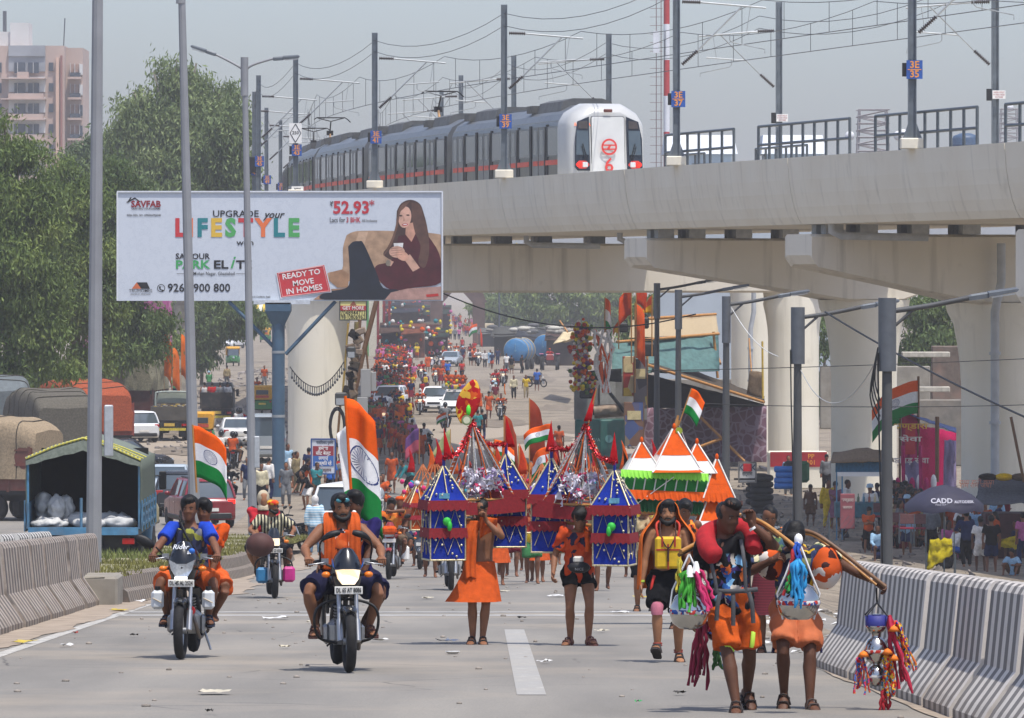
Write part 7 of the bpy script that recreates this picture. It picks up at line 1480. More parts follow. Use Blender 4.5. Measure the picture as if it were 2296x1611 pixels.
L=on(872,115); b4=bike('motorcycle with orange cloth over the headlight and dark tyre, rider shading his eyes',L,-.05,'spoke','#8a2a2a','#8a2a2a',False,None,'up',False)
ride('rider in an orange and black tee shading his eyes with one arm',b4,dict(RIDE,h1=(.02,.5,1.36),e1=(1,.2,.1),d1=(-1,0,.1),head=(0,.1)),sk=1,top=('tee',pattern(['#c8651c','#c8351c','#1a1a20','#c87a2a'],9,1,2)),bot=('shorts',cloth('#6a5a4a')),hair='full',vox=.02)
ride('pillion rider with orange headband behind the rider shading his eyes',b4,dict(PILL,hip=(.14,1.2,.88)),sk=1,top=('tee',cloth('#6a3a2a')),bot=('shorts',cloth('#3a3a3a')),hair='band',hairm=cloth('#c4511c'),vox=.03)
b=MB(); b.box((0,.1,1.0),(.3,.2,.17),ch=.05); b.build('headlight_cloth',cloth('#c8501c',.3),b4); b=MB(); b.box((.28,.75,.5),(.16,.25,.3),ch=.04); b.build('water_can',WHITE,b4)
L=on(942,130.6); b5=bike('grey scooter with lit headlight trimmed with paper flowers',L,-.1,'scooter','#4a5058','#4a5058',True,None,'up',False,cat='scooter'); who(None,'ride',0,'shirt:sky','trousers:navy','riding the grey scooter with flowers','short',1.7,1,'',L)
g=random.Random(4)
for k in range(16): b=MB(); b.ell((g.uniform(-.3,.3),g.uniform(-.05,.3),g.uniform(.5,1.9)),(.05,.04,.05),7,5); b.build('paper_flower',cloth(g.choice(['#c8b42a','#b8261c','#c8386a','#5aa83a','#d0d0d0'])),b5)
L=on(1011,101.8); bike('motorcycle half hidden behind the first blue kanwar',L,.05,'spoke','#22252a','#22252a',False,None,'up',False); who(None,'ride',0,'tee:grey','shorts:khaki','riding behind the first blue kanwar','short',1.7,1,'',L)
L=on(852,198); bike('silver motorcycle with two riders in orange under the viaduct',L,0,'sharp','#8a8f94','#8a8f94',False,None,'up',False); who(None,'ride',0,'tee:orange','shorts:orange','riding the silver motorcycle under the viaduct','short',1.72,2,'',L); who(None,'pill',0,'tee:orange','shorts:rust','riding pillion on the silver motorcycle under the viaduct','short',1.72,1,'',L)
o,_=person('man in a pale blue checked shirt and jeans with white head scarf, seen from behind on the ramp',on(706,158),PS['st'],1.7,3,('shirt',stripes('#8fb4c8','#c8d4d8',.07,2,.5)),('trousers',cloth('#5a7288')),'scarf',R(172),.024,None,'P24',hairm=cloth('#c8c4c0'),facey=False); o['label']='man in pale blue shirt, jeans and white head scarf seen from behind'
car('white van door side showing beside the big flag',on(742,176),R(-12),'#dcdcda','van')
# ---- kanwar crowd between the two blue kanwars
KC=cloth
for px,Y,s,c1,c2,fr,sd,lab in((975,118,1.0,'#a8481c','#b85a2a','#8a1220',1,'orange and silver kanwar behind the left blue tower'),(1125,108,1.0,'#b06a4a','#9c3a2a','#a8502a',2,'rust coloured kanwar with paper flowers behind the right blue tower'),(1190,128,1.0,'#a83a2a','#b8902a','#5a1a2a',3,'red and yellow kanwar between the two blue kanwars'),(1165,150,.95,'#8a2a3a','#c06a2a','#3a6a3a',4,'wine red kanwar with pennants near the leaning tricolour'),(1255,140,1.0,'#b8551c','#7a1c2a','#8a1220',5,'orange kanwar behind the second blue kanwar'),(1330,150,1.05,'#c8501c','#d0ccc4','#c8501c',6,'orange and white striped kanwar behind the second blue kanwar'),(1040,170,1.0,'#a8382a','#5a2a5a','#8a6a1a',7,'small red kanwar near the green kite shaped cloth'),(948,136,1.0,'#c05a2a','#a8382a','#b8902a',9,'orange and gold kanwar with flowers beside the grey scooter'),(1215,112,.95,'#2a3a7a','#a8382a','#8a1220',10,'blue and red kanwar between the two carriers'),(1425,118,1.0,'#b8501c','#8a2a3a','#c8a83a',11,'orange and wine kanwar under the white temple roofs'),(1275,195,.95,'#6a1c2c','#8a2a3a','#a8802a',8,'dark maroon kanwar tower by the green generator')):
    small_kanwar(lab,on(px,Y),s,KC(c1),KC(c2),mat(fr,.8,0,.2,40),sd,3)
    who((px-14,0),'carry',0,['tee:orange','vest:orange','tee:red','tee:yellow'][sd%4],['shorts:navy','shorts:orange','lungi:orange','shorts:khaki'][sd%4],'carrying the '+lab.split(' kanwar')[0]+' kanwar','full',1.66,1,'',on(px-10,Y))
FL=[(1195,1000,120,2.6,.45,.30,['#7a2a24'],'tri','dark red pennant rising highest between the blue kanwars'),(1213,985,125,.0,0,0,None,'',''),]
def mflag(lab,px,pytop,pyb,Y,w,h,cols,ang=0,droop=.6,shape='rect',sd=0,ch=False,tx=0):
    a,c=P(px,pyb,Y),P(px,pytop,Y); flag('national_flag' if len(cols)==3 else 'flag',lab,a,c.z-a.z,w,h,cols,wave=.08,ang=ang,droop=droop,seed=sd,shape=shape,chakra=ch,polem=BAM,pr=.014,tilt=(tx,0))
mflag('tall dark red pennant rising highest between the two blue kanwars',1187,893,1150,125,.5,1.35,['#7a3020'],.5,1.4,'rect',3); mflag('leaning tricolour with wheel emblem between the two blue kanwars',1226,950,1120,118,.62,.34,TRI,2.75,.35,'rect',4,True,.06)
mflag('second tricolour half hidden below the leaning one',1232,1000,1130,122,.5,.5,TRI,2.6,.6,'rect',5,True); mflag('orange pennant beside the leaning tricolour',1163,1000,1120,125,.35,.6,['#c4611c'],.3,1,'tri',6); mflag('dark orange pennant left of the tall red one',1130,930,1120,140,.4,.9,['#8a3a24'],.4,1.2,'rect',7)
mflag('maroon pennant leaning right of the leaning tricolour',1255,960,1120,130,.35,.9,['#8a2430'],-.4,1.4,'rect',8,False,-.2); mflag('small tricolour behind the first blue kanwar',1108,985,1120,120,.45,.35,TRI,.2,.5,'rect',9,True); mflag('orange triangular flag on the left side of the crowd',885,920,1010,300,.9,.55,['#c4611c'],.15,.6,'tri',10)
mflag('red flag on the rider among the far motorcycles',1077,737,790,520,.5,1.4,['#c03a24'],1.3,.8,'rect',11); mflag('small tricolour far up the street above the crowd',1070,726,770,650,1.1,1.0,TRI,2.8,.5,'rect',12); mflag('green and yellow kite shaped cloth carried in the crowd',1010,962,1040,190,.9,.8,['#9aa06a'],2.9,1.0,'tri',13); mflag('tiny tricolour by the white cars',1000,925,990,280,.5,.4,TRI,2.9,.5,'rect',14)
mflag('purple and pink pennant of the crowd beside the pole clutter',940,960,1040,200,.55,.8,['#5a3a6a','#a84a5a'],2.8,.7,'rect',15)
# walkers around the kanwars
for q,pose,rz,top,bot,wh,hr,ex in((zD(1190,1380),'st',180,'tee:black','trousers:navy','standing behind the first kanwar flag','short',''),(zD(1150,1390),'st',180,'tee:teal','trousers:black','standing beside the black tee','short',''),(z3(715,1180),'to',0,'tee:yellow','shorts:green','walking between the two blue kanwars','full',''),(z3(505,1140),'to2',0,'tee:red','shorts:rust','walking behind the lungi','short',''),(z3(600,1140),'to',0,'tee:orange','shorts:maroon','walking behind the right blue tower','short',''),(z3(1110,1220),'to2',0,'tee:khaki','shorts:navy','walking behind the second blue kanwar','short',''),(zD(1880,1560),'st',160,'tee:orange','shorts:orange','by the green generator','short',''),(zF(1560,265),'to',0,'tee:orange','shorts:orange','walking alone under the viaduct','short',''),(zF(1720,300),'bend',-60,'shirt:teal','trousers:black','bending under the viaduct','short','')):
    who(q,pose,rz,top,bot,wh,hr,1.68,1,ex)
# ---- far street: walkers and riders
for q,pose,rz,top,bot,wh,hr,ex in((zD(880,838),'to',180,'tee:blue','trousers:black','on the dusty road','short',''),(zD(1475,1005),'to',0,'shirt:cream','trousers:black','on the dusty road','short',''),(zD(1585,1000),'to2',0,'tee:yellow','trousers:khaki','on the dusty road','short',''),(zD(1683,930),'st',170,'tee:blue','shorts:navy','beside the parked bicycle','short',''),(zD(1165,1150),'to',0,'vest:orange','shorts:orange','on the dusty road','short','stick'),(zD(1250,1185),'to2',0,'tee:orange','shorts:orange','on the dusty road','full',''),(zD(1215,725),'to',0,'shirt:white','trousers:black','near the tankers','short',''),(zD(1265,720),'st',0,'kurta:sky','lungi:sky','near the tankers','long',''),(zD(1330,700),'to',180,'tee:navy','trousers:navy','near the tankers','short',''),(zD(1410,760),'st',180,'tee:white','trousers:grey','by the left tanker','short',''),(zD(1455,780),'st',170,'tee:black','shorts:khaki','by the left tanker','short',''),(zD(1545,775),'st',120,'tee:black','trousers:black','by the left tanker','short',''),(zD(1325,600),'st',0,'kurta:red','lungi:red','left of the tankers','long','bundle'),(zD(1925,685),'st',0,'tee:red','trousers:brown','below the cream canopy','short',''),(zD(1985,690),'st',0,'tee:black','trousers:black','below the cream canopy','short',''),(zD(870,470),'to',180,'tee:green','trousers:black','near the far jeep','short',''),(zD(905,470),'to',180,'tee:yellow','trousers:black','near the far jeep','short',''),(zD(945,475),'to',180,'shirt:grey','trousers:black','near the far jeep','short',''),(zD(982,475),'to2',180,'tee:pink','trousers:navy','near the far jeep','short',''),(zD(897,400),'st',180,'kurta:white','trousers:white','far up the street','short',''),
 (zD(410,1010),'to2',0,'vest:black','shorts:orange','beside the white boards','short','pack'),(zD(490,1025),'to',0,'tee:black','shorts:navy','carrying a pole beside the white boards','short',''),(zD(400,1260),'to',0,'tee:orange','shorts:orange','behind the huge tricolour','full',''),(zD(460,1255),'to2',0,'tee:maroon','trousers:maroon','behind the huge tricolour','short',''),(zD(535,1255),'to',180,'tee:maroon','trousers:black','behind the huge tricolour','short','pack'),(zD(365,1460),'to',180,'tee:maroon','shorts:maroon','under the viaduct','short','pack'),(zD(435,1540),'to2',180,'tee:orange','shorts:orange','under the viaduct','short','pack'),(zD(565,1590),'to',180,'vest:orange','shorts:rust','under the viaduct','short',''),(zD(640,1600),'to2',180,'tee:orange','shorts:orange','under the viaduct','full',''),(zD(290,1200),'st',0,'tee:navy','trousers:navy','leaning by the white boards','short',''),(zD(190,1230),'st',60,'tee:purple','trousers:navy','by the white boards','short',''),(zD(215,1500),'st',0,'tee:black','trousers:brown','beside the huge tricolour','short','')):
    who(q,pose,rz,top,bot,wh,hr,1.68,1,ex)
g=random.Random(21); TC=['tee:orange','vest:orange','tee:maroon','tee:red','tee:purple','tee:rust','shirt:white','tee:yellow','tee:navy','vest:red','tee:brown','kurta:orange','tee:green','tee:pink']; BC_=['shorts:orange','shorts:rust','lungi:orange','shorts:maroon','trousers:navy','shorts:black','lungi:maroon','shorts:khaki']
WH=['by the striped wall','in the pilgrim queue','near the far stalls','beside the roadside shade','among the far crowd','below the stall awnings']
pts=[(265,720),(300,800),(330,850),(380,770),(410,720),(440,640),(500,730),(480,570),(390,570),(330,640),(300,560),(360,480),(430,520),(500,480),(550,540),(270,860),(345,920),(255,800),(470,860),(450,760),(520,620),(410,850),(290,640),(370,640),(330,420),(460,440),(540,440),(600,470),(580,400),(350,360),(420,360),(500,360),(640,350),(700,330),(760,360),(800,340),(840,330),(860,400),(950,380),(990,400),(1020,420),(1060,440),(1100,430),(930,330),(980,340),(1040,360),(400,930),(440,960),(300,960)]
for i,(x,y) in enumerate(pts): who(zD(x,y),['to','to2','carry','st'][i%4],g.choice([0,0,20,-20,180]),TC[(i*5)%14],BC_[(i*3)%8],WH[(i*7)%6],['short','full','band','short'][i%4],g.uniform(1.58,1.74),i%3,'pack' if i%5==0 else '')
for i in range(44):
    who(zD(175+g.random()*390,1030+g.random()*560),['to','to2','carry','to','st'][i%5],g.choice([0,0,15,-15,180]),TC[(i*3)%14],BC_[(i*5+i//4)%8],['under the viaduct','in the shade of the viaduct','near the striped boards','behind the big flag'][i%4]+[' among pilgrims',' beside the flags',' in the moving column'][i%3],['full','short','band','short'][i%4],g.uniform(1.58,1.74),i%3,'pack' if i%5==0 else '')
for i in range(22):
    who(zD(560+g.random()*900,560+g.random()*520),['to','to2','st','to'][i%4],g.choice([0,15,-15,180]),TC[(i*3+2)%14],BC_[(i*5+1)%8],['on the open road','crossing the dusty road','in mid road'][i%3]+[' behind the white cars',' among the riders'][i%2],['full','short','turban','short'][i%4],g.uniform(1.58,1.74),i%3,'pack' if i%5==0 else '')
for i in range(190):
    x,y=(236+g.random()**1.3*320,430+g.random()*640) if i%4 else (330+g.random()*800,300+g.random()*170)
    who(zD(x,y),['to','to2','carry','st','to'][i%5],g.choice([0,0,20,-20,180]),TC[(i*3+i//14)%14],BC_[(i*5+i//9)%8],['amid the crowd','at the crowd edge','deep in the crowd','beside a kanwar','in the moving crowd'][i%5]+[' by the wall stripes',' up the street',' at the stalls'][i%3],['short','full','band','short'][i%4],g.uniform(1.56,1.74),i%3,'pack' if i%6==0 else '')
for q,rz,lab,top,bot,wh,kw in((zD(640,842),0,'red motorcycle heading down beside the queue','tee:red','trousers:black','riding the red motorcycle beside the queue',dict(bc='#6a1c1c',pil=('tee:orange','shorts:orange'))),(zD(735,735),0,'left of two far pale scooters','tee:black','trousers:navy','riding the left pale scooter',dict(style='scooter',bc='#b8bcc0',hair='helmet')),(zD(818,745),5,'right of two far pale scooters','shirt:grey','trousers:black','riding the right pale scooter',dict(style='scooter',bc='#c8c8c8',hair='helmet')),(zD(960,645),0,'far motorcycle with glowing headlight','tee:orange','shorts:orange','riding the far motorcycle with glowing headlight',{}),(zD(1015,655),0,'far dark motorcycle next to the glowing one','vest:orange','shorts:rust','riding the far dark motorcycle',dict(lit=False)),(zD(1100,665),5,'far motorcycle with orange load','tee:rust','shorts:orange','riding the motorcycle with orange load',dict(bc='#b85a1c')),(zD(1160,710),5,'far black motorcycle before the men by the tankers','shirt:white','trousers:black','riding the black motorcycle before the tankers',{}),(zD(890,610),0,'far motorcycle beside the silver car','tee:orange','shorts:orange','riding beside the silver car',dict(hair='band')),(zD(772,880),0,'motorcycle of the orange rider above the white cars','tee:orange','shorts:orange','riding alone above the white cars',dict(bc='#5a5c60')),(zD(630,1150),0,'motorcycle left of the white cars','tee:orange','shorts:orange','riding left of the white cars',dict(hair='scarf')),(zD(1300,935),-5,'motorcycle with two riders in red on the dusty road','tee:red','trousers:red','riding with lit headlight on the dusty road',dict(pil=('tee:red','trousers:black'))),(zD(1378,890),-5,'motorcycle just behind the two riders in red','tee:red','trousers:brown','riding just behind the pair in red',{}),(zD(1350,1200),-5,'motorcycle of the orange rider with a small pennant','tee:orange','shorts:black','riding with a small pennant on the dusty road',dict(lit=False,flagc=('orange',['#c4611c']))),(zD(300,1290),0,'motorcycle with orange load below the white boards','vest:orange','shorts:orange','riding with an orange load below the white boards',dict(bc='#b85a2a')),(zD(720,1520),160,'motorcycle of the crouching man in white','shirt:white','trousers:black','crouched on a motorcycle behind the left blue tower',dict(lit=False)),(zD(860,1300),180,'dark motorcycle of the helmeted man by the kite cloth','shirt:grey','trousers:black','riding away by the kite cloth',dict(hair='helmet',lit=False))):
    rider(q,rz,lab,top,bot,wh,**kw)
bike('motorcycle parked beside the man in blue on the dusty road',at(zD(1745,900)),R(60),'spoke','#3a3c40','#3a3c40',False,None,'up',False,None,False)
car('white car with black grille, left of the decorated white car',at(zD(752,1130)),R(-4),'#dcdcda','suv',lit=False); c2=car('white car with a flower shrine and speaker on its roof',at(zD(935,1170)),R(-6),'#dedcd8','suv'); 
g=random.Random(8)
b=MB(); b.box((0,2.4,1.8),(1.5,1.4,.25),ch=.05); b.build('roof_shrine',pattern(['#b8386a','#5a3a7a','#c8a83a','#3a6a3a'],6),c2)
for k in range(14): b=MB(); b.ell((g.uniform(-.8,.8),1.6+g.uniform(-.2,.4),1.9+g.uniform(0,.35)),(.1,.09,.1),7,5); b.build('flower',cloth(g.choice(['#c8b42a','#c4511c','#3f7a4a','#c84a1c'])),c2)
b=MB(); b.lathe([(.05,.3),(.08,.1),(.2,-.1)],(-.75,1.5,1.85),12,M.Rotation(R(90),3,'X')); b.build('horn_speaker',GALV,c2)
for k,(x,z) in enumerate(((-.35,1.95),(.1,1.95),(.5,1.95))): who(None,'floor',0,['tee:orange','tee:orange','vest:orange'][k],'shorts:orange','sitting on the roof of the decorated car',['short','band','full'][k],1.6,1,'',at(zD(935,1170))+V((x,2.3,z)))
car('white car at the left road side half hidden by the queue',at(zD(300,1120)),R(-10),'#d8d8d6','suv'); car('silver car far up the road among the riders',at(zD(880,715)),R(-8),'#9aa0a4','sedan')
def jeep(lab,loc,col,can):
    t=T('jeep',lab,'jeep',loc); PNT=mat(col,.5,0,.15,2,dirt=.3); b=MB(); b.box((0,.7,.95),(1.5,1.5,.5),ch=.06); b.build('bonnet',PNT,t); b=MB(); b.box((0,2.6,.9),(1.7,2.6,.6),ch=.05); b.build('tub',PNT,t)
    b=MB(); b.box((0,2.7,2.0),(1.75,2.7,.12),ch=.03); b.build('canopy',cloth(can),t); b=MB(); b.prism([(-.75,1.2),(.75,1.2),(.72,1.85),(-.72,1.85)],lambda u,v:(u,1.45,v),lambda u,v:(u,1.5,v)); b.build('windscreen',CGL,t)
    for s in(-1,1): b=MB(); b.ell((s*.55,-.03,1.0),(.12,.06,.12),8,6); b.build('headlight',LENSOFF,t); wheel(t,s*.75,.55,.38,.22); wheel(t,s*.75,3.1,.38,.22); b=MB(); b.box((s*.82,1.5,1.45),(.05,.06,1.1)); b.build('post',DARK,t)
    b=MB(); b.box((0,-.05,.95),(.75,.05,.4)); b.build('grille',BLACK,t); b=MB(); b.box((0,-.12,.6),(1.6,.12,.16)); b.build('bumper',DARK,t); return t
jeep('old cream jeep with green canopy far up the road',at(zD(715,560)),'#9a9684','#3f5a4a')
def tanker(lab,loc,rz):
    t=T('water_tanker',lab,'tanker',loc,rz); b=MB(); rot=M.Rotation(R(-90),3,'X'); b.lathe([(0,-.02),(.95,0),(1.1,.12),(1.12,.4),(1.1,4.2),(.9,4.3),(0,4.3)],(0,0,1.75),24,rot); b.build('tank',mat('#2f6f9c',.45,0,.2,1.5,dirt=.35,dc='#6a6a68'),t)
    for y in(.35,2.2,3.9): b=MB(); b.lathe([(1.13,0),(1.17,.03),(1.17,.15),(1.13,.18)],(0,y,1.75),24,rot,False); b.build('tank_band',mat('#a89a7a',.7,0,.3),t)
    b=MB(); b.box((0,2,.72),(1.0,4.4,.2)); b.build('chassis',DARK,t); b=MB(); b.tube([(0,-.05,1.75),(0,-.12,1.75)],.1,8); b.tube([(0,-.1,1.9),(0,-.1,2.4)],.03,5); b.build('hatch',mat('#5a86a0',.5),t); b=MB(); b.lathe([(.25,2.8),(.25,2.98),(0,3.0)],(0,2,0),12); b.build('filler_cap',DARK,t)
    for s in(-1,1): wheel(t,s*.95,.8,.48,.3,rim=mat('#6a5a4a',.7)); wheel(t,s*.95,3.2,.48,.3,rim=mat('#6a5a4a',.7))
    return t
tanker('blue water tanker trailer, left of the two, men standing before it',at(zD(1490,742)),R(-10)); tanker('blue water tanker trailer hitched behind the red tractor',at(zD(1740,700))+V((0,2.5,0)),R(-25))
t=T('tractor','red tractor standing before the right water tanker','tractor',at(zD(1800,745))); RT=mat('#8a2a26',.5,0,.2,dirt=.3); b=MB(); b.box((0,.7,1.15),(.7,1.6,.6),ch=.08); b.build('bonnet',RT,t); b=MB(); b.box((0,-.05,1.1),(.6,.06,.5)); b.build('grille',DARK,t)
for s in(-1,1): wheel(t,s*.7,2.0,.68,.36,rim=RT); wheel(t,s*.6,.3,.38,.2,rim=RT); b=MB(); b.box((s*.75,2.0,1.45),(.4,.9,.08),ch=.03); b.build('mudguard',mat('#b0607a',.6),t); b=MB(); b.ell((s*.28,-.02,1.35),(.1,.06,.1),7,5); b.build('headlight',LENSOFF,t)
b=MB(); b.box((0,2.1,1.2),(.5,.5,.1),ch=.03); b.build('seat',BLACK,t); b=MB(); b.tube([(.2,.9,1.4),(.2,.9,2.1)],.04,6); b.build('exhaust',DARK,t); who(None,'ride',0,'tee:red','trousers:black','driving the red tractor','band',1.65,1,'',at(zD(1800,745))+V((0,1.1,.4)))
truck('beige cab truck with dark bed parked far right of the street',at(zD(1170,500)),R(-65),'#a89a7c','#3a4450',2.3,5.5,1.0)
# ---- left carriageway
def awaytruck(px,Yrear,L,**k): lab=k.pop('lab'); k.setdefault('cabon',True); rzd=k.pop('rz',180); p=on(px,Yrear); a=R(rzd); off=M.Rotation(a,3,'Z')@V((0,1.7+L,0)); return truck(lab,V((p.x-off.x,p.y-off.y,G(p.x,p.y+(1.7+L)*.5))),a,L=L,**k)
bt_=awaytruck(187,119,4.6,lab='blue open backed truck with grey striped canopy and white sacks inside',cab='#3a6684',bed='#46708c',w=2.36,bh=.55,tail=False,slats=True)
bt_.location.z=G(-8.5,119)-.1
ye=1.7+4.6; CAN=stripes('#6d7468','#6a7064',.5,1); 
prof=[(-1.2,2.52),(-.6,2.78),(0,2.97),(.6,2.8),(1.2,2.55)]
b=MB(); 
def cany(u,v): 
    k=u*4; i=min(3,int(k)); f=k-i; x=prof[i][0]+(prof[i+1][0]-prof[i][0])*f; z=prof[i][1]+(prof[i+1][1]-prof[i][1])*f; return V((x,1.7+(ye-1.7+.05)*v,z-.05*math.sin(v*12)*math.sin(u*3.1)**2*.5))
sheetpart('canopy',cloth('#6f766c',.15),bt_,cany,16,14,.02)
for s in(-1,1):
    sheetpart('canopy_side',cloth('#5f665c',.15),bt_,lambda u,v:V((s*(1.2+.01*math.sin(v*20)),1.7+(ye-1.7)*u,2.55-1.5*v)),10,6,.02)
b=MB(); b.tube([V((x,ye+.03,z+.03)) for x,z in prof],.035,6); b.build('canopy_edge',stripes('#b8b05a','#6f766c',.08,0),bt_)
b=MB(); b.sheet(lambda u,v:cany(u,1)+V((0,.03,-.02-(.1+.12*math.sin(u*3.14))*v+.01*math.sin(u*40)*v)),24,3); b.build('canopy_flap',cloth('#7d8478'),bt_)
for k in(.0,.2,.4): b=MB(); b.tube([cany(u/10,1-k)+V((0,0,.025)) for u in range(11)],.018,5); b.build('canopy_stripe',mat('#b8b04a',.8),bt_)
for x in(-1.17,1.17,.05):
    b=MB(); b.tube([(x,ye-.05,1.1),(x,ye-.05,2.5 if x!=.05 else 1.75)],.035,6); b.build('bed_post',mat('#487a9a',.6,0,.3,4,dirt=.55),bt_)
b=MB(); b.box((0,ye+.04,1.06),(2.3,.08,.16)); b.build('bed_rail',mat('#487a9a',.6,0,.3,4,dirt=.55),bt_); b=MB(); b.box((0,ye-.25,.8),(1.9,.06,.5),ch=.02); b.build('rear_flap',mat('#2c2c2c',.7,0,.2,3,dirt=.4),bt_)
b=MB(); b.box((0,3.0,1.9),(2.3,.03,1.6)); b.build('inner_shade',mat('#1a1a18',.9),bt_)  # near-black sheet stands in for the shade under the canopy
g=random.Random(3); SACK=mat('#b9b9b6',.8,0,.15,8,.4,20)
for k,(x,y,z,a,c) in enumerate(((-.7,ye-.4,1.22,.42,.14),(-.1,ye-.35,1.2,.4,.13),(.75,ye-.4,1.2,.4,.13),(.25,ye-.9,1.25,.4,.16),(-.5,ye-1.0,1.25,.45,.16),(.62,ye-.65,1.5,.2,.3),(.9,ye-.9,1.55,.18,.32),(.45,ye-.9,1.5,.19,.28))):
    b=MB(); b.ell((0,0,0),(a,.28,c),12,8); o=tag(link('sack',remesh(b,.05,SACK,'sack',2,.03,k),None,bt_.matrix_basis@V((x,y,z))),['flat white sack at the open side of the blue truck','middle white sack on the blue truck floor','white sack at the kerb side of the blue truck','white sack lying deeper in the blue truck','large white sack at the back of the blue truck','upright white sack with folded neck in the blue truck','upright white sack against the side of the blue truck','small upright white sack in the blue truck'][k],'sack','white sacks in the blue truck')
def L_(m,h,seed,w,side=.6,hump=.2,z0=2.2): return lambda t,y0,L: tarpload(t,0,y0-.1,z0,w,L+.2,h,m,seed,.14,6,side=side,hump=hump)
awaytruck(105,200,7.5,lab='truck under a tan tarpaulin with ropes, brown slatted sides',rz=248,cab='#6a5a3a',bed='#6b3a30',w=2.5,bh=1.5,load=L_(TPB,1.3,2,2.75,.7))
awaytruck(150,229,7,lab='truck under a dark brown tarpaulin behind the tan one',rz=196,cab='#5a5a52',bed='#3a342c',w=2.6,bh=1.2,load=L_(TPG,1.5,6,2.85,1.4,.3))
awaytruck(0,250,7,lab='truck under grey tarpaulin with an orange end at the edge',rz=188,cab='#5a5a52',bed='#5a2a24',w=2.6,bh=1.4,load=L_(mat('#5d6466',.8,0,.2,5,.4,12),1.8,9,2.85,.9,.2))
awaytruck(243,268,6.5,lab='red bodied truck under a bright orange tarpaulin',rz=206,cab='#b8862a',bed='#7a2f22',w=2.5,bh=1.5,load=L_(TPO,1.0,12,2.85,.9,.5))
mt=awaytruck(292,303,6.5,lab='maroon truck with dark open body behind the orange tarpaulin',rz=176,cab='#6a2a2a',bed='#4a201c',w=2.3,bh=1.5,tail=True)
for s in(-1,1): b=MB(); b.box((s*1.12,1.7+6.5,2.9),(.1,.1,1.2)); b.build('corner_post',DARK,mt)
b=MB(); b.box((0,1.7+6.3,3.1),(2.2,.05,.9)); b.build('interior_shade',BLACK,mt); tarpload(mt,0,1.6,3.4,2.6,6.8,.6,cloth('#7d7a68',.3),15,.15,4,side=.9)  # black board paints in the shade of the open cargo body
pk=awaytruck(380,296,3.0,lab='small open pickup with a curved cab frame and debris in its bed',cab='#7d8478',bed='#4a463e',w=1.9,bh=.7,slats=False)
b=MB(); b.tube(crom([(-.9,1.75,1.2),(-.9,1.75,2.3),(-.7,1.75,2.5),(.7,1.75,2.5),(.9,1.75,2.3),(.9,1.75,1.2)],4),.05,7); b.build('hoop',mat('#98a098',.6),pk)
g=random.Random(6)
for k in range(40):
    b=MB(); b.box((g.uniform(-.8,.8),g.uniform(1.9,4.6),1.75+g.uniform(0,.12)),(g.uniform(.05,.25),g.uniform(.05,.2),.05),g.uniform(0,3)); b.build('scrap',mat(g.choice(['#8a8478','#b8b0a0','#6a5a48','#b89a4a']),.8),pk)
auto('green and yellow auto rickshaw seen from behind next to the pickup',on(450,283)+V((0,2.6,0)),R(180)); car('white sedan seen from behind in the traffic',on(517,286)+V((0,4.3,0)),R(186),'#d8d8d6','sedan'); car('white car between the leftmost pole and the maroon truck',on(262,293)+V((0,4,0)),R(200),'#d4d6d6','suv')
car('black hatchback turning across the left carriageway',on(384,249),R(104),'#1b1c1f','hatch'); car('pale silver car with two riders in front of its rear window',on(385,215)+V((0,4,0)),R(176),'#a4b0b8','sedan'); car('dark car squeezed between the silver car and the red one',on(410,203)+V((0,4,0)),R(178),'#23262b','suv')
car('red car with dark roof rails and brake light seen from behind',on(446,193)+V((-.6,4.0,0)),R(194),'#7a1420','suv',roofrail=True,brake=True,s=1.03)
v=car('beige van with dark wheel just beyond the blue truck',on(352,190),R(100),'#8f8768','van'); 
car('far white car facing us under the trees',at((505,782)),R(-20),'#d8d8d6','sedan'); car('second far white car behind the first under the trees',at((512,765)),R(-15),'#d4d4d2','suv'); car('white jeep like car far away by the poles',at((545,760)),R(-10),'#d0d2d4','suv'); car('dark car far away by the white ones',at((532,768)),R(-5),'#2a2e32','suv')
auto('far auto rickshaw with a teal hood facing us',at(zA(1935,620)),R(5)); auto('yellow and green auto rickshaw right of the twin lamp post',on(583,350)+V((0,2.6,0)),R(183)); auto('small far auto rickshaw below the yellow umbrella',at(zA(2215,420)),R(175))
jp=truck('open jeep with dark cage and men standing in its back',on(485,322)+V((0,4.2,0)),R(180),'#2a2c2e','#1b1b1c',1.8,2.4,.9,None,True,None,False,True,'jeep')
for k,(x,y,tp) in enumerate(((-.7,3.7,'vest:white'),(-.25,4.0,'tee:red'),(.2,4.0,'shirt:grey'),(.6,3.6,'shirt:white'))): who(None,'st',180,tp,'trousers:black','standing in the open jeep','short',1.65,1,'',jp.location+V((x,-y,.95)))
v=car('grey van behind the blue steel post',on(592,262)+V((0,3.6,0)),R(182),'#8f979c','van',s=1.2)
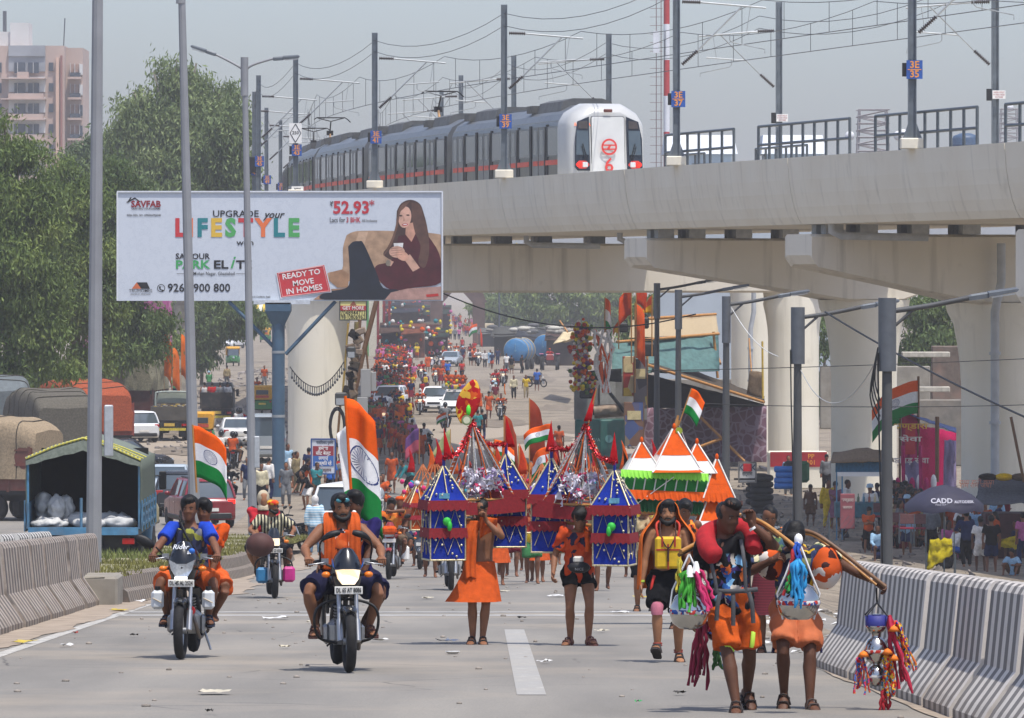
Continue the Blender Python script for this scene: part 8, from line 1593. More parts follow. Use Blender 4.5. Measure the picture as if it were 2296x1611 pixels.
for q,rz,lab,top,bot,wh,kw in(((532,1050),176,'black motorcycle ridden away by a man in grey','shirt:grey','trousers:black','riding away in the traffic',dict(hair='helmet',lit=False,pil=('tee:orange','trousers:brown','helmet'))),((499,1046),178,'motorcycle of the rider with a black backpack','shirt:white','trousers:navy','riding away beside the white sedan',dict(hair='helmet',lit=False)),((514,1140),5,'dark motorcycle coming between the red car and the lamp post','shirt:black','trousers:black','riding toward us beside the red car',dict(hair='helmet',lit=False)),((365,1120),178,'motorcycle before the silver car with two helmeted riders','shirt:sky','trousers:grey','riding behind the silver car',dict(hair='helmet',lit=False,pil=('kurta:cream','lungi:mauve','helmet'))),((575,900),0,'motorcycle of the rider in orange by the yellow auto','tee:orange','trousers:brown','riding by the yellow auto rickshaw',{}),((598,1005),178,'motorcycle behind the twin lamp post','tee:maroon','trousers:navy','riding behind the twin lamp post',dict(hair='helmet',lit=False)),((540,985),180,'motorcycle ahead of the white sedan','tee:red','trousers:black','riding ahead of the white sedan',dict(hair='helmet',lit=False,pil=('shirt:white','trousers:navy','helmet'))),((560,992),180,'blue motorcycle beside the one ahead of the sedan','tee:blue','trousers:black','riding beside the red tee',dict(hair='helmet',lit=False,bc='#2a3a6a'))):
    rider(q,rz,lab,top,bot,wh,**kw)
for i,(q,pose,rz,top,bot,wh,hr) in enumerate(((zA(920,1320),'st',120,'tee:black','trousers:black','beside the white car and trucks','short'),(zC(610,1700),'st',150,'shirt:white','trousers:navy','beside the steel post as traffic police','short'),(zC(553,1760),'st',10,'shirt:cream','trousers:black','beside the twin lamp post','short'),(zC(440,1700),'st',0,'tee:navy','trousers:grey','behind the twin lamp post','short'),(zA(1330,900),'st',180,'shirt:navy','trousers:grey','beyond the pickup','short'),(zA(1450,900),'st',180,'tee:green','trousers:navy','beyond the pickup','short'),(zC(790,1600),'bend',40,'shirt:white','trousers:brown','under the police board','short'),(zC(840,1640),'st',60,'kurta:khaki','trousers:khaki','under the police board','short'),(zC(890,1660),'bend',90,'tee:black','trousers:black','under the police board','short'),(zC(950,1600),'st',200,'tee:navy','trousers:orange','under the police board','short'),(zC(1010,1750),'fold',20,'shirt:teal','trousers:brown','before the police board','short'),(zC(930,1780),'bend',-40,'tee:black','shorts:white','before the police board','long'),(zC(1130,1700),'st',200,'tee:blue','trousers:black','right of the police board','short'),(zC(1165,1690),'st',160,'tee:grey','trousers:black','right of the police board','short'),(zC(1205,1660),'point',0,'tee:red','trousers:brown','right of the police board','short'),(zC(760,1750),'st',0,'tee:grey','trousers:grey','left of the police board','short'),(zC(770,1560),'st',30,'shirt:sky','trousers:grey','behind the steel post','short'),(zC(580,760),'st',0,'tee:orange','trousers:grey','by the far yellow auto rickshaw','short'),(zC(120,760),'sit',180,'shirt:green','trousers:khaki','riding on a loaded cart in the traffic','turban'),(zC(270,760),'st',180,'shirt:khaki','trousers:grey','by the far traffic','short'))): who(q,pose,rz,top,bot,wh,hr,1.68,1+(i%2))
for k,(px,py) in enumerate(((465,985),(418,985),(590,1180),(602,1192),(612,1176))): 
    if k>1: bike(['','','parked motorcycle by the twin lamp post','second parked motorcycle by the twin lamp post','third parked motorcycle by the twin lamp post'][k],on(px,172-k),R(150+20*k),'std','#17181b','#17181b',False,None,'up',False,None,False)
for k,(x,y) in enumerate(((1360,700),(1500,690),(1550,660),(1240,760),(1430,770))): 
    p=P(*zA(x,y+150),300+k*6); flag('flag',['orange pennant leaning over the pickup','orange pennant on the traffic side of the leaning pole','tallest orange pennant beside the leaning pole','small orange pennant beyond the orange tarpaulin','short orange pennant above the pickup frame'][k],p,3.2,.5,2.2,['#c4611c'],wave=.08,ang=.4,droop=1.2,seed=k,polem=BAM)
t=T('umbrella','faded yellow and white umbrella far up the left road','umbrella',P(*zA(2180,300),560)); b=MB(); n=16; b.lathe([(1.5,1.6),(1.1,2.0),(.5,2.25),(0,2.3)],n=16,caps=False); b.build('canopy',stripes('#c8a83a','#c8c4b4',.8,0),t); b=MB(); b.tube([(0,0,0),(0,0,2.3)],.03,5); b.build('umbrella_pole',STEEL,t)
t=T('hoarding','pink and brown painted hoarding under the trees','hoarding',P(*zA(1050,560),345)); b=MB(); b.box((0,0,2.2),(5.5,.2,4.4)); b.build('board',pattern(['#a8588a','#8a7a6a','#b87a9a','#98886a'],1.2,2),t); b=MB(); b.box((0,-.15,4.4),(5.6,.1,.15)); b.build('rail',BAM2,t)
# ================= tent, stalls and crowd beside the viaduct
def quad(name,m,par,A,B_,C_,D_,nu=10,nv=10,sagv=.15,th=.02,wr=.04,seed=0):
    A,B_,C_,D_=[V(p) for p in(A,B_,C_,D_)]
    return sheetpart(name,m,par,lambda u,v:A.lerp(B_,u).lerp(D_.lerp(C_,u),v)+V((0,wr*noise.noise(V((u*7+seed,v*7,0)))*2,-sagv*math.sin(math.pi*u)*math.sin(math.pi*v)+wr*noise.noise(V((u*9,v*6+seed,3))))),nu,nv,th)
TY=234.; tt=T('roadside_tent','roadside tent of beige and green tarpaulins with a pink patterned wall','tent'); e=lambda x,y,Y=TY:P(*zE(x,y),Y+27 if Y<250 else Y)
def pole(par,a,c,r=.06,m=BAM,nm='bamboo_pole'): b=MB(); b.tube([a,c],r,6); return b.build(nm,m,par)
quad('beige_tarpaulin',cloth('#a89678',.15),tt,e(560,400,246),e(1262,360,248),e(1285,520,240),e(540,545,236),14,8,.2,wr=.08)
quad('green_tarpaulin',mat('#4a6a66',.7,0,.25,4,.3,12),tt,e(400,590,236),e(1280,520,240),e(1290,820,238),e(400,850,233),16,10,.0,wr=.12,seed=4)
quad('black_roof',cloth('#4a4238',.3),tt,e(690,770,232),e(1660,1075,228),e(1660,1040,240),e(900,760,246),14,8,.1,.12,.06,7)
quad('black_underlay',cloth('#141414',.2),tt,e(700,850,234),e(1660,1100,230),e(1655,1110,232),e(690,1130,235),12,6,.0,.05)
t_=NT('lattice_cloth'); vo=t_.n('TexVoronoi',feature='DISTANCE_TO_EDGE',_Scale=2.6); t_.l(t_.co(),vo.inputs['Vector']); t_.set(t_.mix(t_.ramp(vo.outputs['Distance'],(.06,0.),(.1,1.)),'#94808c',t_.ramp(t_.noise(.8),(.3,'#6a4a58'),(.7,'#7a5866'))),.85)
quad('patterned_cloth',t_.m,tt,e(690,1130,238),e(1680,1105,236),e(1680,1640,236),e(690,1640,238),20,8,0,.01,.12,2)
quad('patterned_cloth',t_.m,tt,e(640,1100,232),e(800,1150,232),e(780,1640,232),e(640,1640,232),5,8,0,.01,.12,3)
for a,c in((e(700,385,246),e(1262,350,248)),(e(440,580,235),e(1285,512,239)),(e(1160,360,248),e(1295,760,240)),(e(1240,495,239),e(1275,880,239)),(e(1090,1160,231),e(1500,1570,229)),(e(690,770,231),e(1660,1080,227)),(e(1110,1455,230),e(1310,1380,230)),(e(690,600,235),e(690,1640,235))): pole(tt,a,c,.07)
quad('grass_shade',cloth('#6a5a48',.3),tt,e(1540,820,232),e(1655,830,232),e(1655,1060,232),e(1515,1010,232),5,5); pole(tt,e(1535,550,233),e(1555,830,232),.04); pole(tt,e(1645,575,219),e(1650,1050,219),.05,mat('#b89a3a',.7))
for i,(x0,y0,x1,y1,cs,lb) in enumerate(((490,700,585,1030,['#9c2a26','#c8b48a','#a83a30','#c8a83a'],'red and yellow poster board hanging at the tent corner'),(580,720,690,1130,['#4a484c','#4a484c','#6a6468','#a89a4a'],'dark grey poster board hanging at the tent corner'),(500,1075,660,1440,['#5a5a7a','#7a5a4a','#4a5a8a','#8a7a6a'],'bluish printed banner below the poster boards'))):
    a,c=e(x0,y0,229),e(x1,y1,229); t=T('poster_board',lb,'poster',((a.x+c.x)/2,256-i*.3,(a.z+c.z)/2)); b=MB(); b.box((0,0,0),(c.x-a.x,.06,a.z-c.z),ch=.02); b.build('board',pattern(cs,1.6,1,i),t); b=MB(); b.box((0,-.04,(a.z-c.z)*.2),((c.x-a.x)*.7,.02,(a.z-c.z)*.2)); b.build('printed_panel',mat('#c8b88a',.7,0,.2,5),t)
    b=MB(); [b.box((s*(c.x-a.x)/2,0,0),(.05,.09,a.z-c.z)) for s in(-1,1)]; b.build('frame',BAM2,t)
sb=T('sound_truck','grey sound truck body with black speakers and a rusty cylinder by the tent','truck'); a,c=e(90,860,230),e(690,1225,230); b=MB(); b.box(((a.x+c.x)/2,258.5,(a.z+c.z)/2),(c.x-a.x,2.6,a.z-c.z)); b.build('body',mat('#7d7d7a',.7,0,.2,1.5,dirt=.4),sb)
a2=e(300,900,230); b=MB(); b.box((a2.x+.35,257.1,a2.z-.9),(.7,.1,1.9)); b.build('door_panel',mat('#9a9a96',.6),sb); q0,q1=e(250,1160,229.6),e(500,1140,229.6); b=MB(); b.tube([q0,q1],.3,14); b.build('cylinder',mat('#8a7a6a',.6,.3,.35,3,dirt=.5,dc='#5a3a28'),sb); b=MB(); b.tube([q0-V((.05,0,0)),q0+V((.01,0,0))],.14,10); b.build('nozzle',BLACK,sb); pole(sb,e(380,1000,229),e(520,1180,229),.08,DARK,'brace')
quad('awning',cloth('#3c3c3c'),sb,e(110,830,229),e(480,800,229),e(480,910,229.5),e(110,905,229.5),8,3)
for x0,y0,x1,y1,lb in((130,950,262,1048,'black loudspeaker mounted on the grey sound truck'),(635,585,757,698,'black loudspeaker held up beside the orange banner'),(600,375,705,470,'floodlight lamp above the orange banner'),(455,420,530,500,'floodlight lamp beside the white drapery')):
    a,c=e(x0,y0,228),e(x1,y1,228); t=T('loudspeaker' if 'speaker' in lb else 'floodlight',lb,'loudspeaker' if 'speaker' in lb else 'floodlight',((a.x+c.x)/2,255,(a.z+c.z)/2)); w,h=c.x-a.x,a.z-c.z; b=MB(); b.box((0,0,0),(w,.45,h),ch=.06); b.build('housing',BLACK,t); b=MB(); b.box((0,-.24,0),(w*.8,.03,h*.75),ch=.01); b.build('front_grille',mat('#2a2c2e',.4),t); b=MB(); b.tube([(-w*.4,0,h/2),(-w*.3,0,h*.75),(w*.3,0,h*.75),(w*.4,0,h/2)],.03,5); b.build('bracket',DARK,t)
a,c=e(95,1225,227),e(505,1560,227); t=T('generator','dark green generator cabinet standing before the sound truck','generator',((a.x+c.x)/2,254,0)); b=MB(); b.box((0,1,a.z/2),(c.x-a.x,2,a.z),ch=.05); b.build('cabinet',mat('#1f5a52',.5,0,.12,1,dirt=.2),t); b=MB(); b.tube([(.4,-.01,a.z-.85),(.4,-.03,a.z-.85)],.18,14); b.build('round_sticker',mat('#5a8a86',.5),t); text('KVA',.22,(-.2,-.02,a.z-.9),mat('#8ab0a8',.6,0,0),t)
b=MB(); b.box((0,-.01,a.z*.5),(.02,.02,a.z*.9)); b.build('door_gap',BLACK,t)
g=random.Random(9); t=T('flower_garland','thick hanging garland of yellow, orange and purple flowers at the tent','garland',e(220,420,227)); 
for k in range(240):
    u=g.random(); p=V((-.35-.45*u+.9*u*g.random()*.9+g.gauss(0,.22),g.gauss(0,.2),-3.0*u+g.gauss(0,.15))); b=MB(); b.ell(p,g.uniform(.07,.12),6,4); b.build('flower',cloth(g.choice(['#d8c02a','#d4611c','#6a3a6a','#c8a82a','#a83a30','#d8d0c8','#4f6a34','#c84a1c'])),t)
t=T('drapery','white and orange cloth bundled round the post of the tent','cloth',e(330,480,226)); 
for k in range(9): b=MB(); b.tube(crom([(g.uniform(-.6,.5),g.uniform(-.3,.2),0),(g.uniform(-.4,.6),-.3,-.8),(g.uniform(-.4,.4),0,-1.6),(g.uniform(-.1,.3),0,-2.8)],4),[.06]*6+[.1]*4+[.06]*3,7); b.build('cloth_fold',cloth(['#c8c6c4','#c4511c'][k%3==0]),t)
for lab,x,y0,y1,w,h,cols,ang,sd,sh in(('narrow tricolour hanging from a stick left of the tent',340,210,500,.35,1.5,TRI,.3,1,'rect'),('large orange flag above the tent corner',560,110,760,.65,1.3,['#c4481c'],2.7,2,'rect'),('orange pennant with yellow border above the tent',730,190,700,.65,.85,['#c4481c','#c8981c'],2.9,3,'tri'),('long orange and white banner hanging before the tent',590,255,1000,.5,2.4,['#c4511c'],.15,4,'rect'),('small orange and yellow flag beside the white drapery',455,400,640,.4,.6,['#c4511c','#c8a01c'],2.6,5,'tri'),('second orange flag at the very top of the tent',600,90,700,.55,.9,['#b83c1c'],.4,6,'rect')):
    a=e(x,y1,227-sd*.3); c=e(x,y0,227-sd*.3); flag('flag' if 'tri' not in lab else 'national_flag',lab,a,c.z-a.z,w,h,cols,wave=.12,ang=ang,droop=.9,seed=sd,shape=sh,polem=BAM,pr=.03)
# pier feet, cart, shamiana, walls
r=lambda x,y,Y:P(*zR(x,y),Y)
t=T('pier_plinth','red painted plinth of the second pier lettered PP 101','plinth',(11.6,231,0)); b=MB(); b.box((0,0,.75),(2.4,1.6,1.5),ch=.05); b.build('plinth_body',PIERM,t); b=MB(); b.box((0,-.82,1.2),(2.3,.03,.6)); b.build('red_band',mat('#9c2028',.6,0,.15,2),t); text('PP',.26,(.5,-.85,1.32),ORG,t,bold=.02); text('101',.26,(.5,-.85,1.07),ORG,t,bold=.02)
p=r(780,1000,186); t=T('vendor_cart','blue vendor cart with a tarpaulin awning under the pier','cart',(p.x,186,0)); BLP=mat('#4a86a8',.6,0,.2,3,dirt=.3)
t.scale=(.6,.8,1)
for x in(-1.35,-1.05,1.25,1.5): b=MB(); b.box((x,0,1.3),(.07,.07,2.6)); b.build('post',BLP,t)
b=MB(); b.box((0,0,1.0),(2.9,1.2,.5),ch=.03); b.build('counter',mat('#2f5a66',.6,0,.3,6),t); b=MB(); b.box((0,-.45,2.45),(2.9,.06,.42)); b.build('name_board',mat('#1f5a78',.6,0,.3,10),t); b=MB(); b.box((0,-.47,2.17),(2.7,.04,.14)); b.build('lace_trim',WHITE,t)
quad('awning',cloth('#7a6a58'),t,(-1.75,-.8,2.55),(1.7,-.8,2.6),(1.6,.7,2.9),(-1.5,.7,2.85),10,5,-.25,.03); 
for k in range(8): b=MB(); b.lathe([(.07,0),(.07,.16),(.03,.2),(.03,.28)],(-1.1+.3*k,-.35,1.25),8); b.build('jar',mat(['#4a7a8a','#8a4a3a','#c8b48a','#5a6a4a'][k%4],.3),t)
for x in(-1,1): wheel(t,x,-.5,.35,.08)
sh=T('shamiana','pink and magenta cloth marquee with lavender curtains between the piers','marquee'); MG=cloth('#9c1848',.2); MK=cloth('#b8306a',.15); LV=cloth('#8a80a0',.1)
r2_=lambda x,y,Y=200:P(*zG(x,y),Y)
quad('magenta_wall',MG,sh,r2_(1250,1060,204),r2_(1500,1110,206),r2_(1500,1560,206),r2_(1250,1560,204),14,6,0,.02,.12); quad('pink_curtain',MK,sh,r2_(1125,960),r2_(1250,1000),r2_(1255,1330),r2_(1125,1320),8,8,0,.02,.1,3); quad('lavender_curtain',LV,sh,r2_(1150,1310,199),r2_(1245,1310,199),r2_(1250,1600,199),r2_(1140,1600,199),8,6,0,.02,.1); quad('lavender_curtain',LV,sh,r2_(1420,1160,203),r2_(1500,1165,203),r2_(1500,1560,203),r2_(1410,1560,203),6,6,0,.02,.1,5)
for x in(1130,1250): quad('pink_drape',MK,sh,r2_(x-8,1200,198),r2_(x+14,1200,198),r2_(x+22,1570,198),r2_(x-4,1570,198),3,8,0,.03,.06)
quad('blue_roof',cloth('#6a78a0'),sh,r2_(1160,975,200),r2_(1500,1080,203),r2_(1500,1110,202),r2_(1240,1010,199.5),10,3,0,.04)
for x in(1112,1240): pole(sh,r2_(x,720 if x>1200 else 880),r2_(x,1600),.05,BAM2)
pole(sh,r2_(1370,1000,199),r2_(1370,1450,199),.08,BAM2)
a,c=r2_(1150,1050,198.5),r2_(1220,1260,198.5); t=T('hindi_banner','red hindi banner hung on the pink marquee','banner',((a.x+c.x)/2,198.5,(a.z+c.z)/2)); b=MB(); b.box((0,0,0),(c.x-a.x,.04,a.z-c.z)); b.build('banner_cloth',mat('#b8303a',.7,0,.1),t); fitx('भण्डारा',1.2,.2,0,.45,'#d8a83a',t); fitx('सेवा',.8,.18,0,.0,'#d8d0c8',t); fitx('कांवड़ सेवा',1.3,.2,0,-.75,'#d8d0c8',t)
for k in range(7): b=MB(); b.ell((-.7+.25*k,-.1,-1.5-.1*(k%2)),(.11,.1,.28),7,6); b.build('cloth_tassel',[WHITE,MK][k%2],t)
for lab,x,y,Y,w,h,ang,sd in(('tricolour flying left above the pink marquee',1237,745,198,1.75,1.15,2.95,7),('small tricolour hanging beside the lamp post at the marquee',1090,785,199,1.0,1.3,2.2,8)):
    a=r2_(x+(20 if sd==8 else 5),1000,Y); flag('national_flag',lab,a,r2_(x,y,Y).z-a.z,w,h,TRI,wave=.1,ang=ang,droop=.55,seed=sd,chakra=sd==7,polem=BAM2,pr=.025)
br=mat('#6e6258',.9,0,.35,2,.8,8,dirt=.6,dc='#8a6a5a')
def wallb(lab,x0,y0,x1,y1,Y,m=br,nm='brick_wall'): a,c=P(*zG(x0,y0),Y),P(*zG(x1,y1),Y); b=MB(); b.box((0,0,(a.z)/2),(c.x-a.x,.6,a.z),ch=.05); return tag(b.build(nm,m,None,((a.x+c.x)/2,Y,0)),lab,'wall')
wallb('ruined brick wall corner standing between the two big piers',1330,510,1560,900,268); wallb('low grey wall behind the marquee',1120,880,1600,1000,258,mat('#77726a',.9,0,.3,2,dirt=.5)); wallb('long boundary wall far behind the piers',560,650,1320,760,320,mat('#8a8478',.9,0,.3,1,dirt=.5),'boundary_wall'); wallb('pale boundary wall behind the tent and piers',-500,740,600,900,340,mat('#7f7a70',.9,0,.3,1,dirt=.5),'boundary_wall')
for k,(x,y) in enumerate(((1290,570),(1290,810))): a=P(*zG(x,y),262); b=MB(); b.box((0,0,0),(2.2,.8,.25),ch=.03); tag(b.build('concrete_slab',mat('#b0aa9c',.8),None,a),['thin pale ledge sticking out of the brick ruin','pale roof slab edge behind the tricolour'][k],'slab')
# umbrella, chairs, goods
p=r(1550,720,164); t=T('umbrella','large dark violet parasol printed CADD over the crowd','umbrella',(p.x,164,p.z-1.7)); UM=mat('#2b2a3e',.7,0,.15,4); b=MB(); n=16; rings=[[V((r_*math.cos(2*math.pi*k/n),r_*math.sin(2*math.pi*k/n),z-.06*(k%2)*r_)) for k in range(n)] for r_,z in((1.15,1.55),(1.14,1.72),(.8,2.0),(.4,2.2),(.02,2.28))]; b.loft(rings,False); b.build('canopy',UM,t); pole(t,V((0,0,-.3)),V((0,0,2.3)),.025,STEEL,'umbrella_pole'); text('CADD',.22,(-.15,-1.04,1.85),mat('#b8b8c4',.6,0,0),t,rx=60,bold=.02); text('AUTODESK',.12,(.5,-.95,1.82),mat('#b8b8c4',.6,0,0),t,rx=60,rz=22,bold=.02); text('MASTERS',.09,(-.15,-1.1,1.74),mat('#9a9aa8',.6,0,0),t,rx=62)
t=T('tarpaulin_stall','grey tarpaulin shelter with things on top at the frame edge','stall',r(2150,1000,174)*1); b=MB(); b.box((.6,.8,-.1),(2.6,1.6,1.5)); b.build('stall_box',mat('#4a2a2c',.8,0,.3,4),t); quad('tarpaulin',cloth('#5a5c60',.25),t,(-1.0,-.3,.9),(2.2,-.5,1.1),(2.2,1.5,1.6),(-.8,1.4,1.7),12,8,.1,.03,.12); quad('yellow_sheet',cloth('#b8a01c'),t,(-.25,-.5,-.1),(.2,-.5,.0),(.2,-.6,-.4),(-.35,-.6,-.35),6,6,0,.02,.1)
for k in range(5): b=MB(); b.ell((-.6+.5*k,.5,1.75),(.3,.25,.12),9,6); b.build('bundle',cloth(['#2a2420','#c8a01c','#5a4a3a','#6a3a2a','#3a3a3a'][k]),t)
pole(t,V((.5,.3,1.6)),V((.1,.3,3.6)),.05,BAM2,'stick')
t=T('yellow_chair_cover','chair draped with a yellow cloth near the seated man in white','chair',r(1520,1210,160)); quad('yellow_cloth',cloth('#a8981c',.25),t,(-.3,0,.5),(.32,.1,.52),(.32,-.1,.1),(-.42,-.12,-.4),8,8,0,.04,.1); b=MB(); [b.tube([(x,y,-.5),(x,y,.7 if y>0 else .1)],.02,5) for x in(-.4,.4) for y in(-.1,.3)]; b.build('chair_frame',STEEL,t)
for k,(x,y,Y) in enumerate(((1200,1080,172),(1310,1080,173),(1120,1060,176),(950,960,184))):
    p=r(x,y,Y); t=T('chair',['steel chair of the seated row near the parasol','steel chair right of the first in the seated row','steel chair left end of the seated row','dark chair by the white kurta'][k],'chair',(p.x,Y,p.z)); b=MB(); [b.tube([(sx*.22,sy*.2,0),(sx*.22,sy*.2,.9 if sy<0 else .45)],.018,5) for sx in(-1,1) for sy in(-1,1)]; b.build('chair_frame',STEEL,t); b=MB(); b.box((0,0,.46),(.46,.44,.05),ch=.02); b.build('seat',cloth('#7a2a3a'),t); b=MB(); b.box((0,-.2,.75),(.44,.03,.3),ch=.01); b.build('backrest',cloth('#6a4a4a'),t)
for k in range(8):
    p=r(55,545-52*(k//2),196+(k%2)*.5); tag(MB().tube([(-.33,0,0),(-.3,0,0),(.3,0,0),(.33,0,0)],[.06,.11,.11,.06],12).build('water_drum',mat('#2a6ab0',.4,0,.12,3),None,p+V((.05*(k%3),0,0))),'blue roll in the stack by the pier, %s %s'%(['bottom','second','third','top'][k//2],['facing us','at the back'][k%2]),'roll','blue rolls stacked by the pier')
for st,(x,Y) in enumerate(((1600,214),(1640,206))):
    for k in range(5+st): p=on((1450+x/3.2215)/1.147,Y); b=MB(); torus(b,(0,0,0),.32,.12,18,8); o=b.build('stacked_tyre',TYRE,None,(p.x,Y,.14+.235*k)); o.rotation_euler=(0,R(90),0); tag(o,'old tyre number %s from the ground in the %s stack by the sign'%(['one','two','three','four','five','six'][k],['rear','front'][st]),'tyre','stacked old tyres')
t,w,h=board((1900+0/2.6853)/1.147,(1900+118/2.6853)/1.147,(700+1315/2.6853)/1.147,(700+1452/2.6853)/1.147,190,'arrow_board','white board with K K, a red can and an arrow beside the parked motorcycles','#bdbab4','#6a6660'); fitx('K',.2,.22,-w*.36,h*.22,'#3a4a5a',t); fitx('K',.2,.22,w*.36,h*.22,'#3a4a5a',t); fitx('सर्विस',w*.6,.12,0,-.05,'#4a4a4c',t); b=MB(); b.box((0,-.04,h*.24),(.28,.03,.26),ch=.01); b.build('can_picture',RED,t); b=MB(); b.prism([(-.45,-.03),(.25,-.03),(.25,-.08),(.45,0),(.25,.08),(.25,.03),(-.45,.03)],lambda u,v:(u,-.035,v-h*.34),lambda u,v:(u,-.045,v-h*.34)); b.build('arrow',BLACK,t)
for k in range(5): bike(['parked motorcycle beneath the arrow board','parked motorcycle right of the arrow board','parked motorcycle before the mesh fence','parked motorcycle behind the orange kanwar','parked motorcycle at the foot of the lamp post'][k],on(1645+34*k,168+3*(k%2)),R(30+25*(k%3)),'spoke','#1a1b1e','#1a1b1e',False,None,'up',False,None,False)
t=T('mesh_fence','diamond mesh fence panel beside the blue rolls','fence',on(1770,172)); b=MB(); 
for k in range(-6,13): 
    for s in(-1,1): b.tube([(-1.1+k*.18-(0 if s>0 else -0),0,0),(-1.1+k*.18+s*1.1,0,1.3)],.008,3)
b.build('wire_mesh',STEEL,t); b=MB(); [b.tube([(x,0,0),(x,0,1.4)],.03,6) for x in(-1.2,1.2)]; b.build('fence_post',STEEL,t)
p=on(1772,165); tag(MB().lathe([(.22,0),(.3,.75),(.32,.78),(.32,.85)],n=16).build('bin',mat('#2a62a0',.5),None,(p.x,165,p.z+.2)),'blue plastic bin at the foot of the mesh fence','bin')
for k,(x,c) in enumerate(((355,'#26282a'),(440,'#2a5a3a'))): p=P(*zG(x,1380),212); tag(MB().box((0,0,0),(.5,.5,.8),ch=.1).build('drum',mat(c,.6),None,p),['black drum behind the lamp post at the pier','green drum right of the black one'][k],'drum')
p=r(650,780,178); t=T('notice_board','faded red standing board among the group by the cart','sign',(p.x,178,p.z)); b=MB(); b.box((0,0,0),(.46,.05,1.1),ch=.02); b.build('board',mat('#8a4a50',.7,0,.2,4),t); fitx('भण्डारा',.38,.1,0,.35,'#c8b8b0',t); fitx('जलपान',.3,.09,0,.12,'#c8b8b0',t)
for lab,x,y,Y,s_,c in(('rusty hindi scrawl painted on the big right pier',1850,510,166.9,.8,'#a8705a'),('second line of rusty scrawl on the big right pier',1840,540,166.9,.8,'#a8705a')): o=text('राधा रानी कृपा' if 'second' not in lab else 'राम राम जपो',.2,(P(*zR(x,y),Y).x,Y-.1,P(*zR(x,y),Y).z),mat(c,.8,0,0)); tag(o,lab,'writing')
for i,(x,y,pose,rz,top,bot,wh,hr,H) in enumerate(((305,930,'st',0,None,'shorts:brown','standing by the mesh fence','full',1.5),(465,945,'st',20,'shirt:yellow','trousers:yellow','by the vendor cart','short',1.72),(540,960,'fold',-20,'kurta:mauve','lungi:mauve','by the vendor cart','full',1.7),(640,960,'st',70,'tee:white','trousers:grey','by the vendor cart','short',1.76),(860,1010,'st',180,'kurta:white','trousers:white','by the vendor cart','turban',1.75),(845,1180,'fold',5,'tee:orange','shorts:black','standing on the slope before the cart','full',1.5),(930,960,'st',200,'tee:navy','trousers:black','right of the white kurta','short',1.65),(1430,1190,'to',180,'shirt:grey','trousers:black','by the parasol','short',1.68),(1310,1100,'sit',180,'tee:lime','trousers:orange','on a chair near the parasol','long',1.6),(1195,1090,'sit',170,'tee:blue','trousers:grey','on a chair near the parasol','full',1.6),(1560,1000,'st',180,'tee:pink','trousers:brown','under the parasol','short',1.7),(1760,1310,'to2',180,'shirt:navy','trousers:black','right of the parasol','full',1.74),(1890,1350,'st',180,'tee:white','shorts:white','at the shelter','full',1.66),(1990,1360,'st',180,'tee:black','shorts:navy','at the shelter','full',1.72),(1690,1270,'sit',-70,'shirt:white','trousers:blue','on a stool before the crowd','short',1.66),(640,1040,'floor',-60,'tee:mauve','shorts:navy','on the ground before the cart','full',1.1),(2200,1390,'floor',-30,'tee:sky','shorts:brown','on the ground at the shelter','full',1.5),(2290,1300,'st',200,'tee:pink','trousers:navy','at the frame edge','full',1.65),(1120,1000,'st',0,'tee:black','trousers:black','near the pink marquee','full',1.6),(1210,960,'st',20,'shirt:black','trousers:brown','near the pink marquee','long',1.62),(1270,1000,'st',-40,'tee:brown','trousers:navy','near the pink marquee','full',1.58),(1380,1000,'sit',160,'tee:orange','trousers:rust','under the parasol','full',1.6),(1160,1040,'sit',150,'tee:maroon','trousers:black','in the seated row','full',1.6),(1240,1060,'sit',190,'tee:brown','trousers:black','in the seated row','long',1.55),(1640,1060,'st',190,'kurta:rust','lungi:rust','behind the seated man in white','full',1.62),(1850,1200,'st',170,'shirt:sky','trousers:grey','behind the navy shirt','short',1.6),(1930,1150,'st',0,'kurta:orange','lungi:maroon','behind the two at the shelter','long',1.58),(1560,1330,'floor',180,'tee:black','trousers:black','in front of the yellow chair','long',1.5),(455,620,'st',0,'shirt:grey','trousers:black','leaning at the red plinth','full',1.6),(100,640,'st',0,'shirt:sky','trousers:grey','by the parked motorcycles','short',1.62),(990,1130,'floor',-30,'tee:brown','shorts:navy','on the ground by the lamp post','full',1.5))):
    q=zR(x,y); Y=8.75*F/(q[1]-615); who(q,pose,rz,top,bot,wh,hr,H,i%3,'',P(q[0],q[1],Y))
# clutter of poles, cables and boards right of the left pier
ct=T('pole_clutter','tangle of bamboo poles, cables and lamps against the left pier','poles'); c_=lambda x,y,Y=243:P(*zC(x,y),Y)
for x0,y0,x1,y1,r_,m in((1520,0,1390,520,.12,BAM2),(1390,520,1300,950,.12,BAM2),(1275,230,1230,800,.05,mat('#a88a3a',.7)),(1210,900,1170,1380,.06,BAM),(1345,220,1330,900,.12,mat('#7a6a3a',.8)),(1370,200,1330,940,.09,BAM2),(1410,300,1440,620,.05,BAM2)): pole(ct,c_(x0,y0),c_(x1,y1),r_,m)
for k in range(26): b=MB(); p=c_(1350+g.gauss(0,22)-k*2.5,300+k*24); b.box(p,(g.uniform(.15,.5),.3,g.uniform(.12,.55)),rot=M.Rotation(g.uniform(-.7,.7),3,'Y'),ch=.05); b.build('bundle',cloth(g.choice(['#4a4238','#6a5a48','#2a2622','#7a6a58','#8a7a6a'])),ct)
for k in range(4): b=MB(); p=c_(1185,1090,242.5); b.tube([p+V((.35*math.sin(q)*(1-.08*k),-.03*k,.85*math.cos(q)*(1-.05*k))) for q in [2*math.pi*j/16 for j in range(17)]],.03,5); b.build('cable_coil',DARK,ct)
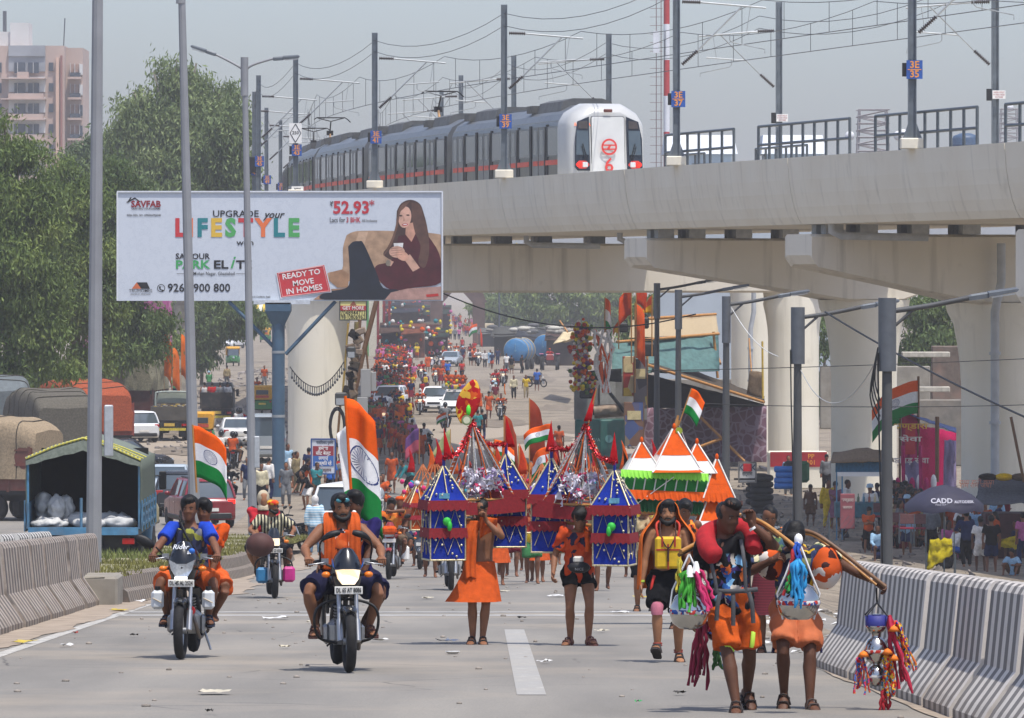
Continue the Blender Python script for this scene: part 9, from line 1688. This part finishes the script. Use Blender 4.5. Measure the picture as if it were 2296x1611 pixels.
for x0,y0,x1,y1,lb in((1165,805,1265,915,'boxy floodlight on a pole before the left pier'),(1265,425,1335,520,'dark lantern lamp hanging beside the left pier')): a,c=c_(x0,y0,242),c_(x1,y1,242); b=MB(); b.box((0,0,0),(c.x-a.x,.4,a.z-c.z),ch=.06); o=tag(b.build('floodlight',mat('#3a3c3a',.5),None,((a.x+c.x)/2,242,(a.z+c.z)/2)),lb,'floodlight'); b=MB(); b.box((0,-.21,-.1),((c.x-a.x)*.8,.02,(a.z-c.z)*.5)); b.build('lamp_glass',LENSOFF,o)
for x0,y0,x1,y1,lb in((1370,615,1455,850,'tall pale board leaning by the pole tangle'),(1455,640,1500,800,'smaller pale board behind the tall one'),(1340,850,1430,1060,'grey white board below the tall one'),(1340,985,1390,1040,'small framed board at the foot of the tangle')): a,c=c_(x0,y0,241),c_(x1,y1,241); b=MB(); b.box((0,0,0),(c.x-a.x,.12,a.z-c.z),ch=.02); o=tag(b.build('board',mat('#9a9a98',.7,0,.12,1.5,dirt=.3),None,((a.x+c.x)/2,241+x0*.001,(a.z+c.z)/2)),lb,'board')
gl=T('bulb_garland','string of small lamps sagging across the left pier','string lights'); pts=[c_(790+450*k/24,590+170*4*(k/24)*(1-k/24)+(0 if k<12 else -40*(k-12)/12),238) for k in range(25)]; b=MB(); b.tube(pts,.02,4); b.build('cable',BLACK,gl)
for p in pts[1:]: b=MB(); b.tube([p,p-V((0,0,.25))],.02,5); b.ell(p-V((0,0,.32)),(.05,.05,.075),6,5); b.build('bulb',mat('#4a4c4e',.2,.3,0),gl)
# striped gate wall, far stalls, shacks and canopy
st_=zD(250,350); a,c=P(*zD(165,110),600),P(*zD(290,560),600); t=T('striped_wall','white wall end with green and red stripes left of the crowd','wall',((a.x+c.x)/2,600,0)); b=MB(); b.box((0,1,a.z/2+.3),(c.x-a.x,2.2,a.z+.6)); b.build('wall',mat('#c9c2ae',.8,0,.1,2,dirt=.3),t)
for x,cl in((-.8,'#4a8a4a'),(.3,'#7a2a2c'),(.95,'#7a2a2c'),(1.5,'#7a2a2c')): b=MB(); b.box((x,-.12,a.z/2+.3),(.25,.03,a.z+.5)); b.build('painted_stripe',mat(cl,.7),t)
SC_=['#3a302c','#4a3a32','#5a2a22','#2f3138','#6a4030','#40262a','#554a40','#2a322e']
for k in range(22):
    q=zD(310+ (k%8)*68+g.uniform(-14,14),0); Y=[600,790,1050][k//8]+g.uniform(-20,20); p=on(q[0],Y); w=g.uniform(2,3.4)*(1+.25*(k//8)); h=g.uniform(2.3,3.6)*(1+.25*(k//8)); lb='far roadside stall with %s awning %s'%(['brown','rust','red','slate','orange','maroon','khaki','bottle green'][k%8],['on the first row of the street','on the middle row of the street','at the hazy end of the street'][k//8]); t=T('market_stall',lb,'stall',p); b=MB(); b.box((0,1.5,h/2),(w,2.6,h)); b.build('stall_box',mat(SC_[(k*3)%8],.8,0,.4,1.2),t)
    quad('awning',cloth(SC_[k%8],.3),t,(-w*.55,-1.6,h*.75),(w*.55,-1.6,h*.8),(w*.55,1.5,h+.3),(-w*.55,1.5,h+.25),5,4,.15,.04,.1,k)
    for j in range(16): b=MB(); b.ell((g.uniform(-w*.6,w*.6),g.uniform(-1.5,0),g.uniform(.3,h*1.15)),(g.uniform(.12,.3),.2,g.uniform(.12,.3)),6,4); b.build('ware',cloth(g.choice(['#c4511c','#c8b42a','#c8c4bc','#a81c20','#2f7478','#b0608a','#c4511c'])),t)
q=zD(970,300); Y=700; p=on(q[0],Y); t=T('brick_gate','dark brick gateway with a pointed arch at the end of the street','gate',p); BRK=mat('#5a4640',.9,0,.3,.8,dirt=.3)
for s in(-1,1): b=MB(); b.box((s*2.6,0,2.6),(1.5,1.6,5.2)); b.build('gate_pier',BRK,t)
b=MB(); b.prism([(-3.6,5.2),(-1.8,5.2),(0,7.2),(1.8,5.2),(3.6,5.2),(3.0,6.6),(0,9.2),(-3.0,6.6)],lambda u,v:(u,-.8,v),lambda u,v:(u,.8,v)); b.build('gate_arch',BRK,t)
for k,(x,y,Y,w,h,c) in enumerate(((1640,480,600,8,3.0,'#2f2d2a'),(1830,500,560,7,3.1,'#3a3430'),(1430,440,680,7,2.2,'#3f3f40'),(1960,480,540,4,3.4,'#3a302c'))):
    p=on(zD(x,y)[0],Y); t=T('shack',['low dark shack under tarpaulins behind the tankers','dark shack with sagging tarpaulin right of the tankers','grey shack beyond the parked truck','dark shack by the cream canopy'][k],'shack',p); b=MB(); b.box((0,2,h*.4),(w,4,h*.8)); b.build('wall',mat(c,.9,0,.4,.8),t); quad('tarpaulin',cloth(['#4a4a46','#3a3c40','#5a5a56','#4a3a34'][k],.3),t,(-w*.55,-.5,h*.7),(w*.55,-.5,h*.75),(w*.5,4,h*1.1),(-w*.5,4,h),8,6,.3,.1,.35,k)
    for j in range(5): b=MB(); b.ell((g.uniform(-w*.45,w*.45),1,h+g.uniform(-.2,.3)),(.7,.5,.25),7,5); b.build('bundle',cloth(g.choice(['#8a847a','#5a5a5a','#b0aca0'])),t)
t=T('cream_canopy','cream cloth canopy stretched from the tent over the dirt road','canopy'); quad('canopy_cloth',cloth('#c9b894',.08),t,P(*zD(1830,510),395),P(*zD(2080,440),380),P(*zD(2110,400),395),P(*zD(1920,400),410),10,8,.3,.04,.08); pole(t,P(*zD(1890,300),400),P(*zD(1960,400),398),.06)
t=T('signboard_pole','pole with fluttering white and yellow bunting by the hazy tree','pole',on(zD(1345,300)[0],640)); pole(t,V((0,0,0)),V((0,0,13)),.12,STEEL); 
for k in range(6): b=MB(); b.box((g.uniform(-1,2.4),0,11+g.uniform(-1.5,1.5)),(1.1,.05,.4),rot=M.Rotation(g.uniform(-.6,.6),3,'Y')); b.build('bunting',cloth(['#c8c8c4','#c8b42a'][k%2]),t)
for k in range(26):
    q=zR(880+g.random()*1400,1010+g.random()*250); Y=8.75*F/(q[1]-615); who(q,['st','sit','fold','st','floor'][k%5],g.uniform(0,360),['tee:white','shirt:navy','tee:orange','kurta:cream','tee:black','shirt:sky','kurta:pink','tee:maroon'][k%8],['trousers:black','shorts:navy','lungi:brown','trousers:grey'][k%4],['in the shade of the pier','near the plastic chairs','on the roadside bank','watching beside the lamp post'][k%4],['full','short','long','turban'][k%4],g.uniform(1.5,1.72),k%3,'',P(q[0],q[1],Y))
for k in range(46):
    x,y=1085+(k*53)%330,915+(k*37)%240; q=zR(x,y); Y=8.75*F/(q[1]-615); who(q,['st','sit','floor','fold'][k%4],(k*47)%360,['tee:black','shirt:navy','tee:brown','kurta:maroon','tee:grey','shirt:khaki','tee:orange'][k%7],['trousers:black','trousers:navy','lungi:brown'][k%3],['in the crowd left of the parasol','in the shade behind the chairs','below the marquee curtain'][k%3],['full','short','long'][k%3],1.6,k%3,'',P(q[0],q[1],Y))
# ================= litter and small stones
g=random.Random(33)
def scrap(lab,q,m,s=.1,kind=0):
    Y=1.7*F/(q[1]-1112); p=on(q[0],Y,.012); b=MB(); n=9; vs=[]
    if kind==0:
        b.sheet(lambda u,v:((u-.5)*s*(1+.3*math.sin(v*5+Y)),(v-.5)*s*1.3,.02+.025*noise.noise(V((u*3+Y,v*3,q[0])))+.02*abs(u-.5)),5,5); nm='paper_scrap'
    elif kind==1: b.lathe([(0,.004),(s*.35,.0),(s*.5,.02),(s*.52,.024),(s*.36,.008),(0,.01)],n=14); nm='paper_plate'
    else: b.lathe([(s*.25,0),(s*.36,s*.8),(s*.38,s*.82)],rot=M.Rotation(R(88),3,'X'),n=12,c=(0,0,s*.36)); nm='paper_cup'
    o=b.build(nm,m,None,p,g.uniform(0,6)); tag(o,lab,'litter','litter lying on the road')
PW=mat('#c9c8c4',.7,0,.1,20); PY_=mat('#b8a23a',.7); PC=mat('#b8b09a',.7); PGN=mat('#1f9a4a',.3); PRD=mat('#a83a2a',.6); PDK=mat('#3a3834',.8)
L=[((1015,1468),PW,.16,1,'white paper plate lying by the lungi man'),((1002,1443),PW,.22,0,'crumpled white paper beside the centre line'),((618,1391),PW,.34,0,'white paper strip on the road before the small motorcycle'),((852,1441),PW,.2,0,'white scrap beside the tyre of the lit motorcycle'),((1432,1582),PGN,.05,0,'tiny green scrap on the near lane'),((1523,1561),PDK,.1,0,'dark leaf scrap near the bearded walker'),((1222,1490),PW,.14,0,'pale scrap right of the centre line'),((1390,1378),PW,.26,0,'white scrap under the far walkers'),((1440,1343),PY_,.3,0,'yellow scrap beside the young man in brown'),((2095,1562),PGN,.12,2,'green bottle cap cup near the barrier foot'),((2080,1580),PW,.2,1,'white bowl by the barrier foot'),((2140,1590),PW,.22,0,'silver wrapper by the barrier foot'),((2060,1555),PW,.24,0,'white cup wrapper along the barrier'),((1960,1505),PW,.12,2,'white paper cup below the hanging pots'),((1930,1490),PY_,.12,0,'yellowish scrap below the hanging pots'),((2200,1607),PC,.24,1,'cream plate at the lower frame edge by the barrier'),((2010,1535),PC,.2,0,'cream scrap between barrier and edge line'),((1905,1482),PW,.2,0,'white scrap by the ankle of the bowed man'),((55,1445),PY_,.3,0,'yellow wrapper at the foot of the weathered barrier'),((150,1452),PW,.2,0,'white scrap on the lane by the edge line'),((170,1425),PRD,.07,0,'red scrap by the left edge line'),((265,1373),PY_,.26,0,'yellow scrap at the barrier end'),((325,1352),PW,.25,0,'white scrap at the kerb end'),((300,1430),PDK,.1,0,'dark scrap on the left lane'),((640,1456),PC,.12,0,'cream scrap on the left lane'),((480,1559),PC,.3,0,'flat brown scrap on the near left lane'),((470,1603),PDK,.06,0,'dark pebble on the near left lane'),((1130,1330),PC,.2,0,'cream scrap behind the lungi man'),((960,1345),PC,.22,0,'cream scrap left of the lungi'),((1250,1340),PW,.3,0,'pale scrap between the two carriers'),((1170,1390),PDK,.12,0,'dark scrap between the two carriers'),((700,1400),PC,.16,0,'pale scrap beside the lit motorcycle'),((1350,1420),PC,.16,0,'pale scrap right of the waist bag man')]
for q,m,s,k,lb in L: scrap(lb,q,m,s*(.75 if k==0 else 1),k)
b=MB()
for k in range(420):
    y=g.uniform(58,190); x=2.6+(y-58)*.012+abs(g.gauss(0,1.2)) if k%2 else g.uniform(-5.7,3.2); 
    if k%2==0: y=g.uniform(40,140)
    s=g.uniform(.01,.035) if k%2==0 else g.uniform(.02,.07); b.ell((x,y,G(x,y)+s*.4),(s*g.uniform(.8,1.6),s,s*.6),5,3)
o=b.build('gravel',mat('#8a8278',.9,0,.4,3)); o['kind']='stuff'
b=MB()
for k in range(900):
    x=g.uniform(4.5,19); y=g.uniform(150,235) ; s=g.uniform(.03,.16); b.box((x,y,G(x,y)+.02),(s*g.uniform(1,2.5),s,s*.5),rot=M.Rotation(g.uniform(0,3),3,V((g.random(),g.random(),1)).normalized()))
for k in range(2200):
    x=g.choice([g.uniform(5,15),g.uniform(-24,-10)]); y=g.uniform(250,520); s=g.uniform(.06,.3); b.box((x,y,.02),(s*g.uniform(1,2.5),s,s*.4),rot=M.Rotation(g.uniform(0,3),3,V((g.random(),g.random(),1)).normalized()))
b.mi=0; o=b.build('rubble',mat('#77706a',.9,0,.6,.7)); o['kind']='stuff'
b=MB()
for k in range(170):
    x=g.uniform(2.6,5.5); y=g.uniform(60,115); s=g.uniform(.05,.16); z=G(x,y)+.02; a=g.uniform(0,6); b.add([(x+s*math.cos(a),y+s*math.sin(a),z),(x+s*math.cos(a+1.7),y+s*math.sin(a+1.7),z+s*.4),(x-s*math.cos(a),y-s*math.sin(a),z+.01),(x+s*math.cos(a+4.4),y+s*math.sin(a+4.4),z+s*.3)],[(0,1,2,3)])
o=b.build('plastic_litter',PW); o['kind']='stuff'
# ================= the smallest far figures become one crowd mass
pe=[o for o in COL.objects if o.get('category')=='person']; bpy.context.view_layer.update()
pe.sort(key=lambda o:o.matrix_world.translation.y/max(.3,o.scale.x)); vs=[];fs=[];mi=[];mats=[];nv=0
for o in pe[296:]:
    for q in [o]+list(o.children):
        me=q.data; n=len(me.vertices); co=np.empty(n*3); me.vertices.foreach_get('co',co); Mw=np.array(q.matrix_world); vs.append(co.reshape(-1,3)@Mw[:3,:3].T+Mw[:3,3])
        m=q.material_slots[0].material; k=mats.index(m) if m in mats else (mats.append(m) or len(mats)-1)
        for f in me.polygons: fs.append([v+nv for v in f.vertices]); mi.append(k)
        nv+=n
    for q in list(o.children): bpy.data.objects.remove(q)
    bpy.data.objects.remove(o)
if fs:
    me=bpy.data.meshes.new('distant_crowd'); me.from_pydata(np.concatenate(vs).tolist(),[],fs); me.polygons.foreach_set('material_index',mi); me.polygons.foreach_set('use_smooth',[True]*len(fs))
    for m in mats: me.materials.append(m)
    link('distant_crowd',me)['kind']='stuff'
for s in list(bpy.data.scenes):
    if s is TS: bpy.data.scenes.remove(s)
